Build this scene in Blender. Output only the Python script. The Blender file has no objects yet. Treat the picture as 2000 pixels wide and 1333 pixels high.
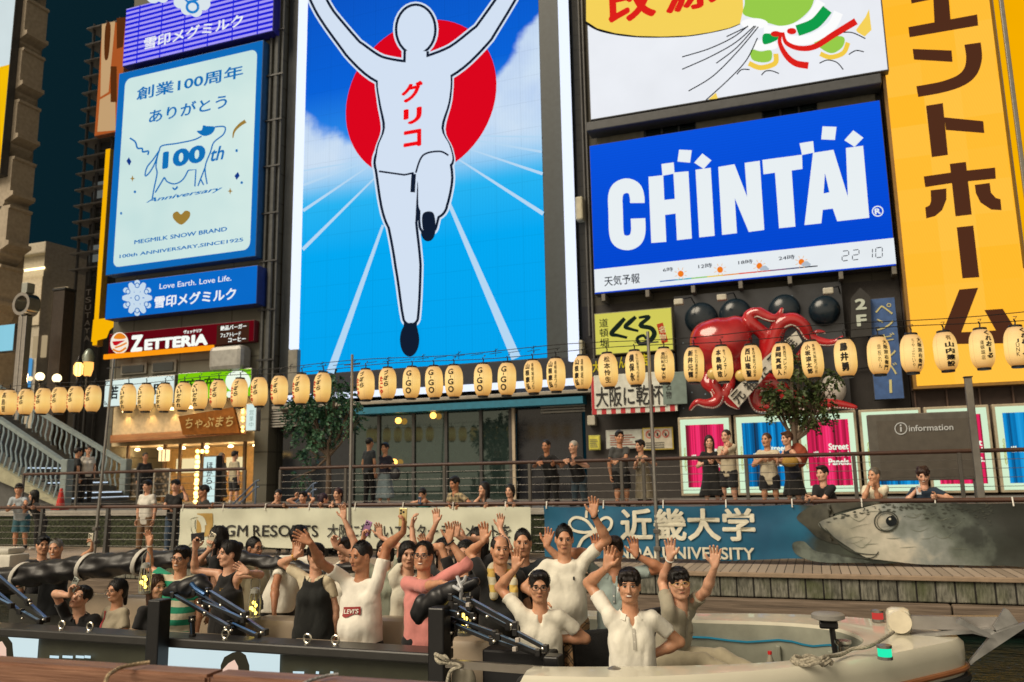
import bpy, bmesh, math, random
import numpy as np
from mathutils import Vector, Matrix
from mathutils.geometry import tessellate_polygon
SC = bpy.context.scene
COL = SC.collection
R_ = math.radians
random.seed(7)

# ------------------------------------------------------------------ camera
# World axes: X runs along the quay to the right, Y away from the viewer into
# the facades, Z up, water at 0.  The camera basis was solved from the
# vanishing points of the photograph.
FPX, CXP, CYP, CAMZ = 1600.0, 1000.0, 666.5, 2.45
CR = np.array([[0.93964717, 0.07365785, 0.33412232],
               [0.34168286, -0.15127677, -0.92756033],
               [-0.01777716, 0.9857433, -0.16731441]])
cam = bpy.data.cameras.new('camera'); cam_o = bpy.data.objects.new('camera', cam); COL.objects.link(cam_o)
cam.sensor_width = 36.0; cam.lens = FPX / 2000 * 36; cam.clip_start = 0.05; cam.clip_end = 900
M = Matrix([[*map(float, CR[i]), 0.0] for i in range(3)] + [[0, 0, 0, 1]]); M[2][3] = CAMZ
cam_o.matrix_world = M
cam.dof.use_dof = True; cam.dof.focus_distance = 6.9; cam.dof.aperture_fstop = 2.4
SC.camera = cam_o

# ------------------------------------------------------------------ night sky + city glow
wd = bpy.data.worlds.new('World'); SC.world = wd; wd.use_nodes = True
wn, wl = wd.node_tree.nodes, wd.node_tree.links
bg = wn['Background']; tc = wn.new('ShaderNodeTexCoord'); sp = wn.new('ShaderNodeSeparateXYZ')
wl.new(tc.outputs['Generated'], sp.inputs[0])
rp = wn.new('ShaderNodeValToRGB'); mp = wn.new('ShaderNodeMapRange')
mp.inputs['From Min'].default_value = -1; mp.inputs['From Max'].default_value = 1
wl.new(sp.outputs['Y'], mp.inputs['Value']); wl.new(mp.outputs[0], rp.inputs[0])
e = rp.color_ramp.elements
e[0].position = 0.0; e[0].color = (0.98, 0.83, 0.62, 1)     # lit shop fronts of the bank behind the viewer
e[1].position = 1.0; e[1].color = (0.0015, 0.011, 0.016, 1)
k = e.new(0.30); k.color = (0.28, 0.23, 0.17, 1)
k = e.new(0.62); k.color = (0.004, 0.018, 0.026, 1)
wl.new(rp.outputs[0], bg.inputs['Color']); bg.inputs['Strength'].default_value = 1.0
sun = bpy.data.lights.new('city_light', 'SUN'); sun.energy = 3.1; sun.angle = R_(34); sun.color = (1.0, 0.86, 0.66)
sun_o = bpy.data.objects.new('city_light', sun); COL.objects.link(sun_o)
sun_o.rotation_euler = Vector((0.45, 0.66, -0.74)).to_track_quat('-Z', 'Y').to_euler()
SC.view_settings.view_transform = 'Standard'; SC.view_settings.look = 'None'
SC.view_settings.exposure = 0.0; SC.view_settings.gamma = 1.0
SC.cycles.max_bounces = 6; SC.cycles.diffuse_bounces = 3; SC.cycles.glossy_bounces = 3
SC.cycles.transparent_max_bounces = 6; SC.cycles.use_denoising = True
SC.cycles.sample_clamp_indirect = 4.0

# ------------------------------------------------------------------ pixel -> plane
def px(x, y, d):
    r = CR @ np.array([x - CXP, CYP - y, -FPX]); t = d / r[1]
    return Vector((r[0] * t, d, CAMZ + r[2] * t))
def pz(x, y, z):
    r = CR @ np.array([x - CXP, CYP - y, -FPX]); t = (z - CAMZ) / r[2]
    return Vector((r[0] * t, r[1] * t, z))

# ------------------------------------------------------------------ materials
MATS = {}
def lin(h):
    if isinstance(h, str):
        h = h.lstrip('#'); c = [int(h[i:i + 2], 16) / 255 for i in (0, 2, 4)]
        return tuple(v / 12.92 if v <= .04045 else ((v + .055) / 1.055) ** 2.4 for v in c)
    return tuple(h)
def mat(c, rough=0.6, metal=0.0, var=0.15, scale=6.0, bump=0.0, bscale=30.0, key=None, spec=0.5, coat=0.0):
    """plain surface with a little procedural unevenness; c is a linear base colour or #hex"""
    k = key or ('m', c, rough, metal, var, scale, bump, bscale, spec, coat)
    if k in MATS: return MATS[k]
    c = lin(c)
    m = bpy.data.materials.new('surface'); m.use_nodes = True; n, l = m.node_tree.nodes, m.node_tree.links
    b = n['Principled BSDF']; b.inputs['Roughness'].default_value = rough; b.inputs['Metallic'].default_value = metal
    b.inputs['Specular IOR Level'].default_value = spec; b.inputs['Coat Weight'].default_value = coat
    g = n.new('ShaderNodeNewGeometry'); t = n.new('ShaderNodeTexNoise'); t.inputs['Scale'].default_value = scale
    t.inputs['Detail'].default_value = 5; l.new(g.outputs['Position'], t.inputs['Vector'])
    r = n.new('ShaderNodeMapRange'); r.inputs['From Min'].default_value = .3; r.inputs['From Max'].default_value = .7
    r.inputs['To Min'].default_value = 1 - var; r.inputs['To Max'].default_value = 1 + var
    l.new(t.outputs[0], r.inputs['Value'])
    mx = n.new('ShaderNodeVectorMath'); mx.operation = 'SCALE'; mx.inputs[0].default_value = c
    l.new(r.outputs[0], mx.inputs['Scale']); l.new(mx.outputs[0], b.inputs['Base Color'])
    if bump:
        t2 = n.new('ShaderNodeTexNoise'); t2.inputs['Scale'].default_value = bscale; t2.inputs['Detail'].default_value = 4
        l.new(g.outputs['Position'], t2.inputs['Vector'])
        bp = n.new('ShaderNodeBump'); bp.inputs['Strength'].default_value = bump; bp.inputs['Distance'].default_value = .02
        l.new(t2.outputs[0], bp.inputs['Height']); l.new(bp.outputs[0], b.inputs['Normal'])
    MATS[k] = m; return m
def emi(c, s=1.0, light=False, key=None):
    """something that gives off light (screens, lit signs, lamps)"""
    k = key or ('e', c, s, light)
    if k in MATS: return MATS[k]
    m = bpy.data.materials.new('glow'); m.use_nodes = True; n, l = m.node_tree.nodes, m.node_tree.links
    n.remove(n['Principled BSDF']); em = n.new('ShaderNodeEmission'); em.inputs[0].default_value = (*lin(c), 1)
    em.inputs[1].default_value = s; l.new(em.outputs[0], n['Material Output'].inputs[0])
    if light and s <= 1.0:      # uneven back-lighting of a lit panel
        g = n.new('ShaderNodeNewGeometry'); t = n.new('ShaderNodeTexNoise'); t.inputs['Scale'].default_value = .55; t.inputs['Detail'].default_value = 7
        r = n.new('ShaderNodeMapRange'); r.inputs['From Min'].default_value = .3; r.inputs['From Max'].default_value = .7; r.inputs['To Min'].default_value = s * .955; r.inputs['To Max'].default_value = s * 1.02
        l.new(g.outputs['Position'], t.inputs['Vector']); l.new(t.outputs[0], r.inputs['Value']); l.new(r.outputs[0], em.inputs[1])
    if not light: m.cycles.emission_sampling = 'NONE'
    MATS[k] = m; return m
class NB:
    """small node-building helper"""
    def __init__(s, m): s.n, s.l = m.node_tree.nodes, m.node_tree.links
    def val(s, x, inp):
        if hasattr(x, 'is_output'): s.l.new(x, inp)
        else: inp.default_value = x
    def math(s, op, a, b=0.0, c=None, clamp=False):
        q = s.n.new('ShaderNodeMath'); q.operation = op; q.use_clamp = clamp; s.val(a, q.inputs[0]); s.val(b, q.inputs[1])
        if c is not None: s.val(c, q.inputs[2])
        return q.outputs[0]
    def pos(s):
        g = s.n.new('ShaderNodeNewGeometry'); q = s.n.new('ShaderNodeSeparateXYZ'); s.l.new(g.outputs['Position'], q.inputs[0])
        return g.outputs['Position'], q.outputs[0], q.outputs[1], q.outputs[2]
    def noise(s, scale, detail=4, vec=None, sxyz=None):
        t = s.n.new('ShaderNodeTexNoise'); t.inputs['Scale'].default_value = scale; t.inputs['Detail'].default_value = detail
        if vec is None: vec = s.pos()[0]
        if sxyz:
            mpn = s.n.new('ShaderNodeMapping'); mpn.inputs['Scale'].default_value = sxyz; s.l.new(vec, mpn.inputs[0]); vec = mpn.outputs[0]
        s.l.new(vec, t.inputs['Vector']); return t.outputs[0]
    def ramp(s, f, stops, mode='LINEAR'):
        r = s.n.new('ShaderNodeValToRGB'); s.l.new(f, r.inputs[0]); r.color_ramp.interpolation = mode; el = r.color_ramp.elements
        for i, (p, c) in enumerate(stops):
            q = el[i] if i < 2 else el.new(p)
            q.position = p; q.color = (*lin(c), 1)
        return r.outputs[0]
    def rng(s, v, a, b, c=0.0, d=1.0, smooth=False):
        r = s.n.new('ShaderNodeMapRange'); s.l.new(v, r.inputs['Value'])
        for nme, x in zip(('From Min', 'From Max', 'To Min', 'To Max'), (a, b, c, d)): s.val(x, r.inputs[nme])
        if smooth: r.interpolation_type = 'SMOOTHSTEP'
        return r.outputs[0]
    def mix(s, f, a, b):
        q = s.n.new('ShaderNodeMix'); q.data_type = 'RGBA'; s.val(f, q.inputs[0])
        for x, i in ((a, 6), (b, 7)):
            if hasattr(x, 'is_output'): s.l.new(x, q.inputs[i])
            else: q.inputs[i].default_value = (*lin(x), 1)
        return q.outputs[2]
def newmat(rough=.6, metal=0.0, emission=False, light=False, strength=1.0):
    m = bpy.data.materials.new('surface'); m.use_nodes = True; nb = NB(m)
    if emission:
        nb.n.remove(nb.n['Principled BSDF']); em = nb.n.new('ShaderNodeEmission'); em.inputs[1].default_value = strength
        nb.l.new(em.outputs[0], nb.n['Material Output'].inputs[0])
        if not light: m.cycles.emission_sampling = 'NONE'
        return m, nb, em.inputs[0]
    b = nb.n['Principled BSDF']; b.inputs['Roughness'].default_value = rough; b.inputs['Metallic'].default_value = metal
    nb.b = b
    return m, nb, b.inputs['Base Color']
def bump(nb, h, strength=.4, dist=.02):
    bp = nb.n.new('ShaderNodeBump'); bp.inputs['Strength'].default_value = strength; bp.inputs['Distance'].default_value = dist
    nb.l.new(h, bp.inputs['Height']); nb.l.new(bp.outputs[0], nb.b.inputs['Normal'])

# ------------------------------------------------------------------ objects
def tag(o, label=None, cat=None, group=None, kind=None):
    if label: o['label'] = label
    if cat: o['category'] = cat
    if group: o['group'] = group
    if kind: o['kind'] = kind
    return o
def thing(name, label, cat, loc=(0, 0, 0), group=None):
    o = bpy.data.objects.new(name, None); o.empty_display_size = .2; COL.objects.link(o); o.location = loc
    return tag(o, label, cat, group)
def rootloc(o):
    v = Vector((0, 0, 0))
    while o is not None: v = v + Vector(o.location); o = o.parent
    return v
class MB:
    """collects shapes in world coordinates, builds them as one mesh object"""
    def __init__(s): s.v, s.f, s.m, s.mi = [], [], [], 0
    def face(s, idx): s.f.append(tuple(idx)); s.m.append(s.mi)
    def pts(s, ps):
        n = len(s.v); s.v += [tuple(p) for p in ps]; return n
    def quad(s, a, b, c, d):
        n = s.pts((a, b, c, d)); s.face((n, n + 1, n + 2, n + 3)); return s
    def box(s, x0, x1, y0, y1, z0, z1):
        n = s.pts([(x, y, z) for z in (z0, z1) for y in (y0, y1) for x in (x0, x1)])
        for q in ((0, 2, 3, 1), (4, 5, 7, 6), (0, 1, 5, 4), (2, 6, 7, 3), (0, 4, 6, 2), (1, 3, 7, 5)): s.face([n + i for i in q])
        return s
    def bevbox(s, x0, x1, y0, y1, z0, z1, b=.02):
        """box with chamfered edges"""
        b = min(b, (x1 - x0) * .45, (y1 - y0) * .45, (z1 - z0) * .45)
        bm = bmesh.new(); bmesh.ops.create_cube(bm, size=1)
        for v in bm.verts: v.co = Vector(((x0 + x1) / 2 + v.co.x * (x1 - x0), (y0 + y1) / 2 + v.co.y * (y1 - y0), (z0 + z1) / 2 + v.co.z * (z1 - z0)))
        bmesh.ops.bevel(bm, geom=list(bm.edges), offset=b, segments=2, affect='EDGES', profile=.5)
        return s.bm(bm)
    def bm(s, bm):
        n = len(s.v); bm.verts.index_update(); s.v += [tuple(v.co) for v in bm.verts]
        for f in bm.faces: s.face([n + v.index for v in f.verts])
        bm.free(); return s
    def tube(s, ps, r, n=8, cap=True, closed=False):
        ps = [Vector(p) for p in ps]; k = len(ps); rr = r if hasattr(r, '__len__') else [r] * k
        base = len(s.v); up = None
        for i, p in enumerate(ps):
            t = (ps[(i + 1) % k] - ps[i - 1]) if closed else (ps[min(i + 1, k - 1)] - ps[max(i - 1, 0)])
            if t.length < 1e-9: t = Vector((0, 0, 1))
            t.normalize()
            if up is None: up = Vector((0, 0, 1)) if abs(t.z) < .9 else Vector((1, 0, 0))
            a = t.cross(up)
            if a.length < 1e-5: a = t.orthogonal()
            a.normalize(); b = a.cross(t); up = b
            for j in range(n):
                w = 2 * math.pi * j / n
                s.v.append(tuple(p + (a * math.cos(w) + b * math.sin(w)) * rr[i]))
        for i in range(k if closed else k - 1):
            i2 = (i + 1) % k
            for j in range(n):
                j2 = (j + 1) % n
                s.face((base + i * n + j, base + i * n + j2, base + i2 * n + j2, base + i2 * n + j))
        if cap and not closed:
            s.face([base + j for j in range(n)][::-1]); s.face([base + (k - 1) * n + j for j in range(n)])
        return s
    def bar(s, a, b, w, h, up=(0, 0, 1)):
        """square bar from a to b"""
        a, b = Vector(a), Vector(b); t = (b - a).normalized(); u = Vector(up); x = t.cross(u).normalized(); y = x.cross(t)
        n = s.pts([p + x * sx * w / 2 + y * sy * h / 2 for p in (a, b) for sx, sy in ((-1, -1), (1, -1), (1, 1), (-1, 1))])
        for q in ((3, 2, 1, 0), (4, 5, 6, 7), (0, 1, 5, 4), (1, 2, 6, 5), (2, 3, 7, 6), (3, 0, 4, 7)): s.face([n + i for i in q])
        return s
    def lathe(s, c, prof, n=24, axis='Z'):
        c = Vector(c); base = len(s.v)
        for r, h in prof:
            for j in range(n):
                w = 2 * math.pi * j / n; a, b = r * math.cos(w), r * math.sin(w)
                s.v.append(tuple(c + (Vector((a, b, h)) if axis == 'Z' else Vector((a, h, b)) if axis == 'Y' else Vector((h, a, b)))))
        for i in range(len(prof) - 1):
            for j in range(n):
                j2 = (j + 1) % n; s.face((base + i * n + j, base + i * n + j2, base + (i + 1) * n + j2, base + (i + 1) * n + j))
        s.face([base + j for j in range(n)][::-1]); s.face([base + (len(prof) - 1) * n + j for j in range(n)]); return s
    def ball(s, c, r, seg=12, rng=8):
        rr = r if hasattr(r, '__len__') else (r, r, r); c = Vector(c)
        bm = bmesh.new(); bmesh.ops.create_uvsphere(bm, u_segments=seg, v_segments=rng, radius=1)
        for v in bm.verts: v.co = Vector((v.co.x * rr[0], v.co.y * rr[1], v.co.z * rr[2])) + c
        return s.bm(bm)
    def poly(s, ps):
        ps = [Vector(p) for p in ps]; n = s.pts(ps)
        for t in tessellate_polygon([ps]): s.face([n + i for i in t])
        return s
    def prism(s, ps, dv):
        """planar outline pushed along dv to a solid"""
        ps = [Vector(p) for p in ps]; dv = Vector(dv); k = len(ps); n = s.pts(ps); s.pts([p + dv for p in ps])
        tri = tessellate_polygon([ps])
        for t in tri: s.face([n + i for i in t]); s.face([n + k + i for i in t][::-1])
        for i in range(k): j = (i + 1) % k; s.face((n + i, n + j, n + k + j, n + k + i))
        return s
    def grid(s, fn, nu, nv):
        n = len(s.v)
        for j in range(nv + 1):
            for i in range(nu + 1): s.v.append(tuple(fn(i / nu, j / nv)))
        for j in range(nv):
            for i in range(nu):
                a = n + j * (nu + 1) + i; s.face((a, a + 1, a + nu + 2, a + nu + 1))
        return s
    def build(s, name, mats, parent=None, smooth=False, recalc=True):
        me = bpy.data.meshes.new(name); off = rootloc(parent)
        me.from_pydata([(v[0] - off.x, v[1] - off.y, v[2] - off.z) for v in s.v], [], s.f)
        for m in (mats if isinstance(mats, (list, tuple)) else [mats]): me.materials.append(m)
        if any(s.m): me.polygons.foreach_set('material_index', s.m)
        if recalc:
            bm = bmesh.new(); bm.from_mesh(me); bmesh.ops.recalc_face_normals(bm, faces=bm.faces); bm.to_mesh(me); bm.free()
        if smooth:
            me.shade_smooth()
            if smooth != 'all':
                try: me.set_sharp_from_angle(angle=R_(40))
                except Exception: pass
        me.update()
        o = bpy.data.objects.new(name, me); COL.objects.link(o); o.parent = parent
        return o
def lamp(name, loc, energy, color, size=.05, spot=None, aim=(0, 0, -1), parent=None):
    """the light of a lamp that is seen lit"""
    l = bpy.data.lights.new(name, 'SPOT' if spot else 'POINT'); l.energy = energy; l.color = color; l.shadow_soft_size = size
    if spot: l.spot_size = R_(spot); l.spot_blend = .8
    o = bpy.data.objects.new(name, l); COL.objects.link(o); o.location = Vector(loc) - rootloc(parent); o.parent = parent
    o.rotation_euler = Vector(aim).to_track_quat('-Z', 'Y').to_euler(); return o
def struct(name, mb, m, **k): return tag(mb.build(name, m, **k), kind='structure')
def copy_tree(o, parent=None):
    c = o.copy(); COL.objects.link(c); c.parent = parent
    for ch in list(o.children): copy_tree(ch, c)
    return c
def cr(ps, n=8, closed=False):
    """smooth curve through points"""
    P = [np.array(p, float) for p in ps]; k = len(P); out = []
    for i in range(k if closed else k - 1):
        g = (lambda j: P[j % k]) if closed else (lambda j: P[max(0, min(k - 1, j))])
        a, b, c, d = g(i - 1), g(i), g(i + 1), g(i + 2)
        for q in range(n):
            t = q / n; out.append(.5 * (2 * b + (c - a) * t + (2 * a - 5 * b + 4 * c - d) * t * t + (3 * b - a - 3 * c + d) * t ** 3))
    if not closed: out.append(P[-1])
    return [tuple(p) for p in out]

# ---- flat artwork lying on sign faces (a sign face is a plane of constant Y)
def plane_pts(ps, d): return [px(x, y, d) for x, y in ps]
def ribbon(ps, w):
    """outline of a stroked line, in the pixel units of ps"""
    P = [np.array(p, float) for p in ps]; k = len(P); ww = w if hasattr(w, '__len__') else [w] * k; L, Rr = [], []
    if len(ww) != k: ww = list(np.interp(np.linspace(0, 1, k), np.linspace(0, 1, len(ww)), ww))
    for i in range(k):
        t = P[min(i + 1, k - 1)] - P[max(i - 1, 0)]; t = t / (np.linalg.norm(t) + 1e-9); nn = np.array([-t[1], t[0]])
        L.append(tuple(P[i] + nn * ww[i] / 2)); Rr.append(tuple(P[i] - nn * ww[i] / 2))
    return L, Rr
class Art:
    """marks of one colour on a sign face; pixel coordinates of the photograph fall onto the face's plane"""
    def __init__(s, d, conv=None): s.d, s.mb, s.cv = d, MB(), conv or (lambda x, y: (x, y))
    def P(s, p): return px(*s.cv(*p), s.d)
    def poly(s, *pp):
        for ps in pp: s.mb.poly([s.P(p) for p in ps])
        return s
    def smooth(s, ps, n=6): return s.poly(cr(ps, n, True))
    def line(s, ps, w, curve=False, rounded=False):
        if curve: ps = cr(ps, 6)
        L, Rr = ribbon(ps, w); L = [s.P(p) for p in L]; Rr = [s.P(p) for p in Rr]
        for i in range(len(L) - 1): s.mb.quad(L[i], L[i + 1], Rr[i + 1], Rr[i])
        if rounded:
            ww = w if hasattr(w, '__len__') else [w, w]
            s.disc(ps[0], ww[0] / 2, n=14); s.disc(ps[-1], ww[-1] / 2, n=14)
        return s
    def disc(s, c, rx, ry=None, n=28):
        ry = ry or rx; return s.poly([(c[0] + rx * math.cos(2 * math.pi * i / n), c[1] + ry * math.sin(2 * math.pi * i / n)) for i in range(n)])
    def ring(s, c, rx, ry, w, n=28):
        return s.line([(c[0] + rx * math.cos(2 * math.pi * i / n), c[1] + ry * math.sin(2 * math.pi * i / n)) for i in range(n + 1)], w)
    def text(s, body, bl, tr, bold=0.0, shear=0.0, vertical=False):
        a, b = s.P(bl), s.P(tr); return s.textw(body, a.x, b.x, a.z, b.z, bold, shear, vertical)
    def textw(s, body, x0, x1, z0, z1, bold=0.0, shear=0.0, vertical=False):
        if vertical:
            k = len(body); h = (z1 - z0) / k
            for i, ch in enumerate(body):
                if ch != ' ': s.textw(ch, x0, x1, z1 - (i + .94) * h, z1 - (i + .06) * h, bold, shear)
            return s
        V, Fc = glyphs(body, bold, shear)
        n = len(s.mb.v)
        s.mb.v += [(x0 + u * (x1 - x0), s.d - .0012 * l, z0 + v * (z1 - z0)) for u, v, l in V]
        for f in Fc: s.mb.face([n + i for i in f])
        return s
    def build(s, name, m, parent): return s.mb.build(name, m, parent, recalc=False)
GL = {}
def glyphs(body, bold=0.0, shear=0.0):
    """triangulated lettering scaled to the unit square; bold strokes are built from slightly shifted layers"""
    k = (body, bold, shear)
    if k not in GL:
        c = bpy.data.curves.new('lettering', 'FONT'); c.body = body; c.shear = shear; c.resolution_u = 3
        o = bpy.data.objects.new('lettering', c); COL.objects.link(o); bpy.context.view_layer.update()
        me = bpy.data.meshes.new_from_object(o.evaluated_get(bpy.context.evaluated_depsgraph_get()))
        V = np.array([v.co[:2] for v in me.vertices]); Fc = [tuple(p.vertices) for p in me.polygons]
        bpy.data.objects.remove(o); bpy.data.curves.remove(c); bpy.data.meshes.remove(me)
        sh = [(0, 0)] if bold < .004 else [(bold, 0), (-bold, 0), (0, bold), (0, -bold)] if bold < .015 else [(bold * math.cos(t), bold * math.sin(t)) for t in np.linspace(.3, 6.583, 9)[:-1]] + [(0, 0)]
        n = len(V); L = np.concatenate([np.full(n, i) for i in range(len(sh))]); Fc = [tuple(q + n * i for q in f) for i in range(len(sh)) for f in Fc]
        V = np.concatenate([V + np.array(q) for q in sh]); lo, hi = V.min(0), V.max(0); V = (V - lo) / np.maximum(hi - lo, 1e-6)
        GL[k] = ([(u, v, l) for (u, v), l in zip(V, L)], Fc)
    return GL[k]
def zo(ox, oy, s): return lambda x, y: (ox + x / s, oy + y / s)   # enlarged-crop coordinates -> photo pixels
LY = 0.02   # spacing of layers of artwork on a sign
# ================================================================== SETTING
def rect(bl, tr, d):
    a, b = px(*bl, d), px(*tr, d); return a.x, b.x, a.z, b.z
# ---- water
wm, nb, base = newmat(.06); nb.b.inputs['Specular IOR Level'].default_value = .6
v, *_ = nb.pos()
nb.l.new(nb.ramp(nb.noise(.8, 3), [(.3, (.002, .009, .007)), (.7, (.006, .020, .014))]), base)
hgt = nb.math('ADD', nb.noise(1.0, 4, sxyz=(1.4, 3.2, 1)), nb.math('MULTIPLY', nb.noise(5.0, 3, sxyz=(1.5, 3.5, 1)), .35))
bump(nb, hgt, .9, .12)
struct('water', MB().quad((-90, -40, 0), (60, -40, 0), (60, 17.4, 0), (-90, 17.4, 0)), wm)
struct('ground', MB().quad((-300, 17.4, 1.80), (300, 17.4, 1.80), (300, 420, 1.80), (-300, 420, 1.80)), mat((.10, .10, .095), .8, bump=.2))
# ---- lower boardwalk with planks
pm, nb, base = newmat(.62)
v, X, Y, Z = nb.pos()
pl = nb.math('FRACT', nb.math('MULTIPLY', X, 1 / .145))
gap = nb.math('LESS_THAN', pl, .09)
pid = nb.math('FLOOR', nb.math('MULTIPLY', X, 1 / .145))
wn_ = nb.n.new('ShaderNodeTexWhiteNoise'); wn_.noise_dimensions = '1D'; nb.l.new(pid, wn_.inputs['W'])
tone = nb.mix(nb.math('ADD', nb.math('MULTIPLY', wn_.outputs[0], .6), nb.math('MULTIPLY', nb.noise(3, 5, sxyz=(9, 1, 1)), .4)), (.27, .215, .165), (.48, .39, .31))
nb.l.new(nb.mix(gap, tone, (.03, .02, .015)), base)
bump(nb, nb.math('SUBTRACT', 1.0, gap), .6, .02)
struct('path', MB().box(-40, 16, 14.52, 17.38, .80, .88), pm)
struct('pavement', MB().box(-60, 30, 17.42, 25.6, 1.70, 1.822), mat((.16, .15, .135), .7, bump=.25, bscale=12))
# quay edge: concrete blocks, timber fender, dark piles
cm_, nb, base = newmat(.85)
v, X, Y, Z = nb.pos()
fr = nb.math('FRACT', nb.math('MULTIPLY', X, 1 / .27)); gap = nb.math('LESS_THAN', fr, .10)
moss = nb.rng(nb.noise(1.6, 6), .48, .66); st = nb.noise(9, 5, sxyz=(3, 1, .7))
stone = nb.mix(nb.rng(st, .3, .7), (.065, .066, .052), (.25, .245, .20))
nb.l.new(nb.mix(gap, nb.mix(nb.math('MULTIPLY', moss, .75), stone, (.07, .085, .03)), (.012, .011, .009)), base)
bump(nb, nb.math('ADD', nb.math('MULTIPLY', gap, -1.0), nb.math('MULTIPLY', st, .6)), .9, .05)
struct('quay_kerb', MB().bevbox(-40, 16, 14.50, 14.75, .48, .80, .02), cm_)
struct('deck_edge', MB().bevbox(-40, 16, 14.44, 14.56, .803, .874, .012), mat((.30, .22, .15), .7, bump=.3))
wood, nb, base = newmat(.7)
nb.l.new(nb.ramp(nb.noise(2.2, 6, sxyz=(.6, 6, 9)), [(.3, (.085, .062, .045)), (.7, (.22, .165, .12))]), base); bump(nb, nb.noise(4, 5, sxyz=(.5, 8, 12)), .4)
tag(MB().bevbox(-40, 1.8, 14.30, 14.50, .17, .47, .025).bevbox(1.82, 16, 14.30, 14.50, .17, .47, .025).build('fender_beam', wood), 'long weathered timber fender beam below the mossy concrete blocks of the quay', 'beam')
tag(MB().box(-40, 16, 14.9, 17.36, -1.2, .79).build('quay_wall', mat((.03, .028, .024), .9)), 'dark recessed quay wall under the boardwalk just above the water', 'wall')
# retaining wall under the terrace with clipped ivy
hm, nb, base = newmat(.9)
hn = nb.noise(14, 6); nb.l.new(nb.ramp(hn, [(.35, (.010, .014, .007)), (.68, (.052, .068, .028))]), base); bump(nb, hn, 1.0, .08)
tag(MB().box(-60, 30, 17.36, 17.41, .885, 1.69).build('retaining_wall', hm), 'dark ivy covered retaining wall between boardwalk and upper terrace', 'wall')
struct('kerb', MB().bevbox(-60, 30, 17.30, 17.46, 1.70, 1.84, .015), mat((.36, .34, .30), .7))

# ================================================================== BUILDINGS
def wallmat(c, bw=1.2, bh=.6, var=.14, mortar=None, rough=.8):
    m, nb, base = newmat(rough)
    v, X, Y, Z = nb.pos()
    gx = nb.math('LESS_THAN', nb.math('FRACT', nb.math('MULTIPLY', nb.math('ADD', X, Y), 1 / bw)), .025)
    gz = nb.math('LESS_THAN', nb.math('FRACT', nb.math('MULTIPLY', Z, 1 / bh)), .05)
    g = nb.math('MAXIMUM', gx, gz)
    t = nb.rng(nb.noise(.9, 6, sxyz=(1, 1, .35)), .3, .7)
    c = lin(c); tone = nb.mix(t, tuple(q * (1 - var) for q in c), tuple(q * (1 + var) for q in c))
    nb.l.new(nb.mix(g, tone, mortar or tuple(q * .55 for q in c)), base)
    bump(nb, nb.math('SUBTRACT', 1.0, g), .35, .02); return m
GLASS = mat((.012, .018, .018), .04, 0, .3, 2.0, spec=.9, key='dark glass')
DARK = mat((.016, .017, .019), .45)
STEEL = mat((.32, .31, .29), .35, .8, .1)
BLACK = mat((.008, .008, .009), .4)
# -- left corner building (signs of the dairy company)
g = thing('signage_building', 'grey concrete building stacked with blue and white billboards left of the giant screen', 'building', (-22.4, 25.4, 1.82))
gm = wallmat((.115, .112, .088), 2.4, 1.2)
MB().box(-26.5, -18.75, 25.45, 40, 8.6, 34).build('wall', gm, g)
b = MB(); b.box(-26.5, -26.2, 25.4, 40, 1.83, 8.6); b.box(-19.35, -18.75, 25.4, 40, 1.83, 8.6); b.box(-26.2, -19.35, 25.42, 40, 5.75, 8.6)
b.build('lower_wall', gm, g)
for bl, tr in (((236, 734), (288, 708)), ((296, 731), (346, 702))):
    x0, x1, z0, z1 = rect(bl, tr, 25.38)
    w = MB().bevbox(x0, x1, 25.34, 25.43, z0, z1, .02).build('window', mat((.16, .155, .13), .6), g)
    MB().box(x0 + .12, x1 - .12, 25.30, 25.335, z0 + .08, z1 - .1).build('pane', GLASS, w)
# shop front at street level
x0, x1 = -26.2, -19.35
cream = mat((.62, .50, .30), .8, key='cream plaster')
MB().box(x0, x1, 25.43, 25.5, 4.05, 5.74).build('fascia', cream, g)
b = MB(); p = [px(215, 866, 24.4), px(480, 848, 24.4), px(486, 838, 25.4), px(215, 854, 25.4)]
b.prism(p, (0, 0, .07)); b.build('awning', mat((.36, .15, .06), .45, .4), g)
MB().box(x0, x1, 28.5, 28.6, 1.83, 4.1).build('back_wall', mat((.70, .46, .20), .7), g)
MB().box(x0, x1, 25.5, 28.5, 1.825, 1.84).build('shop_floor', mat((.30, .22, .14), .5), g)
MB().box(x0, x1, 25.5, 28.6, 4.05, 4.12).build('shop_ceiling', mat((.6, .5, .35), .7), g)
for pxl in (250, 322, 352, 395, 478):
    a = px(pxl, 900, 25.5).x; MB().box(a - .05, a + .05, 25.44, 25.54, 1.84, 4.05).build('door_frame', mat((.22, .12, .05), .5), g)
for xa, xb in ((-25.6, -24.4), (-23.0, -22.1), (-21.5, -20.3)):
    b = MB().box(xa, xb, 28.40, 28.46, 3.0, 3.6); b.build('menu_board', emi('#ffe9b0', .9), g)
for i in range(6):
    a = -25.8 + i * 1.15
    MB().lathe((a, 26.4, 4.0), [(.01, 0), (.09, -.03), (.10, -.09), (.02, -.11)], 10).build('ceiling_lamp', emi((1, .72, .35), 9), g); lamp('ceiling_lamp', (a, 26.4, 3.8), 20, (1, .66, .30), .08, None, (0, 0, -1), g)
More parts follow.
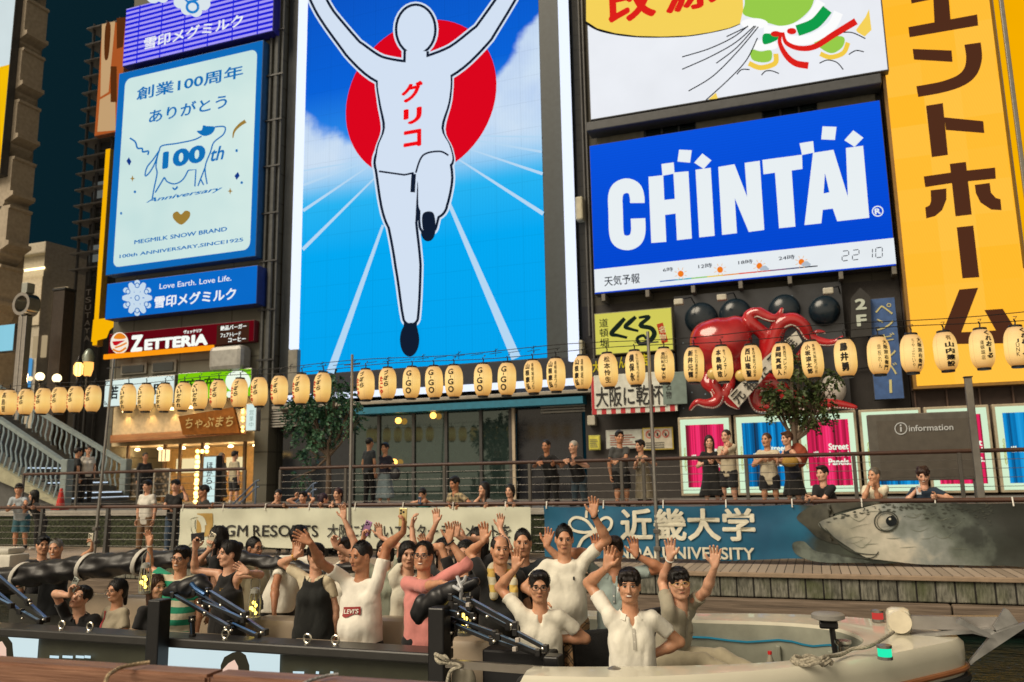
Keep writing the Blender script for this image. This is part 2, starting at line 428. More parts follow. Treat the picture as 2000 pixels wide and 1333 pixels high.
# downlights on the cream fascia
for pxl, y in ((243, 806), (290, 803), (335, 801), (372, 798), (418, 794), (470, 790)):
    c = px(pxl, y, 25.2)
    l = MB().lathe((c.x, c.y, c.z), [(.02, .1), (.07, .08), (.085, 0), (.01, -.005)], 12).build('downlight', emi((1, .70, .30), 7), g); lamp('downlight', (c.x, c.y - .02, c.z - .05), 13, (1, .62, .25), .04, 95, (0, .42, -1), g)
b = MB(); c = px(448, 700, 25.0); b.bevbox(c.x - .75, c.x + .75, 24.7, 25.4, c.z - .5, c.z + .45, .18); b.build('vent_hood', mat((.36, .36, .34), .45, .3), g)

# conduits and cables on the bare side strip
for q, w_ in ((524, .07), (536, .11), (547, .05)):
    a = px(q, 300, 25.38).x; MB().tube([(a, 25.36, 6.0), (a, 25.36, 34)], w_, 8, cap=False).build('pipe', mat((.10, .105, .105), .45, .4), g, smooth=True)
for z in np.arange(7, 24, 1.9): MB().box(px(518, 300, 25.38).x, px(552, 300, 25.38).x, 25.24, 25.27, z, z + .06).build('pipe_clamp', DARK, g)
# -- central building behind the giant screen
g = thing('screen_building', 'dark building carrying the giant running athlete screen over a glazed ground floor', 'building', (-12.6, 25.6, 1.82))
MB().box(-18.6, -6.75, 25.75, 42, 6.0, 34).build('wall', mat((.020, .026, .030), .5), g)
gp = MB(); gp.box(-18.3, -14.6, 25.7, 25.76, 1.83, 5.1)
gp.build('dark_panel', mat((.015, .018, .022), .12, key='black gloss panel'), g)
x0, x1, z0, z1 = rect((690, 985), (1000, 800), 25.6)
sg = mat((.018, .030, .027), .03, spec=.6, key='shop glass'); sg.node_tree.nodes['Principled BSDF'].inputs['Specular Tint'].default_value = (.72, .86, .80, 1); sg.node_tree.nodes['Principled BSDF'].inputs['IOR'].default_value = 1.75; MB().box(x0, x1, 25.62, 25.66, 1.83, 4.95).build('window', sg, g)
for q, y in ((778, 822), (846, 812), (770, 903)):  # glowing balls added for the orange reflections in the glass
    c = px(q, y, 25.4); MB().ball((c.x, 25.4, c.z), .11, 12, 8).build('glass_reflection', emi((1, .45, .08), 4), g, smooth='all')
MB().box(x1 + .12, -6.9, 25.68, 25.75, 1.83, 6.0).build('dark_door', mat((.012, .013, .017), .09, key='black gloss door'), g)
b = MB()
for q in (690, 740, 808, 872, 940, 998):
    a = px(q, 880, 25.6).x; b.box(a - .05, a + .05, 25.55, 25.617, 1.83, 5.1)
b.build('mullion', mat((.05, .05, .05), .4), g)
b = MB(); a = px(998, 880, 25.55).x; b.box(a + .06, a + .16, 25.5, 25.6, 1.83, 4.8); b.build('door_jamb', mat((.45, .37, .27), .5), g)
x0, x1, z0, z1 = rect((690, 806), (1138, 778), 25.0)
aw = MB(); aw.prism([(x0, 25.58, 5.10), (x0, 25.0, 5.02), (x0, 25.0, 4.80), (x0, 25.58, 4.80)], (x1 - x0, 0, 0)); aw.build('awning', mat((.010, .16, .26), .5), g)
MB().bevbox(-18.3, x1 + .3, 24.95, 25.7, 5.12, 5.24, .02).build('canopy_ledge', mat((.30, .27, .22), .5), g)
x0, x1, z0, z1 = rect((516, 836), (562, 806), 25.6)
b = MB()
for i in range(9): b.box(x0, x1 + 1.2, 25.55, 25.69, z0 + i * .1, z0 + i * .1 + .06)
b.build('louvre', mat((.34, .33, .30), .5), g); b = MB()
x0, x1, z0, z1 = rect((1056, 808), (1144, 792), 25.5)
for i in range(6): b.box(x0, x1, 25.5, 25.66, z0 + i * .09, z0 + i * .09 + .055)
b.build('louvre', mat((.34, .33, .30), .5), g)

# -- building with the rental-agency screen and the octopus
g = thing('brick_building', 'tiled building with blank bands and dark windows between its two lit billboards', 'building', (-2, 25.3, 1.82))
tile = wallmat((.062, .056, .042), 1.1, .55)
MB().box(-6.74, 2.72, 25.5, 42, 8.0, 34).build('wall', tile, g)
MB().box(-6.74, 2.72, 25.5, 42, 1.83, 8.0).build('lower_wall', mat((.030, .026, .024), .7, bump=.4), g)
for q, (xa, xb) in enumerate(((1165, 1255), (1360, 1487), (1600, 1712))):
    a = px(xa, 250, 25.3).x; c = px(xb, 220, 25.3).x
    MB().box(a, c, 25.32, 25.5, 13.2, 15.1).build('blank_panel', mat((.15, .14, .105), .7), g)
for xa, xb in ((1258, 1357), (1490, 1598)):
    a = px(xa, 250, 25.3).x; c = px(xb, 220, 25.3).x
    w = MB().box(a, c, 25.44, 25.5, 13.2, 15.1).build('window', GLASS, g)
    b = MB()
    for i in range(4): q = a + (c - a) * i / 3; b.box(q - .03, q + .03, 25.40, 25.437, 13.2, 15.1)
    b.build('frame', mat((.05, .055, .06), .4), w)
for bl, tr in (((1158, 905), (1172, 850)),):
    pass
x0, x1, z0, z1 = rect((1150, 832), (1165, 812), 25.4)
MB().bevbox(x0, x1, 25.2, 25.48, z0, z1, .03).build('utility_box', mat((.42, .40, .33), .6), g)
for y in (410, 690):
    a = px(1133, y, 25.3); MB().bevbox(a.x - .12, a.x + .14, 25.1, 25.49, a.z - .4, a.z + .4, .05).build('flood_lamp', mat((.45, .42, .3), .5), g)

for i in range(7):
    a = -5.9 + i * 1.4; MB().bevbox(a, a + .12, 24.8, 25.5, 7.98, 8.2, .01).build('bracket', mat((.16, .15, .13), .5, .4), g)
for q, z0_, z1_ in ((1140, 7, 30), (1147, 5.5, 30)):
    a = px(q, 300, 25.45).x; MB().tube([(a, 25.42, z0_), (a, 25.42, z1_)], .04, 7, cap=False).build('conduit', mat((.09, .085, .075), .5), g, smooth=True)
MB().tube([(-6.3, 25.4, 5.6), (-5.2, 25.3, 5.35), (-3.8, 25.3, 5.5), (-2.4, 25.35, 5.2), (2.5, 25.4, 5.5)], .02, 6).build('loose_cable', BLACK, g, smooth=True)
# -- right building
g = thing('yellow_sign_building', 'dark building carrying the tall amber katakana screen', 'building', (6, 25.3, 1.82))
MB().box(2.74, 14, 25.45, 42, 1.83, 34).build('wall', mat((.055, .035, .028), .7), g)
b = MB(); 
for i in range(9): b.box(2.8 + i * .8, 2.8 + i * .8 + .04, 25.36, 25.44, 4.2, 4.8)
b.box(2.75, 13, 25.3, 25.445, 4.72, 4.79); b.build('trim', mat((.12, .07, .05), .6), g)

# -- far left: buildings across the bridge
def bl_box(name, label, loc, parts):
    g = thing(name, label, 'building', loc)
    for pn, mb, m in parts: mb.build(pn, m, g)
    return g
# ornate cream building with stacked bays at the left frame edge
g = thing('ornate_building', 'ornate cream stone building with stacked corniced balconies beside the yellow and white screen', 'building', (-36, 27, 1.82))
stone = mat((.38, .32, .24), .8, bump=.3)
xr = px(22, 400, 27).x
MB().box(-48, xr - .85, 27.6, 28.6, 1.83, 40).build('wall', stone, g)
for i, y in enumerate((-60, 70, 165, 265, 375, 470, 585)):
    c = px(40, y, 26.9); zc = c.z; prof = [(-.55, -1.05), (-.20, -.85), (.05, -.55), (.05, -.42), (.55, -.20), (.55, -.02), (.35, .02), (.35, 1.55), (.45, 1.6), (.45, 1.72), (-.6, 1.72)]
    xq = xr + (-.25 if y > 500 else 0)
    b = MB(); b.prism([(xq + a, 26.6, zc + h) for a, h in prof] + [(xq - 6, 26.6, zc + 1.72), (xq - 6, 26.6, zc - 1.05)], (0, 1.2, 0))
    b.build('balcony', stone, g)
# far cream building with a lit cornice
g = thing('cream_building', 'cream flat-roofed building with a glowing cornice strip beyond the stairs', 'building', (-44, 44, 1.82))
x0, x1, z0, z1 = rect((-30, 980), (90, 497), 42)
fc = mat((.50, .45, .35), .8)
MB().box(x0, x1, 42, 55, 1.83, z1).build('wall', fc, g)
MB().bevbox(x0, x1 + .5, 41.5, 55, z1 - .05, z1 + .8, .1).build('cornice', fc, g)
xa = px(134, 560, 42).x; MB().prism([(x1 + .5, 41.5, z1 + .8), (xa, 46, z1 + .35), (xa, 46, 2), (x1 + .5, 41.5, 2)], (-.4, .4, 0)).build('side_wall', mat((.36, .32, .27), .8), g)
x2, x3, z2, z3 = rect((22, 534), (86, 521), 41.4); MB().box(x2, x3, 41.4, 41.48, z2, z3).build('light_strip', emi((1, .80, .42), 3, True), g)
x2, x3, z2, z3 = rect((0, 760), (60, 700), 41.8); MB().box(x2, x3, 41.8, 41.95, z2, z3).build('window', emi((.10, .38, .75), .8), g)
x2, x3, z2, z3 = rect((26, 640), (84, 540), 41.9); MB().box(x2, x3, 41.85, 41.99, z2, z3).build('wall_panel', mat((.62, .54, .40), .7), g)
for xa_, ya_, xb_, yb_ in ((20, 690, 30, 640), (62, 700, 90, 655), (100, 640, 130, 560)):
    x2, x3, z2, z3 = rect((xa_, ya_), (xb_, yb_), 41.7); MB().box(x2, x3, 41.7, 41.84, z2, z3).build('window', emi((.55, .42, .24), .7), g)
for q in range(6):
    c = px(4 + q * 11, 725 + (q * 7) % 20, 41.6); MB().ball(c, .16, 8, 6).build('window_lamp', emi((1, .7, .4), 1.5), g)
# tall dark office tower with projecting slabs
g = thing('office_tower', 'tall dark office tower with projecting floor slabs against the night sky', 'building', (-36, 36, 1.82))
x0 = px(150, 500, 35).x; x1 = px(262, 500, 35).x
MB().box(x0 + .35, x1, 35.4, 50, 1.83, px(190, 46, 35).z).build('wall', mat((.085, .085, .088), .35, var=.5, scale=.7), g)
b = MB()
for i in range(16):
    y = 62 + i * 31; z = px(170, y, 35).z; b.bevbox(x0 - .35, x1, 34.8, 36, z, z + .10, .02)
b.build('floor_slab', mat((.34, .32, .31), .6), g)
b = MB()
for a in np.linspace(x0, x1 - .2, 5): b.box(a, a + .09, 34.95, 35.1, 1.83, px(190, 46, 35).z)
b.build('mullion', mat((.12, .12, .125), .5), g)
for q in range(5):
    z = px(170, 330 + q * 62, 35).z
    MB().box(x0 + .6, x1 - .7, 35.32, 35.39, z + .2, z + 1.2).build('window', emi((.12, .13, .12), .8) if q % 2 else mat((.05, .06, .065), .08, spec=.8, key='office glass'), g)
c = px(172, 700, 34.7); 
# ================================================================== SIGNS
def sign(name, label, cat, bl, tr, d, depth, face, body=None, inset=.03, group=None, facename='face', rc=None):
    x0, x1, z0, z1 = rect(bl, tr, d)
    g = thing(name, label, cat, ((x0 + x1) / 2, d, z0), group)
    MB().bevbox(x0, x1, d, d + depth, z0, z1, .02).build('cabinet', body or mat((.04, .04, .045), .5), g)
    f = MB(); q = inset; f.box(x0 + q, x1 - q, d - .012, d - .002, z0 + q, z1 - q); f.build(facename, face, g)
    return g
W_ = emi('#f2f6fa', .95); NAVY = emi((.006, .012, .030), 1.0); INK = emi((.004, .005, .008), 1.0)
def ledgrad(stops, z0, z1, light=True, lines=0.0):
    m, nb, c = newmat(emission=True, light=light)
    v, X, Y, Z = nb.pos(); f = nb.rng(Z, z0, z1)
    col = nb.ramp(f, stops); nb.l.new(col, c); return m
# ---- A  slatted blue sign, top left
m, nb, c = newmat(emission=True, light=True)
v, X, Y, Z = nb.pos(); fz = nb.math('FRACT', nb.math('MULTIPLY', Z, 1 / .215))
st = nb.math('GREATER_THAN', fz, .52); sx = nb.math('LESS_THAN', nb.math('FRACT', nb.math('MULTIPLY', X, 1 / 1.22)), .05)
nb.l.new(nb.mix(nb.math('MAXIMUM', nb.math('SUBTRACT', 1.0, st), sx), '#a79cf6', '#1c22d8'), c)
d = 24.9
g = sign('billboard', 'slatted violet blue billboard with a white crest above the pale anniversary billboard', 'billboard', (239, 131), (537, -60), d, .5, m, mat((.02, .02, .25), .5))
d -= LY
A1 = Art(d); A1.text('雪印メグミルク', (280.6, 98.4), (475.7, 26.4), .022); A1.build('lettering', W_, g)
b = Art(d)
for cx, cy, r in ((378, -14, 34), (352, 4, 13), (366, 17, 13), (383, 22, 12), (398, 8, 13), (404, -8, 13), (300, -8, 15), (318, -6, 12), (330, -16, 14)): b.disc((cx, cy), r)
b.build('crest', emi('#e4f0f6', .9), g)
b = Art(d - LY); b.ring((376, 14), 11, 10.5, 5); b.line([(358, -6), (368, 6), (392, -4)], 5); b.line([(366, 4), (386, 0)], 4); b.build('crest_mark', emi('#1e84d4', .9), g)
# ---- B  pale anniversary billboard
d = 25.0
g = sign('billboard', 'pale mint anniversary billboard with blue frame and a line drawn cow', 'billboard', (206, 539), (514.7, 78), d, .55, emi('#1173c8', .85, True), mat((.02, .10, .28), .5))
cv = zo(0, 0, 3.332); cw = zo(0, 380, 3.173)
d -= .03
b = Art(d); x0, _, _, z1 = rect((244, 147), (502, 96), d); _, x1, z0, _ = rect((221, 523), (488, 492), d)
p0, p1 = px(233, 335, d).x, px(495, 300, d).x; x0, x1 = p0, p1
pts = []
for cx_, cz_, a0 in ((x1 - .3, z1 - .3, 0), (x0 + .3, z1 - .3, 90), (x0 + .3, z0 + .3, 180), (x1 - .3, z0 + .3, 270)):
    for i in range(7): a = R_(a0 + 15 * i); pts.append((cx_ + .3 * math.cos(a), d, cz_ + .3 * math.sin(a)))
mm, nb, c = newmat(emission=True, light=True)
nb.l.new(nb.ramp(nb.noise(.35, 2), [(.3, '#c4e0de'), (.7, '#d6ebe6')]), c)
MB().poly(pts).build('panel', mm, g, recalc=False)
d -= LY; BL = emi('#1479c4', .85)
b = Art(d, cv)
for t_, p_, q_, bo_, sh_ in (('創業100周年', (888, 658), (1585, 418), .020, 0), ('ありがとう', (968, 805), (1480, 612), .020, 0), ('100', (1055, 1105), (1340, 938), .05, 0), ('th', (1370, 1055), (1462, 945), .02, .25), ('Anniversary', (950, 1330), (1450, 1212), .022, .35)):
    b.text(t_, p_, q_, bo_, sh_); b.build('lettering', BL, g); b = Art(d, cv)
w = 9
b.line([(1040, 975), (1000, 1035), (957, 1090), (945, 1145), (970, 1128), (1005, 1070), (1035, 985)], w, True)
b.line([(1035, 985), (1055, 950), (1150, 935), (1260, 912), (1312, 888)], w, True)
b.line([(1398, 828), (1450, 824), (1467, 838), (1452, 878), (1392, 928), (1370, 990), (1335, 1090), (1348, 1200)], w, True)
b.line([(1030, 990), (1015, 1080), (1022, 1130), (1002, 1230), (990, 1300)], w, True)
b.line([(1010, 1255), (1070, 1155)], w); b.line([(1070, 1155), (1090, 1185), (1140, 1198), (1190, 1170), (1225, 1110)], w, True)
b.line([(1225, 1110), (1275, 1105), (1268, 1215)], w); b.line([(1335, 1090), (1288, 1212)], w); b.line([(1305, 1165), (1325, 1205)], w)
b.smooth([(1280, 855), (1312, 848), (1322, 818), (1345, 822), (1398, 828), (1382, 868), (1342, 886), (1310, 880)])
b.line([(845, 900), (880, 925), (895, 965), (925, 968), (930, 990), (965, 985), (962, 1010)], 11, True)
b.disc((1540, 982), 8, 10); b.disc((1573, 1190), 8, 9); b.disc((878, 1250), 8, 9); b.disc((788, 1390), 7, 9)
b.smooth([(1125, 1218), (1138, 1228), (1152, 1212), (1158, 1224), (1138, 1240), (1122, 1228)], 3)
b.build('cow_drawing', BL, g)
b = Art(d, cv); b.poly([(838, 1025), (855, 1052), (842, 1080), (823, 1050)]); b.poly([(1548, 1120), (1560, 1145), (1540, 1172), (1526, 1146)]); b.build('diamond', emi('#123f96', .8), g)
GOLD = emi('#a8863c', .85)
b = Art(d, cv); b.line([(1515, 900), (1525, 855), (1560, 815), (1598, 790)], [5, 14, 20, 24], True)
for x, y in ((862, 1163), (1498, 1245)): b.poly([(x, y - 22), (x + 5, y - 4), (x + 17, y), (x + 5, y + 5), (x, y + 22), (x - 5, y + 5), (x - 17, y), (x - 5, y - 4)])
b.build('sparkle', GOLD, g)
b = Art(d, cw); b.smooth([(1124, 188), (1078, 155), (1072, 122), (1098, 106), (1122, 124), (1148, 102), (1176, 110), (1172, 146)]); b.build('heart', GOLD, g)
b = Art(d, cw); b.text('MEGMILK SNOW BRAND', (832, 310), (1408, 200), .022); b.build('slogan', BL, g); b = Art(d, cw); b.text('100th ANNIVERSARY,SINCE1925', (740, 400), (1508, 268), .020); b.build('slogan', BL, g)
# ---- C  long blue sign
d = 24.8
g = sign('billboard', 'long blue light box with a white snowflake crest below the anniversary billboard', 'billboard', (204.8, 625), (503.5, 518), d, .6, emi('#0c72d6', .85, True), mat((.015, .04, .22), .4), .02)
d -= .03
b = Art(d, cw); b.text('Love Earth. Love Life.', (988, 588), (1435, 500), .006); b.text('雪印メグミルク', (955, 708), (1465, 575), .03); b.build('lettering', W_, g)
b = Art(d, cw); c0 = (850, 642)
for i in range(6):
    a = R_(60 * i + 90); ux, uy = math.cos(a), math.sin(a) * 1.18
    b.line([c0, (850 + ux * 62, 642 - uy * 62)], 34, rounded=True)
    for s in (-1, 1):
        a2 = a + s * .5; b.line([(850 + ux * 34, 642 - uy * 34), (850 + math.cos(a2) * 80, 642 - math.sin(a2) * 1.18 * 80)], 26, rounded=True)
    b.disc((850 + ux * 80, 642 - uy * 80), 17)
b.disc(c0, 34); b.build('snowflake', emi('#cfe4f6', .9), g)
b = Art(d - LY, cw)
for i in range(6):
    a = R_(60 * i + 90); b.ring((850 + math.cos(a) * 66, 642 - math.sin(a) * 78), 13, 15, 5, 14)
b.ring(c0, 15, 17, 5, 6); b.build('snowflake_lines', emi('#1c78d0', .8), g)
# ---- D  burger shop sign
d = 25.1
g = sign('shop_sign', 'dark red burger shop sign with white slab lettering and a round burger emblem', 'sign', (211, 692), (497, 625), d, .3, emi('#7a0c1a', .6, True), mat((.12, .01, .02), .5), .02)
d -= .03
x0, x1 = px(206, 700, d).x, px(420, 680, d).x; z0, z1 = px(206, 703, d).z, px(206, 693.5, d).z; MB().bevbox(x0, x1, d - .12, d - .03, z0, z1, .02).build('light_bar', emi('#ff9b14', 1.0), g)
x0, x1, z0, z1 = rect((423, 674), (487, 630), d); MB().box(x0, x1, d - .02, d - .004, z0, z1).build('side_panel', emi('#553425', .5), g)
b = Art(d - LY, cw); b.disc((740, 922), 56, 68); b.build('emblem', emi('#f4ead8', 1), g)
b = Art(d - 2 * LY, cw); b.smooth([(705, 892), (720, 868), (742, 860), (765, 868), (780, 890), (742, 898)]); b.line([(698, 960), (740, 975), (782, 950)], 12, True); b.line([(712, 950), (745, 940), (785, 920)], 10, True); b.build('emblem_bun', emi('#e8891f', 1), g)
b = Art(d - 2 * LY, cw); b.poly([(695, 912), (775, 905), (720, 938), (705, 935)]); b.build('emblem_filling', emi('#c4141e', 1), g)
b = Art(d - 2 * LY, cw); b.text('Z', (808, 980), (888, 868), .06); b.text('ETTERIA', (893, 968), (1290, 862), .06); b.text('ヴェッテリア', (1138, 866), (1252, 832), .05)
b.text('絶品バーガー', (1366, 846), (1528, 800), .03); b.text('フェアトレード', (1366, 888), (1492, 850), .02); b.text('コーヒー', (1414, 918), (1524, 880), .03)
b.build('lettering', emi('#f4f8f0', 1.05), g)
# ---- E  white and green light boxes
d = 24.9
g = sign('light_box', 'white light box with black brush characters and corner ornaments above the cafe', 'sign', (202, 796), (342, 732), d, .3, emi('#e2f4ee', .95, True), STEEL, .03)
b = Art(d - .03, cw); b.text('若', (678, 1272), (735, 1185), .03); b.text('照', (752, 1262), (822, 1180), .03); b.text('堂', (860, 1255), (930, 1175), .03); b.text('照', (945, 1250), (1040, 1170), .03)
for x, y, sx, sy in ((655, 1160, 1, 1), (1072, 1128, -1, 1), (650, 1305, 1, -1), (1065, 1268, -1, -1)): b.line([(x, y + 25 * sy), (x, y), (x + 25 * sx, y - 2)], 5); b.disc((x + 9 * sx, y + 9 * sy), 4)
b.build('lettering', INK, g)
g = sign('light_box', 'bright lime green light box with a white speech bubble beside the white light box', 'sign', (345, 784), (492, 719), d, .3, emi('#86d40c', .9, True), STEEL, .03)
b = Art(d - .03, cw); b.disc((1475, 1160), 78, 70); b.disc((1420, 1240), 17, 20); b.build('bubble', emi('#f0fbe8', 1), g)
b = Art(d - .03, cw); b.text('麻', (1150, 1228), (1230, 1140), .02); b.text('布', (1260, 1215), (1340, 1125), .02); b.build('lettering', emi('#2b5a10', .6), g)

# ---- GIANT SCREEN ---------------------------------------------------------
d = 25.3
X0, X1, Z0, Z1 = -17.52, -7.90, 6.37, 22.4
g = thing('giant_screen', 'giant blue LED screen with a white running athlete before a red sun', 'screen', (-12.7, d, Z0))
fb = MB(); fb.box(X0 - .05, -6.85, d, d + .4, Z0 - .05, Z1 + 4); fb.build('cabinet', mat((.028, .038, .042), .45), g)
m, nb, c = newmat(emission=True, light=True)
v, X, Y, Z = nb.pos()
sky = nb.ramp(nb.rng(Z, Z0, 21.0), [(0, '#04a4ef'), (.30, '#04aaf4'), (.46, '#2cb8f4'), (.53, '#5cc0f6'), (.60, '#2a8cec'), (.75, '#0a63da'), (1, '#0b56c8')])
ztop = nb.math('MULTIPLY', nb.ramp(nb.rng(X, X0, X1), [(0, (.62,) * 3), (.10, (.50,) * 3), (.24, (.46,) * 3), (.4, (.30,) * 3), (.62, (.30,) * 3), (.76, (.56,) * 3), (.88, (.74,) * 3), (1, (.92,) * 3)]), 1.0)
zt = nb.math('ADD', nb.math('MULTIPLY', ztop, 7.0), 12.2)
zt = nb.math('ADD', zt, nb.math('MULTIPLY', nb.math('SUBTRACT', nb.noise(.9, 5), .5), 1.6))
cl = nb.math('MULTIPLY', nb.rng(nb.math('SUBTRACT', zt, Z), -.12, .55, smooth=True), nb.rng(Z, 12.6, 14.6, smooth=True))
cl = nb.math('MULTIPLY', cl, nb.rng(nb.noise(.6, 4), .25, .6, .78, 1.0))
led = nb.rng(nb.math('FRACT', nb.math('MULTIPLY', X, 1 / .11)), 0, 1, .95, 1.0)
colr = nb.mix(cl, sky, '#cfe2f6')
vm = nb.n.new('ShaderNodeVectorMath'); vm.operation = 'SCALE'; nb.l.new(colr, vm.inputs[0]); nb.l.new(led, vm.inputs['Scale'])
jx = nb.math('LESS_THAN', nb.math('FRACT', nb.math('MULTIPLY', X, 1 / .96)), .022); jz = nb.math('LESS_THAN', nb.math('FRACT', nb.math('MULTIPLY', Z, 1 / .96)), .022)
nb.l.new(nb.mix(nb.math('MULTIPLY', nb.math('MAXIMUM', jx, jz), .12), vm.outputs[0], (0, .01, .03)), c)
MB().box(X0, X1, d - .012, d - .002, Z0, Z1).build('screen_face', m, g)
RW = emi('#d8e6f8', .95)
d1 = d - .03
b = Art(d1)
for p, q, w in (((592, 334), (700, 316), (3, 2)), ((592, 362), (712, 318), (5, 2)), ((592, 412), (725, 322), (6, 2)), ((591, 488), (735, 345), (7, 3)), ((645, 728), (748, 440), (15, 5)),
                ((1058, 268), (930, 266), (4, 2)), ((1058, 297), (915, 272), (5, 2)), ((1060, 340), (900, 286), (6, 2)), ((1061, 418), (890, 308), (8, 3)), ((1008, 700), (866, 372), (19, 6))):
    b.line([p, q], w)
b.build('track_lines', emi('#b9dcf8', .95), g)
MB().poly([Vector((px(818, 193, d1).x + 3.05 * math.cos(a), d1 - LY, px(818, 193, d1).z + 3.05 * math.sin(a))) for a in np.linspace(0, 2 * math.pi, 64, False)]).build('sun_disc', emi('#e0061e', .95), g, recalc=False)
# a plain athlete pictogram, without face or costume, stands in for the drawn figure
limbs = [([(690, 96), (640, 32), (618, -8)], [32, 25, 24]), ([(788, 150), (735, 132), (690, 96)], [56, 42, 32]),
         ([(944, 66), (985, 4), (1005, -30)], [34, 28, 26]), ([(838, 140), (892, 112), (944, 66)], [56, 44, 34]),
         ([(776, 318), (780, 400), (786, 440)], [84, 66, 50]), ([(786, 440), (797, 520), (802, 620)], [50, 44, 24]),
         ([(838, 310), (848, 350), (844, 398)], [76, 66, 54]), ([(844, 398), (838, 420), (836, 440)], [50, 34, 28])]
torso = [(752, 132), (790, 128), (838, 122), (868, 118), (880, 150), (876, 200), (862, 250), (878, 285), (882, 318), (850, 336), (812, 338), (770, 342), (738, 334), (738, 290), (752, 250), (744, 205), (738, 160)]
def figure(dd, grow):
    b = Art(dd)
    for k_, (ps, w) in enumerate(limbs):
        b.d = dd - .001 * k_; b.line(cr(ps, 5), [q + grow for q in w]); b.disc(ps[0], (w[0] + grow) / 2); b.disc(ps[-1], (w[-1] + grow) / 2)
    b.d = dd - .012
    c0 = np.mean(torso, axis=0); T = []
    for p in cr(torso, 4, True):
        v_ = np.array(p) - c0; L = np.linalg.norm(v_); T.append(tuple(c0 + v_ * (L + grow / 2) / L))
    b.poly(T); b.disc((812, 58), 36 + grow / 2, 46 + grow / 2); b.line([(813, 100), (812, 135)], 40 + grow)
    return b
figure(d1 - 2 * LY, 17).build('figure_halo', RW, g)
b = figure(d1 - 3 * LY, 10)
b.disc((800, 664), 19, 33); b.line([(802, 620), (801, 650)], 26); b.disc((836, 452), 14, 20); b.build('figure_outline', NAVY, g)
b = figure(d1 - 4 * LY, 0); b.build('figure', RW, g)
b = Art(d1 - 5 * LY - .01); b.line([(740, 335), (790, 342), (808, 338)], 3.5); b.line([(812, 338), (826, 304), (858, 296), (876, 304)], 3.5, True); b.line([(808, 340), (806, 376)], 9)
b.build('figure_seams', NAVY, g)
for q_ in ([(791, 636), (812, 634), (818, 668), (806, 694), (792, 690), (784, 668)], [(826, 418), (846, 416), (850, 446), (838, 466), (826, 448)]): Art(d1 - 5 * LY - .01).smooth(q_).build('figure_shoe', NAVY, g)
b = Art(d1 - 6 * LY); b.text('グ', (784, 203), (826, 157), .05); b.text('リ', (788, 246), (824, 208), .05); b.text('コ', (788, 291), (823, 251), .05); b.build('lettering', emi('#f00c14', 1), g)
# tube lights framing the screen
ft = MB()
a0 = px(592, 0, 25.15).x; a1 = px(573, 700, 25.15)
xl = px(582, 400, 25.1).x; xr_ = px(1112, 400, 25.1).x
zb = px(1127, 706, 25.1).z; zl = px(567, 684, 25.1).z
TUBE = emi('#dfe8fb', 1.2, True)
MB().bevbox(xl - .16, xl + .16, 24.98, 25.2, zl, Z1, .04).build('light_tube', TUBE, g)
MB().bevbox(xr_ - .17, xr_ + .17, 24.98, 25.2, zb, Z1, .04).build('light_tube', TUBE, g)
x0, x1, z0, z1 = rect((562, 792), (1152, 741), 25.1)
zc = px(860, 762, 25.1).z
MB().bevbox(x0, x1 - .2, 24.98, 25.2, zc - .1, zc + .12, .04).build('light_tube', TUBE, g)
b = MB(); b.bevbox(xl - .2, xl + .2, 25.02, 25.25, zc + .2, zl, .03); b.build('tube_stub', mat((.20, .19, .16), .5), g)
MB().box(X0 - .2, -6.9, 25.18, 25.5, zc + .15, Z0 - .06).build('base_band', mat((.012, .016, .028), .35), g)

# ---- cold medicine billboard (its drawn character is left out for plain shapes)
d = 24.7
g = sign('billboard', 'white billboard with red brush characters on yellow and plain clouds above the blue rental screen', 'billboard', (1152.5, 236.2), (1710.5, -120), d, .55, emi('#f1f4fa', .95, True), mat((.06, .062, .068), .5), .04)
x0, x1, z0, z1 = rect((1152, 240), (1712, 140), d); MB().bevbox(x0 - .1, x1 + .1, d - .1, d + .6, z0 - .32, z0 - .01, .03).build('sill', mat((.055, .06, .068), .5), g)
cv5 = zo(1120, 0, 3.226); d -= .03
bag = [(80, -200), (80, 135), (150, 180), (260, 210), (400, 228), (560, 232), (720, 226), (860, 205), (980, 178), (1050, 150), (1070, 60), (1060, -200)]
b = Art(d, cv5); b.line(bag[1:10], [30, 22, 14, 10, 8], True); b.build('bag_outline', INK, g)
b = Art(d - LY, cv5); b.poly(bag); b.poly([(1780, 190), (1840, 110), (1862, 60), (1878, 190), (1835, 232), (1790, 205)]); b.poly([(850, 628), (898, 585), (910, 622)]); b.build('bag', emi('#fbd75c', .95), g)
RED = emi('#e2231c', .95)
b = Art(d - 2 * LY, cv5); b.text('改', (222, 165), (510, -170), .035); b.text('源', (578, 98), (890, -215), .03); b.build('lettering', RED, g)
b = Art(d - 2 * LY, cv5); GRN = emi('#9bd04c', .95)
b.smooth([(1080, 20), (1070, 90), (1150, 120), (1240, 150), (1330, 165), (1430, 120), (1510, 20), (1500, -150), (1100, -150)])
b.smooth([(1120, 315), (1180, 325), (1245, 320), (1245, 380), (1190, 395), (1125, 375)]); b.smooth([(1510, 250), (1690, 230), (1700, 290), (1640, 335), (1580, 320)])
b.build('green_form', GRN, g)
b = Art(d - 3 * LY, cv5); b.line([(1200, 190), (1350, 190), (1480, 130), (1560, 10)], 60, True); b.line([(1300, 250), (1480, 250), (1620, 170), (1670, 80)], 60, True); b.disc((1140, 150), 85, 34); b.smooth([(1140, 270), (1200, 250), (1280, 270), (1270, 310), (1150, 315)])
b.build('white_bands', emi('#ffffff', .98), g)
b = Art(d - 4 * LY, cv5); b.line([(1410, 195), (1520, 150), (1600, 60)], 70, True); b.smooth([(1200, 215), (1290, 225), (1280, 255), (1200, 280)]); b.build('green_band', emi('#12a04c', .95), g)
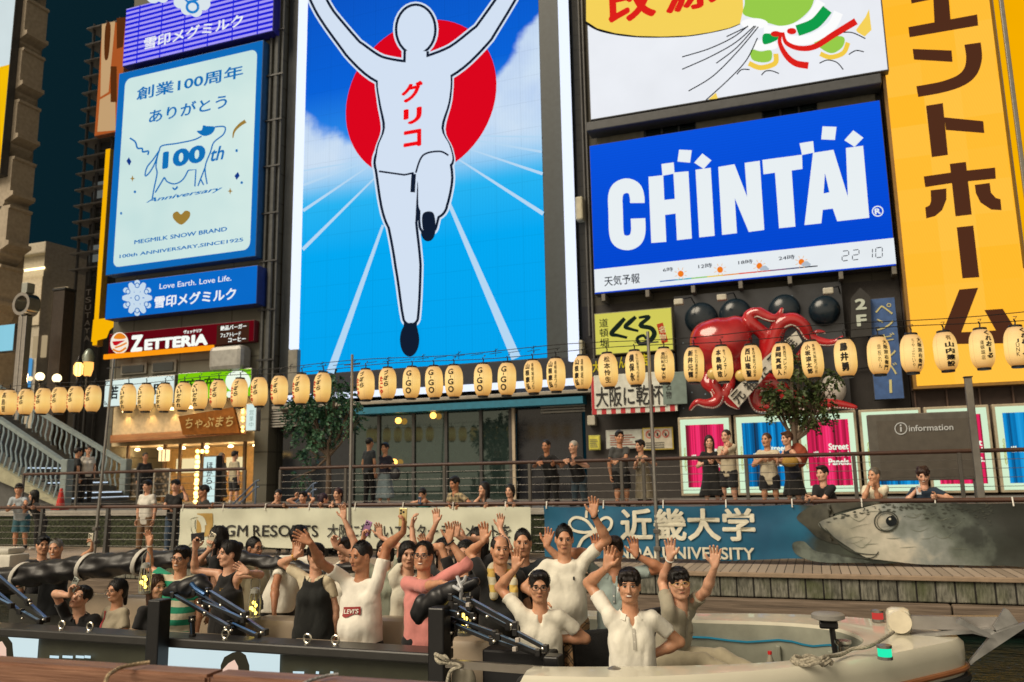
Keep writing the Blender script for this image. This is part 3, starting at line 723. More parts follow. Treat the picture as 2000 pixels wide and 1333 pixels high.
b = Art(d - 5 * LY, cv5); b.line([(1320, 205), (1340, 270), (1420, 305), (1520, 295), (1640, 220), (1780, 135)], [16, 26, 32, 36, 40, 44], True); b.line([(1310, 205), (1300, 270), (1340, 350), (1400, 400), (1480, 415)], [16, 26, 34, 40, 44], True); b.disc((1275, 215), 32, 18); b.disc((1375, 198), 30, 20); b.build('ribbon', RED, g)
b = Art(d - 5 * LY, cv5); b.line([(1105, 400), (1180, 428), (1270, 400), (1275, 340)], 32, True); b.line([(1555, 340), (1620, 362), (1700, 335), (1730, 270)], 30, True); b.build('ring', emi('#f8d04a', .95), g)
b = Art(d - 5 * LY, cv5)
for ps in ([(685, 360), (850, 310), (1000, 240), (1100, 165)], [(685, 438), (860, 360), (1020, 270), (1140, 165)], [(725, 575), (880, 480), (1040, 320), (1165, 170)], [(900, 400), (1030, 300), (1150, 165)], [(835, 632), (980, 500), (1090, 380), (1160, 240)], [(965, 232), (1100, 168)], [(1030, 470), (1060, 440), (1110, 440)], [(1185, 475), (1210, 450), (1250, 448), (1295, 465)], [(1550, 400), (1600, 380), (1660, 395), (1700, 440)], [(1735, 345), (1780, 320), (1830, 328)], [(1700, 205), (1760, 208), (1840, 245)]):
    b.line(ps, 7, True)
b.build('wind_lines', INK, g)

# ---- rental agency screen
d = 24.9
X0, X1, Z0, Z1 = -6.14, 2.65, 8.27, 13.26
m, nb, c = newmat(emission=True, light=True)
v, X, Y, Z = nb.pos(); ln = nb.rng(nb.math('FRACT', nb.math('MULTIPLY', Z, 1 / .085)), 0, 1, .9, 1.0)
cc = nb.ramp(nb.rng(Z, Z0, Z1), [(0, '#0446d2'), (1, '#0a55e2')]); vm = nb.n.new('ShaderNodeVectorMath'); vm.operation = 'SCALE'
nb.l.new(cc, vm.inputs[0]); nb.l.new(ln, vm.inputs['Scale']); nb.l.new(vm.outputs[0], c)
g = sign('rental_screen', 'royal blue LED screen with huge white capitals and a white weather strip', 'screen', (1161, 576), (1719, 195.4), d, .5, m, mat((.05, .05, .055), .5), .02)
d -= .03; cv6 = zo(1120, 180, 3.125)
x0, x1, z0, z1 = rect((1161, 575), (1751, 464.2), d); MB().box(X0 + .02, X1 - .02, d - .002, d + .012, Z0 + .02, px(1450, 496.3, d).z).build('weather_strip', emi('#eef4f8', .95, True), g)
b = Art(d, cv6)
b.line(cr([(390, 678), (388, 640), (372, 592), (325, 572), (276, 592), (256, 640), (258, 740), (262, 855), (280, 905), (330, 922), (376, 902), (395, 855), (394, 772)], 5), 89)
b.poly([(458, 518), (548, 508), (567, 915), (475, 922)], [(610, 492), (702, 484), (723, 895), (632, 905)], [(548, 660), (622, 652), (626, 742), (552, 752)],
       [(537, 440), (612, 430), (617, 498), (543, 512)], [(745, 475), (838, 463), (862, 878), (768, 888)], [(645, 352), (722, 356), (712, 432), (635, 425)], [(787, 375), (842, 418), (795, 470), (737, 432)],
       [(884, 458), (983, 441), (1060, 640), (1045, 433), (1137, 420), (1165, 842), (1070, 855), (985, 650), (998, 862), (907, 873)],
       [(1153, 415), (1395, 383), (1398, 470), (1332, 480), (1355, 822), (1255, 832), (1230, 493), (1160, 503)],
       [(1410, 813), (1462, 372), (1587, 353), (1675, 640), (1663, 342), (1768, 328), (1806, 768), (1610, 790), (1583, 712), (1522, 720), (1513, 802)],
       [(1380, 313), (1463, 300), (1470, 370), (1395, 385)], [(1520, 210), (1606, 213), (1596, 293), (1512, 290)], [(1708, 234), (1770, 280), (1716, 335), (1653, 295)])
b.ring((1857, 728), 32, 30, 7); b.text('R', (1840, 748), (1874, 708), .04); b.build('lettering', emi('#eef5f8', .95), g)
b = Art(d - LY, cv6); b.poly([(1535, 495), (1562, 612), (1527, 620)]); b.build('counter', emi('#0850dc', .9), g)
b = Art(d - LY, cv6); b.text('天気予報', (190, 1188), (403, 1105), .01)
for s, bl, tr in (('6時', (547, 1100), (607, 1068)), ('12時', (763, 1080), (845, 1043)), ('18時', (1007, 1055), (1093, 1020)), ('24時', (1253, 1030), (1350, 992))): b.text(s, bl, tr, .01)
def seg7(b, ch, x, y, w, h, t=5):
    S = {'2': 'abged', '1': 'bc', '0': 'abcdef'}[ch]; sl = -.095 * w
    L = {'a': ((0, 0), (w, 0)), 'b': ((w, 0), (w, h / 2)), 'c': ((w, h / 2), (w, h)), 'd': ((0, h), (w, h)), 'e': ((0, h / 2), (0, h)), 'f': ((0, 0), (0, h / 2)), 'g': ((0, h / 2), (w, h / 2))}
    for q in S:
        (ax, ay), (bx, by) = L[q]; k = .12; b.line([(x + ax + (bx - ax) * k, y + ay + (by - ay) * k - ax * .095), (x + bx - (bx - ax) * k, y + by - (by - ay) * k - bx * .095)], t)
for ch, x, y in (('2', 1640, 972), ('2', 1703, 966), ('1', 1785, 958), ('0', 1845, 952)): seg7(b, ch, x, y, 40, 60)
b.build('weather_lettering', emi((.012, .016, .03), 1), g)
cols = ['#1c63b4', '#2ab0c8', '#8ad058', '#f4d020', '#f49a20', '#ee4a20', '#d8302c', '#7a3070', '#2c2a66', '#14162a']
for i, cc in enumerate(cols):
    t0, t1 = i / 10, (i + 1) / 10; q = lambda t: (527 + 963 * t, 1157 - 95 * t)
    Art(d - LY, cv6).line([q(t0), q(t1)], 7).build('scale_line', emi(cc, .9), g)
b = Art(d - 2 * LY, cv6)
for x, y in ((655, 1110), (895, 1085), (1135, 1062), (1392, 1038)):
    for i in range(8): a = R_(45 * i + 20); b.line([(x + 24 * math.cos(a), y + 24 * math.sin(a)), (x + 40 * math.cos(a), y + 40 * math.sin(a))], 4)
b.build('sun_rays', emi('#f4c89a', .9), g)
b = Art(d - 2 * LY, cv6)
for x, y in ((655, 1110), (895, 1085), (1135, 1062), (1392, 1038)): b.disc((x, y), 18, 19)
b.build('sun_icon', emi('#f4801c', .95), g)
b = Art(d - 3 * LY, cv6)
for x, y in ((1165, 1075), (1420, 1048)): b.disc((x, y), 20, 15); b.disc((x - 16, y + 6), 13, 10); b.disc((x + 16, y + 6), 13, 10)
b.build('cloud_icon', emi('#b9c4d0', .9), g)

# ---- tall yellow screen
d = 25.0
X0, X1, Z0 = 2.86, 5.75, 4.81
g = thing('yellow_screen', 'tall amber LED screen with brown katakana stacked vertically', 'screen', (4.3, d, Z0))
MB().box(X0 - .09, X1 + .10, d, d + .4, Z0 - .08, 24).build('cabinet', mat((.25, .13, .02), .4), g)
m, nb, c = newmat(emission=True, light=True, strength=1.12)
v, X, Y, Z = nb.pos()
blk = nb.math('ADD', nb.math('FLOOR', nb.math('MULTIPLY', X, 1 / .95)), nb.math('MULTIPLY', nb.math('FLOOR', nb.math('MULTIPLY', Z, 1 / .95)), 7.3))
w1 = nb.n.new('ShaderNodeTexWhiteNoise'); w1.noise_dimensions = '1D'; nb.l.new(blk, w1.inputs['W'])
ln = nb.rng(nb.math('FRACT', nb.math('MULTIPLY', nb.math('ADD', X, nb.math('MULTIPLY', Z, .3)), 1 / .07)), 0, 1, .93, 1.0)
cc = nb.mix(nb.math('MULTIPLY', w1.outputs[0], .7), '#ffb428', '#ffc04a'); vm = nb.n.new('ShaderNodeVectorMath'); vm.operation = 'SCALE'
nb.l.new(cc, vm.inputs[0]); nb.l.new(ln, vm.inputs['Scale']); nb.l.new(vm.outputs[0], c)
MB().box(X0, X1, d - .012, d - .002, Z0, 24).build('screen_face', m, g)
cv7 = zo(1600, 0, 3.3325); cv8 = zo(1600, 380, 3.3325); d -= .03
b = Art(d, cv7)
b.poly([(735, -160), (830, -172), (855, 128), (750, 150)], [(580, 178), (1028, 95), (1035, 168), (588, 245)], [(590, -60), (960, -120), (965, -50), (600, 25)],
       [(608, 320), (862, 330), (868, 405), (617, 390)], [(695, 690), (805, 672), (838, 1010), (733, 1025)], [(812, 765), (1068, 790), (1075, 868), (825, 848)],
       [(850, 1068), (955, 1055), (993, 1398), (887, 1410)], [(680, 1150), (860, 1124), (868, 1193), (690, 1220)], [(955, 1112), (1145, 1092), (1150, 1165), (965, 1182)],
       [(725, 1240), (828, 1228), (828, 1300), (800, 1370), (755, 1408), (697, 1424), (690, 1352), (718, 1338), (728, 1310)], [(1012, 1205), (1110, 1192), (1118, 1255), (1150, 1290), (1180, 1298), (1187, 1370), (1120, 1366), (1050, 1320), (1020, 1260)])
b.line([(998, 285), (1008, 380), (985, 465), (920, 525), (800, 568), (638, 598)], [108, 104, 92, 78, 72, 72], True)
b.cv = cv8; b.poly([(895, 215), (1003, 203), (1042, 540), (932, 547)], [(912, 620), (1035, 608), (925, 898), (890, 975), (800, 905)], [(890, 975), (925, 898), (1150, 886), (1210, 970)], [(1075, 753), (1195, 745), (1325, 955), (1210, 970), (1150, 886)])
b.build('lettering', emi('#54301f', .9), g)
# brighter yellow panel beyond it
g = sign('billboard', 'plain golden panel just beyond the amber screen', 'billboard', (2003, 520), (2150, -80), 24.6, .3, emi('#fbb400', .95, True), mat((.10, .06, .02), .5), .03)
x0 = px(1978, 200, 24.4).x; 
MB().box(5.98, 9, 24.55, 24.588, 9.5, 24).build('panel', emi('#fbb200', .95, True), g)
b = MB(); b.bevbox(5.86, 5.97, 24.5, 25.2, 9.4, 24, .02); b.build('edge_post', mat((.20, .19, .17), .4, .5), g)

# ---- okonomiyaki / octopus ball shop signs
d = 24.8; cv4 = zo(1120, 560, 3.448)
g = sign('shop_sign', 'lit yellow shop sign with heavy brush hiragana and a red stamp left of the octopus', 'sign', (1163, 695), (1312, 600), d, .3, ledgrad([(0, '#d8cf58'), (1, '#cfc95a')], 5, 8), mat((.2, .19, .1), .5), .03)
b = Art(d - .03, cv4)
b.line([(345, 215), (300, 265), (255, 318), (300, 330), (362, 345)], [24, 34, 30, 22, 18], True); b.line([(420, 205), (380, 240), (350, 272), (390, 288), (438, 300)], [24, 32, 28, 20, 16], True)
b.line([(440, 210), (510, 205), (450, 262), (520, 280), (545, 320), (510, 370), (450, 385), (430, 350), (470, 330), (490, 355)], [16, 24, 28, 30, 34, 32, 28, 22, 20, 14], True)
b.text('道頓堀', (180, 415), (232, 210), .01, vertical=True)
b.build('lettering', emi((.010, .018, .012), 1), g)
b = Art(d - .03, cv4); b.poly([(560, 255), (602, 243), (638, 372), (596, 386)]); b.build('stamp', emi('#c84a2a', .8), g)
b = Art(d - .05, cv4); b.text('名物', (578, 368), (620, 262), .01, vertical=True); b.build('stamp_lettering', emi('#e8dca0', .8), g)
g = sign('shop_sign', 'dark fascia with yellow hiragana squeezed between the yellow sign and the striped sign', 'sign', (1155, 735), (1318, 690), 24.9, .2, mat((.02, .022, .024), .4), None, .01)
b = Art(24.87, cv4); b.text('大', (130, 580), (175, 500), .02); b.text('ちゃん', (220, 560), (345, 470), .02); b.text('本店', (400, 540), (500, 450), .02); b.build('lettering', emi('#d8c02a', .8), g)
m, nb, c = newmat(.6); v, X, Y, Z = nb.pos()
nb.l.new(nb.mix(nb.math('GREATER_THAN', nb.math('FRACT', nb.math('MULTIPLY', X, 1 / .30)), .5), (.45, .02, .03), (.62, .62, .56)), c)
g = sign('striped_sign', 'red and white striped sign with a white plate of big black characters', 'sign', (1156, 811), (1320, 726), 24.7, .25, m, STEEL, .01)
d = 24.67; x0, x1, z0, z1 = rect((1162, 801), (1300, 745), d)
MB().bevbox(x0, x1, d - .03, d, z0 + .02, z1 + .3, .08).build('plate', mat((.62, .64, .58), .5), g)
MB().bevbox(x1 - .1, x1 + .62, d - .04, d - .005, z0 + .05, z1 + .26, .08).build('side_plate', mat((.16, .22, .20), .5), g)
b = Art(d - .05, cv4); b.text('大阪に乾杯', (152, 815), (600, 655), .012); b.text('名物', (625, 760), (655, 640), vertical=True); b.build('lettering', mat((.006, .006, .007), .5), g)
# arrow sign 2F and the blue bar sign
d = 24.6
g = thing('arrow_sign', 'black arrow shaped sign reading 2F beside the blue bar sign', 'sign', (1.5, d, 6))
P = plane_pts([(1662, 660), (1662, 583), (1680, 562), (1700, 580), (1703, 656)], d); MB().prism(P, (0, .15, 0)).build('plate', mat((.018, .017, .016), .5), g)
b = Art(d - .02); b.text('2', (1671, 606), (1691, 583), .04); b.text('F', (1674, 638), (1692, 614), .04); b.build('lettering', emi('#d8d2b0', .75), g)
g = sign('bar_sign', 'faded blue vertical bar sign with yellow katakana beside the black arrow sign', 'sign', (1708, 782), (1748, 580), 24.8, .3, mat((.040, .10, .27), .6, var=.2), None, .02)
b = Art(24.77)
for i, ch in enumerate('ペンギンバー'):
    y = 605 + i * 29; 
    if ch == 'ー': b.line([(1734 + i, y - 8), (1735 + i, y + 18)], 5)
    else: b.text(ch, (1710 + i * 2.4, y + 12), (1742 + i * 2.4, y - 13), .0)
b.build('lettering', mat((.55, .50, .22), .6), g)
# hoardings: illuminated street panels
def street_panel(i, xl, xr, hue, label):
    d = 24.7; x0, x1 = xl, xr; z0, z1 = 1.90, 4.20
    g = thing('street_panel', label, 'light panel', ((x0 + x1) / 2, d, z0), 'illuminated street panels')
    MB().bevbox(x0, x1, d, d + .25, z0, z1, .02).build('frame', mat((.42, .36, .26), .4, .3), g)
    MB().box(x0 + .07, x1 - .07, d - .012, d - .002, z0 + .07, z1 - .07).build('light_border', emi('#d8f2cf', .98, True), g)
    m, nb, c = newmat(emission=True, light=True); v, X, Y, Z = nb.pos()
    s1 = nb.noise(1.0, 2, sxyz=(3.6, 0, 0)); s2 = nb.noise(1.0, 2, sxyz=(17, 0, 0))
    t = nb.math('ADD', nb.math('MULTIPLY', s1, .62), nb.math('MULTIPLY', s2, .38))
    st = [(.36, (.05, .012, .014)), (.45, (.30, .012, .04)), (.53, (.80, .02, .11)), (.60, (.95, .05, .20)), (.66, (.25, .01, .03))] if hue == 'pink' else [(.36, (.012, .016, .022)), (.45, (.004, .08, .22)), (.53, (.004, .24, .60)), (.62, (.02, .36, .75)), (.68, (.004, .06, .18))]
    nb.l.new(nb.ramp(t, st), c)
    MB().box(x0 + .22, x1 - .22, d - .026, d - .014, z0 + .24, z1 - .24).build('poster', m, g)
    b = Art(d - .05); xr2 = x1 - .26
    b.textw('Street', xr2 - .52, xr2, 3.12, 3.30, .03); b.textw('illuminated', xr2 - .92, xr2, 2.93, 3.09, .03); b.textw('Panels.', xr2 - .55, xr2 + .02, 2.70, 2.88, .03)
    b.build('lettering', emi('#eef8e4', 1), g)
    b = Art(d - .05); b.textw('ADVERTISEMENT', x0 + .15, x0 + .205, 2.6, 3.3, .02, vertical=True); b.build('small_print', emi('#b9b40c', .8), g)
sx = [px(q, 890, 24.7).x for q in (1327, 1437, 1562, 1684, 1813, 1948, 2085)]
for i in range(6):
    hue = 'pink' if i % 2 == 0 else 'blue'
    lb = ['pink striped street panel behind the long haired woman and the man in a pale shirt', 'blue striped street panel behind the man with a backpack and the woman in navy', 'pink striped street panel right behind the tree trunk',
          'blue striped street panel mostly hidden behind the grey information board', 'pink striped street panel between information board and tall post', 'blue striped street panel cut by the right frame edge'][i]
    street_panel(i, sx[i], sx[i + 1] - .07, hue, lb)
# information board
d = 19.0
g = thing('information_board', 'grey steel information board with white lettering standing on the terrace', 'board', (1.4, d, 1.82))
P = plane_pts([(1705, 815), (1893, 803), (1910, 930), (1722, 940)], d); x0, x1, z0, z1 = P[0].x, P[1].x, P[3].z, P[0].z + .05
MB().bevbox(x0 - .12, x1 + .1, d, d + .2, z0, z1, .02).build('frame', mat((.115, .108, .095), .45, .3), g)
MB().box(x0 + .06, x1 - .04, d - .012, d - .002, z0 + .06, z1 - .14).build('panel', mat((.085, .075, .062), .4), g)
b = MB(); b.bevbox(x0 - .1, x0 + .02, d + .03, d + .15, 1.82, z0, .01); b.bevbox(x1 - .05, x1 + .07, d + .03, d + .15, 1.82, z0, .01); b.build('leg', mat((.10, .095, .085), .5, .3), g)
cv9 = zo(1600, 780, 5); b = Art(d - .03, cv9); b.text('information', (878, 315), (1305, 240), .01); b.ring((798, 287), 58, 56, 9); b.disc((795, 255), 9, 9); b.line([(797, 272), (799, 318)], 16); b.build('lettering', emi('#d9cfba', .72), g)
# notices on the dark wall
for bl, tr, label, k in (((1184, 878), (1254, 838), 'white notice with red and grey lines behind the man with a backpack', 0), ((1256, 880), (1314, 834), 'white prohibition notice with three red circles and yellow border', 1), ((1150, 880), (1172, 850), 'small yellow notice on the dark wall beside the black louvred door', 2)):
    d = 25.3
    g = sign('notice', label, 'notice', bl, tr, d, .04, mat([(.52, .55, .50), (.56, .52, .42), (.60, .56, .08)][k], .6), mat([(.4, .4, .38), (.55, .42, .06), (.4, .38, .06)][k], .5), .04)
    x0, x1, z0, z1 = rect(bl, tr, d); b = MB(); w = x1 - x0; h = z1 - z0; dd = d - .03
    if k == 1:
        a = Art(dd)
        for q in (1268, 1284, 1300): a.ring((q, 848 - (q - 1284) * .05), 6, 7, 1.6, 18); a.line([(q - 4, 844), (q + 4, 852)], 1.5)
        a.build('red_circles', mat((.55, .08, .06), .6), g)
        a = Art(dd - .01)
        for q in (1268, 1284, 1300): a.disc((q, 849), 2, 3.6)
        a.build('pictograms', mat((.03, .03, .03), .6), g)
        for i in range(3): b.quad((x0 + .1 * w, dd, z0 + h * (.30 - .1 * i)), (x0 + .7 * w, dd, z0 + h * (.30 - .1 * i)), (x0 + .7 * w, dd, z0 + h * (.34 - .1 * i)), (x0 + .1 * w, dd, z0 + h * (.34 - .1 * i)))
    else:
        for i in range(5): b.quad((x0 + .12 * w, dd, z0 + h * (.2 + .12 * i)), (x0 + (.8 - .07 * (i % 3)) * w, dd, z0 + h * (.2 + .12 * i)), (x0 + (.8 - .07 * (i % 3)) * w, dd, z0 + h * (.24 + .12 * i)), (x0 + .12 * w, dd, z0 + h * (.24 + .12 * i)))
    b.build('text_lines', mat((.35, .08, .06) if k == 0 else (.12, .12, .10), .6), g, recalc=False)
# left side: screens
g = thing('led_screen', 'tall white and yellow LED screen cut by the left frame edge', 'screen', (-32, 26.2, 8))
d = 26.2; xr = px(16, 160, d).x; zt = px(20, 126, d).z
MB().box(-48, xr, d, d + .4, px(0, 340, d).z, 40).build('cabinet', mat((.05, .05, .05), .5), g)
MB().box(-48, xr - .03, d - .012, d - .002, zt, 40).build('white_area', emi('#d6e4e6', .95, True), g)
MB().box(-48, xr - .03, d - .012, d - .002, px(0, 340, d).z, zt - .01).build('yellow_area', emi('#f8c008', .95, True), g)
g = sign('food_billboard', 'orange brown food photograph billboard left of the slatted blue billboard', 'billboard', (184, 267), (248, 38), 27, .3, None or emi('#c8662e', .7, True), mat((.3, .1, .04), .5), .03)
d = 26.97; b = Art(d); b.poly([(199, 48), (225, 42), (212, 180), (196, 190)]); b.poly([(195, 195), (225, 178), (226, 255), (190, 258)]); b.build('paper', emi('#dcb482', .75), g)
b = Art(d - LY); b.line([(222, 130), (222, 200)], 12); b.poly([(228, 36), (246, 34), (240, 92), (228, 96)]); b.smooth([(206, 52), (216, 50), (212, 110), (204, 112)]); b.build('dark_detail', emi('#6e3a18', .6), g)
g = sign('billboard', 'plain yellow vertical panel left of the anniversary billboard', 'billboard', (180, 676), (216, 290), 26, .3, emi('#fcb806', .95, True), mat((.3, .18, .02), .5), .02)
P = plane_pts([(180, 640), (236, 640), (238, 660), (198, 665), (196, 676), (180, 676)], 25.9)
MB().prism(plane_pts([(178, 668), (182, 625), (236, 618), (232, 628), (212, 645), (206, 660)], 25.92), (0, .06, 0)).build('panel', emi('#fcb806', .95), g)
g = sign('shop_sign', 'dark vertical sign with grey capitals on the office tower', 'sign', (163, 642), (182, 556), 33, .3, mat((.035, .03, .028), .5), None, .02)
b = Art(32.96)
for i, ch in enumerate('TSUTAYA'): b.text(ch, (167 - i * .6, 577 + i * 15), (179 - i * .6, 565 + i * 15))
b.build('lettering', mat((.45, .42, .40), .5), g)
g = sign('video_screen', 'small pale blue video screen near the left edge below the stone balconies', 'screen', (-20, 690), (30, 632), 26.2, .3, emi('#8fd0e4', .95, True), None, .03)
g = sign('shop_sign', 'white vertical light box beside the copper shop sign', 'sign', (479, 843), (502, 788), 24.3, .25, emi('#def2ea', .95, True), STEEL, .03)
b = Art(24.27); b.text('営業中', (486, 836), (496, 800), vertical=True); b.build('lettering', emi('#9ab4aa', .8), g)
b = MB()
for i, y in enumerate((801, 806, 816, 822, 835, 842)):
    c = px(474, y, 24.2); l = MB().ball(c, .055, 8, 6).build('bulb', emi((1, .62, .15), 5), g)
# copper shop sign leaning over the awning
d = 24.3
g = thing('copper_sign', 'tilted copper coloured shop sign with gold script above the cafe awning', 'sign', (-21, d, 4.6))
P = plane_pts([(352, 814), (459, 796), (468, 846), (357, 850)], d); P[0].y -= .1; P[1].y -= .1
MB().prism(P, (0, .12, 0)).build('plate', mat((.40, .14, .025), .35, .6, .2), g)
b = Art(d - .12); b.text('ちゃぶまち', (362, 838), (456, 812), .01, .2); b.build('lettering', mat((.75, .55, .22), .3, .8), g)
# lit pillar sign and bulb string in front of the cafe
d = 23.4
g = sign('pillar_sign', 'glowing white pillar sign with black brush script before the cafe', 'sign', (393, 985), (424, 890), d, .3, emi('#d8f4f0', .95, True), mat((.03, .03, .03), .5), .04)
b = Art(d - .03); b.text('ほがらか', (402, 962), (416, 902), .02, vertical=True); b.build('lettering', INK, g)
g = thing('bulb_string', 'vertical string of round amber bulbs beside the white pillar sign', 'lights', (px(381, 985, 23.3).x, 23.3, 1.83))
p0, p1 = px(382, 985, 23.3), px(382, 884, 23.3); MB().tube([(p0.x, 23.36, 1.83), (p1.x, 23.36, p1.z)], .03).build('post', DARK, g)
for i in range(11):
    c = px(382, 893 + i * 8.6 + (i % 3), 23.3); MB().ball((p0.x + .02 * (i % 2), 23.28, c.z), .075, 10, 8).build('bulb', emi((1, .60, .16), 6, True), g)
for i in range(3): c = px(386 + i * 9, 882, 23.3); MB().ball(c, .07, 10, 8).build('bulb', emi((1, .60, .16), 6), g)
# ================================================================== ORGANIC SURFACES (blended volumes -> one mesh)
class Field:
    def __init__(s, lo, hi, h):
        s.h = h; s.lo = np.array(lo, float) - 3 * h; n = np.maximum(((np.array(hi) + 3 * h - s.lo) / h).astype(int) + 1, 4)
        s.ax = [s.lo[i] + h * np.arange(n[i]) for i in range(3)]; s.f = np.full(n, 1e3, np.float32)
    def blk(s, lo, hi, m):
        out = []
        for i in range(3):
            a = int(max(0, math.floor((lo[i] - m - s.lo[i]) / s.h))); b = int(min(s.f.shape[i], math.ceil((hi[i] + m - s.lo[i]) / s.h) + 1))
            if b <= a: return None
            out.append(slice(a, b))
        return tuple(out)
    def xyz(s, b): return (s.ax[0][b[0]][:, None, None], s.ax[1][b[1]][None, :, None], s.ax[2][b[2]][None, None, :])
    def merge(s, b, d, k):
        o = s.f[b]
        if k > 0:
            hh = np.clip(.5 + .5 * (o - d) / k, 0, 1); r = o * (1 - hh) + d * hh - k * hh * (1 - hh)
            s.f[b] = np.where(o > 100, d, r)
        else: s.f[b] = np.minimum(o, d)
    def cone(s, a, b, r1, r2, k=.02, cut=None):
        a, b = np.array(a, float), np.array(b, float); R = max(r1, r2); bb = s.blk(np.minimum(a, b) - R, np.maximum(a, b) + R, k + 2.5 * s.h)
        if bb is None: return s
        X, Y, Z = s.xyz(bb); ba = b - a; L = max(ba @ ba, 1e-9)
        t = np.clip(((X - a[0]) * ba[0] + (Y - a[1]) * ba[1] + (Z - a[2]) * ba[2]) / L, 0, 1)
        d = np.sqrt((X - a[0] - t * ba[0]) ** 2 + (Y - a[1] - t * ba[1]) ** 2 + (Z - a[2] - t * ba[2]) ** 2) - (r1 + (r2 - r1) * t)
        if cut is not None:
            p, n = np.array(cut[0]), np.array(cut[1]); d = np.maximum(d, (X - p[0]) * n[0] + (Y - p[1]) * n[1] + (Z - p[2]) * n[2])
        s.merge(bb, d, k); return s
    def ell(s, c, r, ax=None, k=.02, sub=False):
        c = np.array(c, float); R = max(r); bb = s.blk(c - R, c + R, k + 2.5 * s.h)
        if bb is None: return s
        X, Y, Z = s.xyz(bb); X, Y, Z = X - c[0], Y - c[1], Z - c[2]
        if ax is None: q = [X, Y, Z]
        else: q = [X * a[0] + Y * a[1] + Z * a[2] for a in ax]
        k0 = np.sqrt(sum((q[i] / r[i]) ** 2 for i in range(3))); k1 = np.sqrt(sum((q[i] / r[i] ** 2) ** 2 for i in range(3))) + 1e-6
        d = k0 * (k0 - 1) / k1
        if sub: s.f[bb] = np.where(s.f[bb] > 100, s.f[bb], np.maximum(s.f[bb], -d))
        else: s.merge(bb, d, k)
        return s
    def keep(s, p, n):
        """keep the half space n.(x-p) > 0"""
        X, Y, Z = s.xyz((slice(None),) * 3); s.f = np.maximum(s.f, -((X - p[0]) * n[0] + (Y - p[1]) * n[1] + (Z - p[2]) * n[2])).astype(np.float32); return s
    def wrinkle(s, amp, fr, ph):
        X, Y, Z = s.xyz((slice(None),) * 3)
        m_ = .5 + .5 * np.sin(fr * .28 * (Z * 1.2 + X) + ph)
        c1 = np.maximum(0, np.sin(fr * .8 * (Z * .8 + X * .9) + 2.4 * np.sin(fr * .30 * (X - Y) + ph) + ph)) ** 3; c2 = np.maximum(0, np.sin(fr * .9 * (Z * .7 - X) + 2.0 * np.sin(fr * .26 * (Z + Y) + ph * 2) + 2)) ** 3
        w = 1.5 * (m_ * c1 + (1 - m_) * c2) - .35 * np.sin(fr * .35 * (Z - .6 * X) + ph)
        s.f = (s.f + amp * w).astype(np.float32); return s
    def strands(s, c, hr, hf, amp, ph):
        X, Y, Z = s.xyz((slice(None),) * 3); X, Y, Z = X - c[0], Y - c[1], Z - c[2]
        a = np.arctan2(X * hr[0] + Y * hr[1], X * hf[0] + Y * hf[1] + .02)
        s.f = (s.f + amp * (np.sin(27 * a + 30 * Z + ph) + .6 * np.sin(47 * a - 22 * Z + 2 * ph))).astype(np.float32); return s
    def mesh(s):
        f = s.f; nx, ny, nz = f.shape; ins = f < 0
        P = np.zeros((nx - 1, ny - 1, nz - 1, 3), np.float32); C = np.zeros((nx - 1, ny - 1, nz - 1), np.float32); E = []
        for a in range(3):
            s0 = [slice(None)] * 3; s1 = [slice(None)] * 3; s0[a] = slice(0, -1); s1[a] = slice(1, None)
            ch = ins[tuple(s0)] != ins[tuple(s1)]
            I = np.argwhere(ch)
            if not len(I): continue
            i1 = I.copy(); i1[:, a] += 1
            v0 = f[tuple(I.T)]; v1 = f[tuple(i1.T)]; t = v0 / (v0 - v1); p = I.astype(np.float32); p[:, a] += t
            u, w = [(1, 2), (2, 0), (0, 1)][a]
            ok = (I[:, u] > 0) & (I[:, w] > 0) & (I[:, u] < f.shape[u] - 1) & (I[:, w] < f.shape[w] - 1)
            I, p, v0 = I[ok], p[ok], v0[ok]; q = []
            for du, dw in ((1, 1), (0, 1), (0, 0), (1, 0)):
                c = I.copy(); c[:, u] -= du; c[:, w] -= dw; q.append(c)
                np.add.at(P, tuple(c.T), p); np.add.at(C, tuple(c.T), 1)
            E.append((q, v0 < 0))
        idx = np.full(C.shape, -1, np.int64); m = C > 0; idx[m] = np.arange(m.sum())
        V = (P[m] / C[m][:, None]) * s.h + s.lo; F = []
        for q, fl in E:
            Q = np.stack([idx[tuple(c.T)] for c in q], 1); Q[~fl] = Q[~fl][:, ::-1]; F.append(Q)
        return V, (np.concatenate(F) if F else np.zeros((0, 4), int))
def npmesh(name, parts, mats, parent):
    """parts: list of (V, F, material index) joined into one smooth mesh"""
    off = np.array(rootloc(parent)); vs, fs, mi, n = [], [], [], 0
    for V, F, k in parts:
        if not len(F): continue
        vs.append(V - off); fs.append(np.asarray(F) + n); mi.append(np.full(len(F), k)); n += len(V)
    V = np.concatenate(vs).astype(np.float32); F = np.concatenate(fs).astype(np.int32); mi = np.concatenate(mi).astype(np.int32)
    me = bpy.data.meshes.new(name); me.vertices.add(len(V)); me.vertices.foreach_set('co', V.ravel())
    me.loops.add(F.size); me.loops.foreach_set('vertex_index', F.ravel()); me.polygons.add(len(F))
    me.polygons.foreach_set('loop_start', np.arange(0, F.size, 4, dtype=np.int32)); me.polygons.foreach_set('material_index', mi)
    for m in (mats if isinstance(mats, (list, tuple)) else [mats]): me.materials.append(m)
    me.update(calc_edges=True); me.shade_smooth()
    o = bpy.data.objects.new(name, me); COL.objects.link(o); o.parent = parent; return o

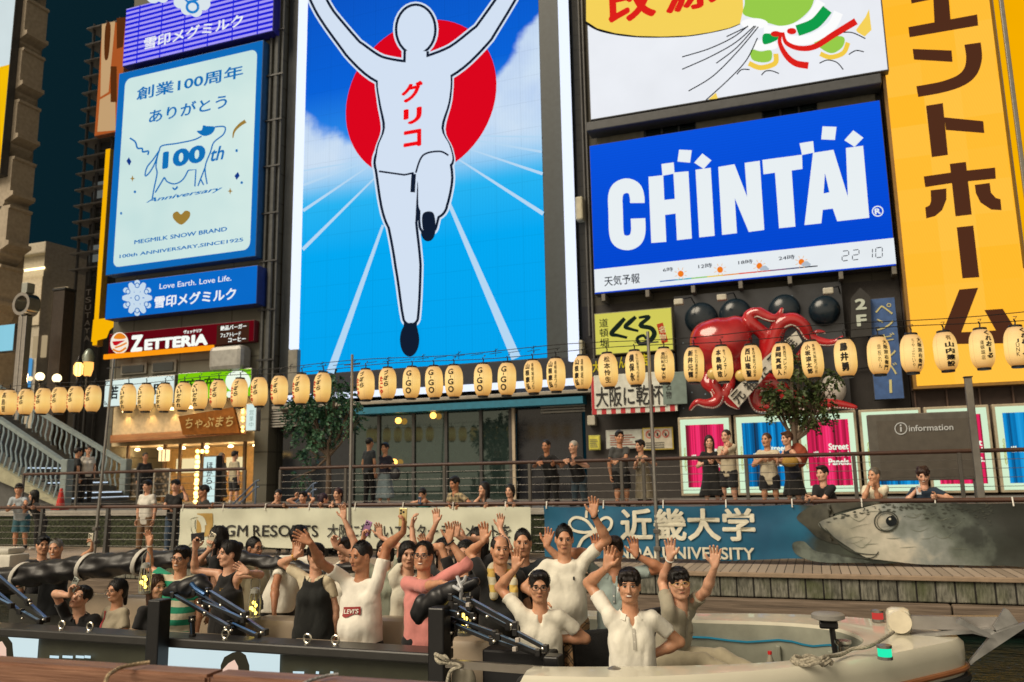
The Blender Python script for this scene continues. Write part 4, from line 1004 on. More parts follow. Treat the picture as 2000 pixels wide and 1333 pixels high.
# ------------------------------------------------------------------ people
def fabric(c, rough=.85, kind=None, c2=None):
    k = ('fab', c, kind, c2)
    if k in MATS: return MATS[k]
    m, nb, base = newmat(rough); v, X, Y, Z = nb.pos(); n1 = nb.noise(7, 4); c = lin(c)
    col = nb.mix(nb.rng(n1, .3, .7), tuple(q * .86 for q in c), tuple(min(1, q * 1.1) for q in c))
    if kind == 'stripe': col = nb.mix(nb.math('GREATER_THAN', nb.math('FRACT', nb.math('MULTIPLY', nb.math('ADD', Z, nb.math('MULTIPLY', X, .06)), 1 / .115)), .5), col, c2)
    if kind == 'plaid':
        a = nb.math('ADD', X, Z); b = nb.math('SUBTRACT', X, Z); L = None
        for q in (a, b):
            for o_, w in ((0, .10), (.16, .10), (.5, .05)):
                t = nb.math('LESS_THAN', nb.math('FRACT', nb.math('ADD', nb.math('MULTIPLY', q, 1 / .16), o_)), w); L = t if L is None else nb.math('MAXIMUM', L, t)
        col = nb.mix(nb.math('MULTIPLY', L, .85), col, c2)
    if kind == 'check':
        a = nb.math('GREATER_THAN', nb.math('FRACT', nb.math('MULTIPLY', X, 1 / .09)), .5); b = nb.math('GREATER_THAN', nb.math('FRACT', nb.math('MULTIPLY', Z, 1 / .09)), .5)
        col = nb.mix(nb.math('MULTIPLY', nb.math('ADD', a, b), .45), col, c2)
    nb.l.new(col, base); nb.b.inputs['Sheen Weight'].default_value = .15; bump(nb, nb.math('ADD', nb.math('MULTIPLY', nb.noise(13, 2, sxyz=(1.3, 1, .75)), 1.0), nb.math('MULTIPLY', nb.noise(90, 2), .10)), .28, .03)
    MATS[k] = m; return m
def skin(t):
    k = ('skin', t)
    if k in MATS: return MATS[k]
    m, nb, base = newmat(.45); c = [(.68, .38, .25), (.62, .32, .19), (.50, .23, .125), (.72, .41, .28)][t]
    blot = nb.mix(nb.rng(nb.noise(24, 5), .35, .70), tuple(q * .86 for q in c), tuple(q * 1.08 for q in c)); nb.l.new(nb.mix(nb.rng(nb.noise(9, 3), .52, .72, 0, .45), blot, (c[0] * .95, c[1] * .72, c[2] * .66)), base); bump(nb, nb.noise(140, 3), .12, .006)
    nb.b.inputs['Subsurface Weight'].default_value = .08; nb.b.inputs['Subsurface Radius'].default_value = (.02, .008, .004)
    MATS[k] = m; return m
def hairmat(c):
    k = ('hair', c)
    if k in MATS: return MATS[k]
    m, nb, base = newmat(.55); c = lin(c)
    nb.l.new(nb.mix(nb.rng(nb.noise(30, 3, sxyz=(3, 3, .5)), .3, .7), tuple(q * .6 for q in c), tuple(q * 1.5 for q in c)), base); bump(nb, nb.noise(60, 3, sxyz=(3, 3, .4)), .5, .01)
    MATS[k] = m; return m
EYE = mat((.010, .007, .006), .15, var=0, key='eye'); LIP = mat((.30, .085, .07), .4, key='lip'); TEETH = mat((.80, .76, .68), .3, key='teeth'); WHITE_EYE = mat((.62, .58, .54), .3, key='eye white')
def nrm(v): v = np.array(v, float); return v / (np.linalg.norm(v) + 1e-9)
def ballq(c, r, ax, n=10, m=7):
    """small ellipsoid as quads"""
    V, F = [], []
    for j in range(m + 1):
        t = math.pi * j / m
        for i in range(n):
            w = 2 * math.pi * i / n; q = (math.sin(t) * math.cos(w) * r[0], math.sin(t) * math.sin(w) * r[1], math.cos(t) * r[2])
            V.append(np.array(c) + ax[0] * q[0] + ax[1] * q[1] + ax[2] * q[2])
    for j in range(m):
        for i in range(n): i2 = (i + 1) % n; F.append((j * n + i, (j + 1) * n + i, (j + 1) * n + i2, j * n + i2))
    return np.array(V), np.array(F)
ZU = np.array([0, 0, 1.0])
PN = [0]
def person(label, head, d, face=0, s=1.0, tilt=0, nod=0, body=None, lean=(0, 0), tl=1.0, stretch=False, L='down', Rt='down', sit=False, floor=None, sex='m', tone=1,
           top=('tee', '#cccccc'), over=None, bot=('trousers', '#15161a'), hair=('short', '#0b0908'), smile=0, glasses=None, hat=None, legs=True, group=None, lo=False, fat=1.0, away=False, extra=None):
    PN[0] += 1; fat = 1 + (fat - 1) * .75; s = s * (1 if lo else .955); rs = np.random.RandomState(PN[0]); ph = rs.rand() * 9
    hh = .020 if lo else .0135
    H = np.array(px(head[0], head[1], d)); by = R_(face if body is None else body); fy = R_(face)
    bf = np.array([math.sin(by), -math.cos(by), 0]); br = np.array([bf[1], -bf[0], 0])
    hf = np.array([math.sin(fy), -math.cos(fy), 0]); hr = np.array([hf[1], -hf[0], 0])
    ca, sa = math.cos(R_(nod)), math.sin(R_(nod)); hf, hu = hf * ca - ZU * sa, ZU * ca + hf * sa
    ca, sa = math.cos(R_(tilt)), math.sin(R_(tilt)); hr, hu = hr * ca + hu * sa, hu * ca - hr * sa      # tilt>0 leans to the person's left
    sh = s * (.95 if not lo else 1.06); hp = lambda x, y, z: H + (hr * x + hf * y + hu * z) * sh
    fem = sex == 'f'; sw = (.136 if fem else .156) * s * (1 + .3 * (fat - 1)); floor = floor if floor is not None else H[2] - 1.58 * s
    NBk = H - ZU * (.190 if not lo else .205) * s - hf * .012 * s - hu * .0
    pel = NBk - ZU * .50 * s * tl + np.array([lean[0], lean[1], 0]) * s
    dv = pel - NBk; pel = NBk + dv / np.linalg.norm(dv) * .51 * s * tl; upv = nrm(NBk - pel)
    if not sit and pel[2] - floor > .98 * s: pel = pel
    root = thing('person', label, 'person', (float(pel[0]), float(pel[1]), float(floor)), group)
    # ---- arms
    arms = {}
    for side, sg, spec in (('R', 1, Rt), ('L', -1, L)):
        S0 = NBk - upv * .035 * s + br * sg * sw; out = br * sg
        curl, spread, pn, hd, hint = .35, .6, None, None, None
        if isinstance(spec, dict): T = spec
        else: T = {'down': dict(rel=(.07, .03, -.60)), 'rail': dict(rel=(-.02, .34, -.30)), 'back': dict(rel=(.0, -.12, -.46)), 'chin': dict(rel=(-.12, .16, .03), curl=1.0), 'hip': dict(rel=(.10, .06, -.38)), 'lap': dict(rel=(-.06, .26, -.42))}[spec]
        if 'px' in T: C = np.array(px(T['px'][0], T['px'][1], d + T.get('dd', 0)))
        else: q = T['rel']; C = S0 + (out * q[0] + bf * q[1] + ZU * q[2]) * s
        up = C[2] > S0[2] + .05
        if up: S0 = S0 + ZU * .035 * s
        wave = T.get('wave', up and 'px' in T)
        hd = nrm(T['dir']) if 'dir' in T else nrm(nrm(C - S0) * .55 + ZU * .75) if wave else nrm(C - S0 + bf * .15)
        if wave: pn = nrm(T.get('palm', (0, -1, .05)) - hd * np.dot(T.get('palm', (0, -1, .05)), hd)); curl = T.get('curl', .22); spread = T.get('spread', 1.0)
        else:
            w = np.array(T.get('palm', -out * .8 + bf * .2)); pn = nrm(w - hd * (w @ hd)); curl = T.get('curl', .55); spread = T.get('spread', .35)
        W = C - hd * .075 * s; A, B = .285 * s, .255 * s; v = W - S0; Ld = np.linalg.norm(v)
        if Ld > (A + B) * .995: g = min(Ld / ((A + B) * .995), 1.22); A *= g; B *= g
        if Ld > (A + B) * .995: W = S0 + v / Ld * (A + B) * .995; v = W - S0; Ld = np.linalg.norm(v)
        a = (A * A - B * B + Ld * Ld) / (2 * Ld); hgt = math.sqrt(max(A * A - a * a, 1e-6)); u = v / Ld
        hint = np.array(px(*T['elb'], d + T.get('ed', 0))) - (S0 + W) / 2 if 'elb' in T else (out * .9 - ZU * .7 - bf * .25) if not up else (out * 1.0 - ZU * .35 + bf * .15)
        hn = nrm(hint - u * (hint @ u)); El = S0 + u * a + hn * hgt
        arms[side] = (S0, El, W, hd, pn, curl, spread, sg, C)
    # ---- legs
    hipw = .092 * s; lg = []
    for sg in (1, -1):
        hp0 = pel + br * sg * hipw - ZU * .03 * s
        if stretch: kn = hp0 + bf * .40 * s + br * sg * .03 + ZU * .05; an = kn + bf * .38 * s - ZU * .10
        elif sit: kn = hp0 + bf * .40 * s + br * sg * .05 * s + ZU * .03; an = kn + bf * .08 * s - ZU * min(.42 * s, max(kn[2] - floor - .07, .1))
        else:
            an = np.array([pel[0], pel[1], floor + .075 * s]) + br * sg * .11 * s + bf * (.05 if sg > 0 else -.02) * s
            if lean[1]: an = an + np.array([0, .10 * lean[1], 0])
            kn = (hp0 + an) / 2 + bf * .03 * s
        lg.append((hp0, kn, an))
    # ---- skin body
    pts = [H + .2, H - .2, pel - .18, pel + .18] + [q for a in arms.values() for q in (a[0] + .07, a[1] + .06, a[2] + .05, a[0] - .07, a[1] - .06, a[2] - .05)]
    if legs: pts += [q + e for l in lg for q in l for e in (-.12, .12)]
    P = np.array(pts); f = Field(P.min(0), P.max(0), hh)
    ch = NBk - upv * .17 * s + bf * .01
    def torso(f, g, k=.05):
        for sg in (1, -1):
            f.cone(ch + br * sg * .065 * s, pel + upv * .16 * s + br * sg * .045 * s, (.088 if not fem else .077) * s * fat + g, (.080 if not fem else .068) * s * fat + g, k)
            f.cone(pel + br * sg * .06 * s, pel + upv * .14 * s + br * sg * .05 * s, (.094 if not fem else .100) * s * fat + g, .082 * s * fat + g, k)
            f.cone(NBk - upv * .055 * s, NBk - upv * .05 * s + br * sg * (sw - .02), .060 * s + g, .050 * s + g, k)
        if fem:
            for sg in (1, -1): f.ell(ch + br * sg * .06 * s + bf * .068 * s - upv * .03 * s, (.055 * s + g,) * 3, None, .04)
        if fat > 1.05: f.ell(pel + upv * .14 * s + bf * .06 * s, (.135 * s * fat + g, .11 * s * fat + g, .13 * s + g), None, .06)
    torso(f, -.004)
    f.cone(NBk - upv * .03, hp(0, -.012, -.07), .062 * s, .054 * s, .03)
    for a in arms.values():
        S0, El, W = a[:3]; t = .88 if fem else 1.0
        f.cone(S0, El, .047 * s * t, .039 * s * t, .03); f.cone(El, El + (W - El) * .35, .040 * s * t, .041 * s * t, .02); f.cone(El + (W - El) * .3, W, .041 * s * t, .026 * s * t, .02)
    if legs:
        for h0, kn, an in lg: f.cone(h0, kn, .088 * s, .055 * s, .04); f.cone(kn, kn + (an - kn) * .35, .052 * s, .055 * s, .03); f.cone(kn + (an - kn) * .3, an, .055 * s, .035 * s, .03)
    parts = [(*f.mesh(), 0)]
    # head
    f = Field(H - .19 * s, H + .19 * s, (.011 if lo else .0065) * s); ax = (hr, hf, hu); e = lambda x, y, z, r, k=.02, sub=False: f.ell(hp(x, y, z), tuple(q * sh for q in r), ax, k * s, sub)
    jw = (.88 if fem else .98) + .09 * rs.randn() * .6; nl = rs.uniform(-.006, .006); ey = rs.uniform(-.004, .004); ed = rs.uniform(-.0025, .003); ch_ = rs.uniform(-.010, .010); ckb = rs.uniform(.85, 1.15)
    e(0, -.012, .035, (.079, .096, .092)); e(0, .018, -.028, (.065 * jw, .072, .086), .03); f.cone(hp(-.012, .062, -.096 + ch_), hp(.012, .062, -.096 + ch_), .022 * s * jw, .022 * s * jw, .03)
    for sg in (1, -1):
        f.cone(hp(sg * .048 * jw, .008, -.05), hp(sg * .04 * jw, .03, -.082), .026 * s, .022 * s, .03); e(sg * .038, .060, -.022, (.026 * ckb, .026, .026 * ckb), .025)
    f.cone(hp(-.036, .080, .032), hp(.036, .080, .032), .012 * s, .012 * s, .012)
    for sg in (1, -1): e(sg * (.031 + ed), .106, .010 + ey, (.019, .019, .013), .01, True)
    f.cone(hp(0, .088, .014), hp(0, .108, -.026 + nl), (.008 + .2 * abs(nl)) * s, (.0135 + .4 * nl) * s, .010)
    for sg in (1, -1): e(sg * .013, .098, -.029 + nl, (.009 + .3 * nl, .010, .008), .006); e(sg * .079, -.008, -.004, (.011, .022, .034), .006)
    f.cone(hp(-.018, .080, -.060), hp(.018, .080, -.060), .012 * s, .012 * s, .012)
    f.cone(hp(0, -.02, -.04), NBk, .056 * s, .060 * s, .02)
    parts.append((*f.mesh(), 0))
    # hands
    for S0, El, W, hd, pn, curl, spread, sg, C in arms.values():
        lat = np.cross(hd, pn) * sg; lat = nrm(lat); q = (.92 if fem else 1.0) * s * (1.0 if not lo else 1.06)
        pts = np.array([W - .05 * q, W + .05 * q, W + hd * .2 * q + lat * .12 * q, W + hd * .2 * q - lat * .09 * q, W + pn * .12 * q, W - pn * .05 * q, W + lat * .12 * q]); f = Field(pts.min(0), pts.max(0), (.0085 if lo else .0052) * q)
        f.cone(El + (W - El) * .8, W, .028 * q, .025 * q, .01)
        for off, ln, an in ((.030, .072, 10), (.010, .080, 3), (-.010, .074, -4), (-.029, .058, -13)):
            kn = W + hd * .088 * q + lat * off * q - hd * abs(off) * .18 * q; f.cone(W + hd * .018 * q + lat * off * .55 * q, kn, .0165 * q, .0125 * q, .012)
            a = R_(an * spread); dr = hd * math.cos(a) + lat * math.sin(a); p = kn; cc = curl * (1 + .12 * rs.randn()); ang = cc * .55
            for fr in (.42, .32, .28):
                vv = dr * math.cos(ang) + pn * math.sin(ang); p2 = p + vv * ln * fr * q; f.cone(p, p2, .0098 * q, .0090 * q, .004); p = p2; ang += cc * .95
        t0 = W + hd * .025 * q + lat * .018 * q; t1 = t0 + nrm(lat * .80 + hd * .60 + pn * .30) * .048 * q; t2 = t1 + nrm(lat * (.55 - .4 * curl) + hd * .85 + pn * (.15 + curl * .5)) * .042 * q
        f.cone(t0, t1, .0165 * q, .0125 * q, .012); f.cone(t1, t2, .0118 * q, .0095 * q, .006)
        parts.append((*f.mesh(), 0))
    # eyes, brows and mouth
    if not away:
        for sg in (1, -1):
            parts.append((*ballq(hp(sg * (.031 + ed), .0855, .010 + ey), (.0145 * s, .008 * s, .0062 * s), ax), 3)); parts.append((*ballq(hp(sg * (.031 + ed), .0905, .010 + ey), (.0080 * s, .006 * s, .0064 * s), ax), 1))
            parts.append((*ballq(hp(sg * (.031 + ed), .0895, .0165 + ey), (.0165 * s, .006 * s, .0026 * s), ax), 1)); parts.append((*ballq(hp(sg * (.033 + ed), .0925, .034 + 1.5 * ey), (.0195 * s, .005 * s, .0042 * s), ax), 1))
        if smile:
            parts.append((*ballq(hp(0, .0875, -.060), (.026 * s, .010 * s, .0115 * s), ax), 2)); parts.append((*ballq(hp(0, .0925, -.0585), (.0215 * s, .008 * s, .0062 * s), ax), 4))
        else: parts.append((*ballq(hp(0, .0905, -.061), (.021 * s, .007 * s, .0055 * s), ax), 2)); parts.append((*ballq(hp(0, .0935, -.0605), (.019 * s, .005 * s, .0013 * s), ax), 1))
    npmesh('body', parts, [skin(tone), EYE, LIP, WHITE_EYE, TEETH], root)
    # ---- hair
    st, hc = hair
    if st != 'none':
        f = Field(H - np.array([.22, .22, .48]) * s, H + .21 * s, (.012 if lo else .0075) * s)
        crp = st in ('crop', 'balding')
        e(0, -.016, .040, (.084, .104, .100) if crp else (.089, .110, .108))
        f.strands(H, hr, hf, (.0006 if crp else .0019) * s, ph)
        zb_ = {'long': -.05, 'bob': -.06, 'pony': -.04, 'bun': -.04}.get(st, -.008)
        f.keep(hp(0, 0, zb_), nrm(hu - hf * .22))
        fz, fr_ = {'receding': (.018, .112), 'balding': (.03, .12), 'fringe': (-.058, .106), 'crop': (-.012, .104), 'curly': (-.030, .100)}.get(st, (-.030, .108))
        e(0, .098, fz, (.067, .086, fr_), 0, True); e(0, .050, -.055, (.092, .075, .070), 0, True)
        for sg in (1, -1): e(sg * .086, .004, -.008, (.026, .030, .038), 0, True)
        if st == 'balding': f.ell(hp(0, .02, .12), (.06 * s, .09 * s, .05 * s), ax, 0, True)
        if st in ('short', 'fringe'):
            for q in range(5): e(-.045 + .022 * q, .040 + .012 * (q % 2), .108 - .004 * abs(q - 2), (.020, .060, .026), .008)
        if st == 'fringe':
            for q in range(6): f.cone(hp(-.055 + .022 * q, .070, .100), hp(-.060 + .024 * q + .006 * (q % 2), .092, .058 - .006 * (q % 2)), .017 * s, .009 * s, .006)
        if st == 'curly':
            for i in range(26):
                a = rs.rand() * 6.28; z = .04 + rs.rand() * .09; r_ = math.sqrt(max(0, 1 - ((z - .035) / .11) ** 2)); e(math.cos(a) * .085 * r_, -.012 + math.sin(a) * .1 * r_, z, (.026, .026, .026), .008)
        if st in ('long', 'bob', 'pony', 'bun'):
            zz = -.22 if st == 'long' else -.085 if st == 'bob' else -.03
            e(0, -.055, -.02, (.078, .062, .085), .03)
            if st in ('long', 'bob'):
                f.cone(hp(0, -.06, -.03), hp(0, -.075, zz), .07 * s, .055 * s, .03)
                for sg in (1, -1): f.cone(hp(sg * .070, .012, .045), hp(sg * .078, -.005, -.04), .022 * s, .026 * s, .02); f.cone(hp(sg * .078, -.005, -.04), hp(sg * .072, -.012 + (.03 if st == 'long' else 0), zz), .026 * s, .022 * s, .02)
            if st == 'pony': f.cone(hp(0, -.11, .03), hp(.02, -.13, -.16), .034 * s, .02 * s, .015)
            if st == 'bun': e(0, -.105, .075, (.046, .046, .046), .01)
        f.wrinkle(.0012 * s, 120 / s, ph); hparts = [(*f.mesh(), 0)]
        if not lo:
            SV, SF = [], []
            for i in range(240 if st not in ('crop', 'balding') else 260):
                a = rs.uniform(-math.pi, math.pi); aa = abs(a)
                if st in ('crop', 'balding'):
                    th = R_(rs.uniform(5, 88 if aa > .9 else 48)); n = np.array([math.sin(th) * math.sin(a), math.sin(th) * math.cos(a), math.cos(th)])
                    if st != 'crop' and n[2] > .25 and not (aa > 2): continue
                    q0 = n * np.array([.083, .103, .099]) + np.array([0, -.016, .040]); q1 = q0 + n * .009 + np.array([0, .006, .003]); q = [q0, (q0 + q1) / 2, q1]; tg = np.array([math.cos(a), -math.sin(a), 0])
                else:
                    lim = (82 if st == 'fringe' else 40 if st == 'receding' else 57) if aa < .75 else (92 if st in ('short', 'fringe', 'curly', 'receding') else 105) if aa < 1.9 else 116
                    t0, t1 = rs.uniform(4, 55), lim + rs.uniform(-14, 8); sw_ = rs.uniform(-.35, .35); lf = rs.uniform(.001, .006) if rs.rand() < .7 else rs.uniform(.008, .018); q = []
                    for j in range(7):
                        t = j / 6; th = R_(min(t0 + (t1 - t0) * t, 100)); b2 = a + sw_ * t; k_ = 1 + lf / .1 * math.sin(t * 2.6)
                        z_ = math.cos(th) * .108 * k_ + .040
                        if st in ('long', 'bob', 'pony', 'bun') and aa > 1.05 and t > .7: z_ -= (t - .7) / .3 * ({'long': .20, 'bob': .08}.get(st, .015)) * rs.uniform(.7, 1.05)
                        q.append(np.array([math.sin(th) * math.sin(b2) * .089 * k_, math.sin(th) * math.cos(b2) * .110 * k_ - .016, z_]))
                    tg = np.array([math.cos(a), -math.sin(a), 0])
                for j in range(len(q)):
                    wq = .0042 * (1 - j / (len(q) - .6)) * tg; n0 = len(SV); SV += [hp(*(q[j] - wq)), hp(*(q[j] + wq))]
                    if j: SF.append((n0 - 2, n0 - 1, n0 + 1, n0))
            hparts.append((np.array(SV), np.array(SF), 0))
        npmesh('hair', hparts, hairmat(hc), root)
    if hat:
        f = Field(H - .25 * s, H + .25 * s, .011 * s); e(0, -.012, .05, (.090, .110, .098)); f.keep(hp(0, 0, .05), hu); f.cone(hp(-.04, .09, .055), hp(.04, .09, .055), .012, .012, .01); f.ell(hp(0, .115, .052), (.075 * s, .075 * s, .010 * s), ax, .01)
        npmesh('cap', [(*f.mesh(), 0)], fabric(hat), root)
    if glasses:
        b = MB()
        for sg in (1, -1):
            c = hp(sg * .034, .108, .008); b.tube([c + (hr * .028 * math.cos(t) + hu * .019 * math.sin(t)) * s for t in np.linspace(0, 6.283, 15)[:-1]], .0026 * s, 5, closed=True)
            b.tube([hp(sg * .062, .105, .012), hp(sg * .082, .06, .012), hp(sg * .084, -.005, .010)], .0026 * s, 5)
        b.tube([hp(-.008, .11, .010), hp(.008, .11, .010)], .0026 * s, 5); b.build('glasses', mat(glasses, .3, key=('gl', glasses)), root, smooth='all')
    # ---- top
    for lay, topx in enumerate([top] + ([over] if over else [])):
        gx = .014 * lay
        kind, tc = topx[0], topx[1]; tm = fabric(tc, .85, *(topx[2:] if len(topx) > 2 else ()))
        hemz = {'dress': -.45, 'long_tee': -.16}.get(kind, -.10)
        hem = pel + ZU * hemz * s
        pts = np.array([NBk + .12, NBk - .2, hem - .2, pel + .22] + [q for a in arms.values() for q in (a[0] + .1, a[0] - .1, a[1] + .09, a[1] - .09)]); f = Field(pts.min(0), pts.max(0), hh)
        torso(f, .013 + gx)
        if kind != 'tank':
            for sg in (1, -1): f.cone(ch + br * sg * .06 * s - upv * .05, hem + br * sg * (.064 if kind != 'dress' else .11) * s, .098 * s * fat + gx, (.106 if kind != 'dress' else .15) * s * fat + gx, .05)
        else:
            for sg in (1, -1): f.cone(ch + br * sg * .05 * s - upv * .05, hem + br * sg * .07 * s, .095 * s, .112 * s, .05)
        if kind not in ('tank', 'dress'):
            q = {'long': 1.0, 'rolled': 1.0}.get(kind, .62)
            for S0, El, W, *_ in arms.values():
                en = S0 + (El - S0) * q; u = nrm(El - S0)
                if q < 1: f.cone(S0, S0 + (El - S0) * (q + .2), .056 * s, .060 * s, .03, (en, u))
                else: en = El + (W - El) * (.92 if kind == 'long' else .25); f.cone(S0, El, .060 * s, .054 * s, .03); f.cone(El, en + nrm(W - El) * .05, .054 * s, .048 * s, .02, (en, nrm(W - El)))
        f.wrinkle((.0048 if not lo else .004) * s, 40 / s, ph)
        f.ell(NBk + upv * .055 * s + bf * .035 * s, ((.072 + 2 * gx) * s, .078 * s + gx, .075 * s + 3 * gx), None, 0, True)
        if kind in ('shirt', 'vneck', 'rolled'): f.cone
        if kind in ('shirt', 'polo', 'rolled', 'vneck'): f.ell(NBk - upv * .03 * s + bf * .11 * s, (.022 * s, .06 * s, .075 * s), (br, bf, ZU), 0, True)
        if kind in ('tank', 'dress'):
            for sg in (1, -1): f.ell(NBk - upv * .04 * s + br * sg * (sw + .035 * s), (.085 * s, .13 * s, .115 * s), (br, bf, ZU), 0, True)
        if hem[2] < pel[2] - .02 and not sit: f.keep(hem, (0, 0, 1))
        o = npmesh({'tank': 'tank_top', 'dress': 'dress', 'shirt': 'shirt', 'polo': 'polo_shirt', 'rolled': 'shirt'}.get(kind, 'tee_shirt'), [(*f.mesh(), 0)], tm, root)
        if kind in ('shirt', 'polo', 'rolled'):
            b = MB(); ring = []
            for i in range(13):
                a = R_(-150 + 300 * i / 12); x, y = math.sin(a), -math.cos(a); ring.append(NBk + (br * x * .076 - bf * (-y if 0 else y) * 0 + bf * (-math.cos(a)) * .072) * s + ZU * (.030 - .012 * math.cos(a) * -1) * s)
            ring = [NBk + (br * math.sin(R_(t)) * .074 - bf * math.cos(R_(t)) * .070) * s + ZU * (.022 + .022 * math.cos(R_(t))) * s for t in np.linspace(-148, 148, 13)]
            for i in range(12):
                a, c2 = ring[i], ring[i + 1]; n0 = nrm(a - NBk) * .034 * s - ZU * .040 * s; n1 = nrm(c2 - NBk) * .034 * s - ZU * .040 * s; b.quad(a, c2, c2 + n1, a + n0)
            b.build('collar', tm, o, smooth='all')
    # ---- bottom
    bk, bc = bot[0], bot[1]
    if legs and bk != 'none':
        bmt = fabric(bc, .85, *(bot[2:] if len(bot) > 2 else ())); pts = np.array([pel + .2, pel - .2] + [q + e_ for l in lg for q in l for e_ in (-.14, .14)]); f = Field(pts.min(0), pts.max(0), hh)
        for sg in (1, -1): f.cone(pel + br * sg * .06 * s, pel + upv * .05 * s + br * sg * .05 * s, .112 * s * fat, .106 * s * fat, .04)
        if bk == 'skirt': 
            for sg in (1, -1): f.cone(pel + br * sg * .05 * s, np.array([pel[0], pel[1], floor + .22]) + br * sg * .09 * s, .12 * s, .17 * s, .05)
            f.keep((0, 0, floor + .2), (0, 0, 1))
        else:
            for h0, kn, an in lg:
                if bk == 'shorts': f.cone(h0, kn + nrm(kn - h0) * .06, .108 * s, .098 * s, .04, (kn + nrm(kn - h0) * .01, nrm(kn - h0)))
                else: f.cone(h0, kn, .104 * s, .078 * s, .04); f.cone(kn, an, .078 * s, .060 * s, .03)
        f.wrinkle(.0045 * s, 30 / s, ph + 3); npmesh({'shorts': 'shorts', 'skirt': 'skirt'}.get(bk, 'trousers'), [(*f.mesh(), 0)], bmt, root)
    if legs:
        sc = (.55, .53, .50) if rs.rand() > .5 else (.02, .02, .022)
        for h0, kn, an in lg:
            V = []; f = Field(an - .3, an + .3, .012); f.cone(an - ZU * .02 * s, an - ZU * .035 * s + bf * .15 * s, .042 * s, .034 * s, .02); f.cone(an + ZU * .015, an - ZU * .02, .042 * s, .042 * s, .02); f.keep((0, 0, an[2] - .074 * s), (0, 0, 1))
            npmesh('shoe', [(*f.mesh(), 0)], mat(sc, .5, key=('shoe', sc)), root)
    root_info = dict(root=root, arms=arms, NB=NBk, pel=pel, bf=bf, br=br, H=H, hp=hp, s=s, up=upv, ch=ch)
    return root_info
def phone(hand, label, col, P, tiltv=None):
    """a phone held in a hand: a thing of its own"""
    S0, El, W, hd, pn, curl, spread, sg, C = P['arms'][hand]; s = P['s']
    c = C + hd * .045 + pn * .02; u = nrm(tiltv) if tiltv is not None else hd; n = nrm(np.array([0, -1, 0]) - u * np.dot([0, -1, 0], u)); x = np.cross(u, n)
    b = MB(); b.bevbox(-.037, .037, -.005, .005, -.075, .075, .004); Mx = Matrix([[*x, 0], [*n, 0], [*u, 0]]).to_3x3() if 0 else None
    R3 = np.stack([x, n, u], 1); b.v = [tuple(R3 @ np.array(v) + c) for v in b.v]
    g = thing('phone', label, 'phone', tuple(map(float, c)))
    b.build('case', mat(col, .25, .3, key=('ph', col)), g)
    k = MB()
    for i in range(3): k.lathe((0, 0, 0), [(.009, 0), (.009, .004)], 10, 'Y'); 
    k = MB()
    for qx, qz in ((-.018, .055), (-.018, .032), (.006, .044)): k.ball((qx, .006, qz), (.010, .004, .010), 8, 6)
    k.v = [tuple(R3 @ np.array(v) + c) for v in k.v]; k.build('camera_lens', mat((.01, .01, .012), .1, key='lens'), g)
    return g
# ================================================================== PROMENADE
RAILW = mat((.075, .034, .022), .45, key='rail wood')
POST = mat((.12, .112, .10), .5, .3)
def railing(name, label, x0, x1, y, zt, zb, posts, n, wood, slab=False):
    g = thing(name, label, 'railing', ((x0 + x1) / 2, y, zb))
    MB().tube([(x0, y, zt), (x1, y, zt)], .042, 10).build('handrail', wood, g, smooth=True)
    for p in posts:
        b = MB()
        if slab: b.prism([(p, y - .05, zb), (p, y + .09, zb), (p, y + .09, zt - .42), (p, y + .05, zt - .05), (p, y - .02, zt - .03), (p, y - .03, zt - .4)], (.08, 0, 0)); b.m = [0] * len(b.f)
        else: b.bevbox(p - .035, p + .035, y - .03, y + .03, zb, zt - .03, .01)
        b.build('post', mat((.085, .085, .082), .45, .4) if slab else POST, g)
    for i in range(n):
        z = zt - (zt - zb - .08) * (i + 1) / (n + .6)
        MB().tube([(x0, y, z), (x1, y, z)], .0065, 6).build('wire', mat((.16, .15, .14), .4, .6, key='wire'), g)
    return g
RY, RZ, UY, UZ = 15.8, 1.98, 17.7, 2.84
xs_ = [px(q, 1030, RY).x for q in (78, 206)]
railing('railing', 'lower promenade railing with wooden handrail carrying the two cloth banners', -26, 9, RY, RZ, .88, xs_ + [xs_[1] + 2.05 * i for i in range(1, 14)], 6, RAILW, True)
ux = [px(q, 950, UY).x for q in (547, 675, 868, 1035, 1215, 1258, 1460, 1672, 1880, 2080)]
railing('railing', 'upper terrace railing with steel posts and wires right of the steps', ux[0], 8, UY, UZ, 1.83, ux, 5, RAILW)
lx = [px(q, 950, UY).x for q in (45, 150, 270, 478)]
railing('railing', 'upper terrace railing with thin posts before the staircase and cafe', lx[0], lx[3], UY, 2.86, 1.83, lx, 5, RAILW)
# blue steel handrails of the short steps
for k, ((ax_, ay), (bx_, by_)) in enumerate((((455, 985), (500, 940)), ((575, 985), (612, 945)))):
    a, b_ = px(ax_, ay, 17.55), px(bx_, by_, 17.55)
    g = thing('step_handrail', 'sloping blue steel handrail of the short steps ' + ('beside the cafe railing' if k == 0 else 'left of the leafy tree'), 'handrail', (a.x, 17.55, .9))
    bl = mat((.16, .22, .34), .35, .5)
    for dz in (0, -.16): MB().tube([(a.x - .35, 17.55, a.z - .3 + dz), (a.x, 17.55, a.z + dz), (b_.x, 17.55, b_.z + dz), (b_.x + .1, 17.55, b_.z + .02 + dz)], .022, 8).build('rail', bl, g, smooth=True)
    MB().tube([(b_.x, 17.55, 1.83), (b_.x, 17.55, b_.z)], .022, 8).build('post', bl, g); MB().tube([(a.x, 17.55, .88), (a.x, 17.55, a.z)], .022, 8).build('post', bl, g)
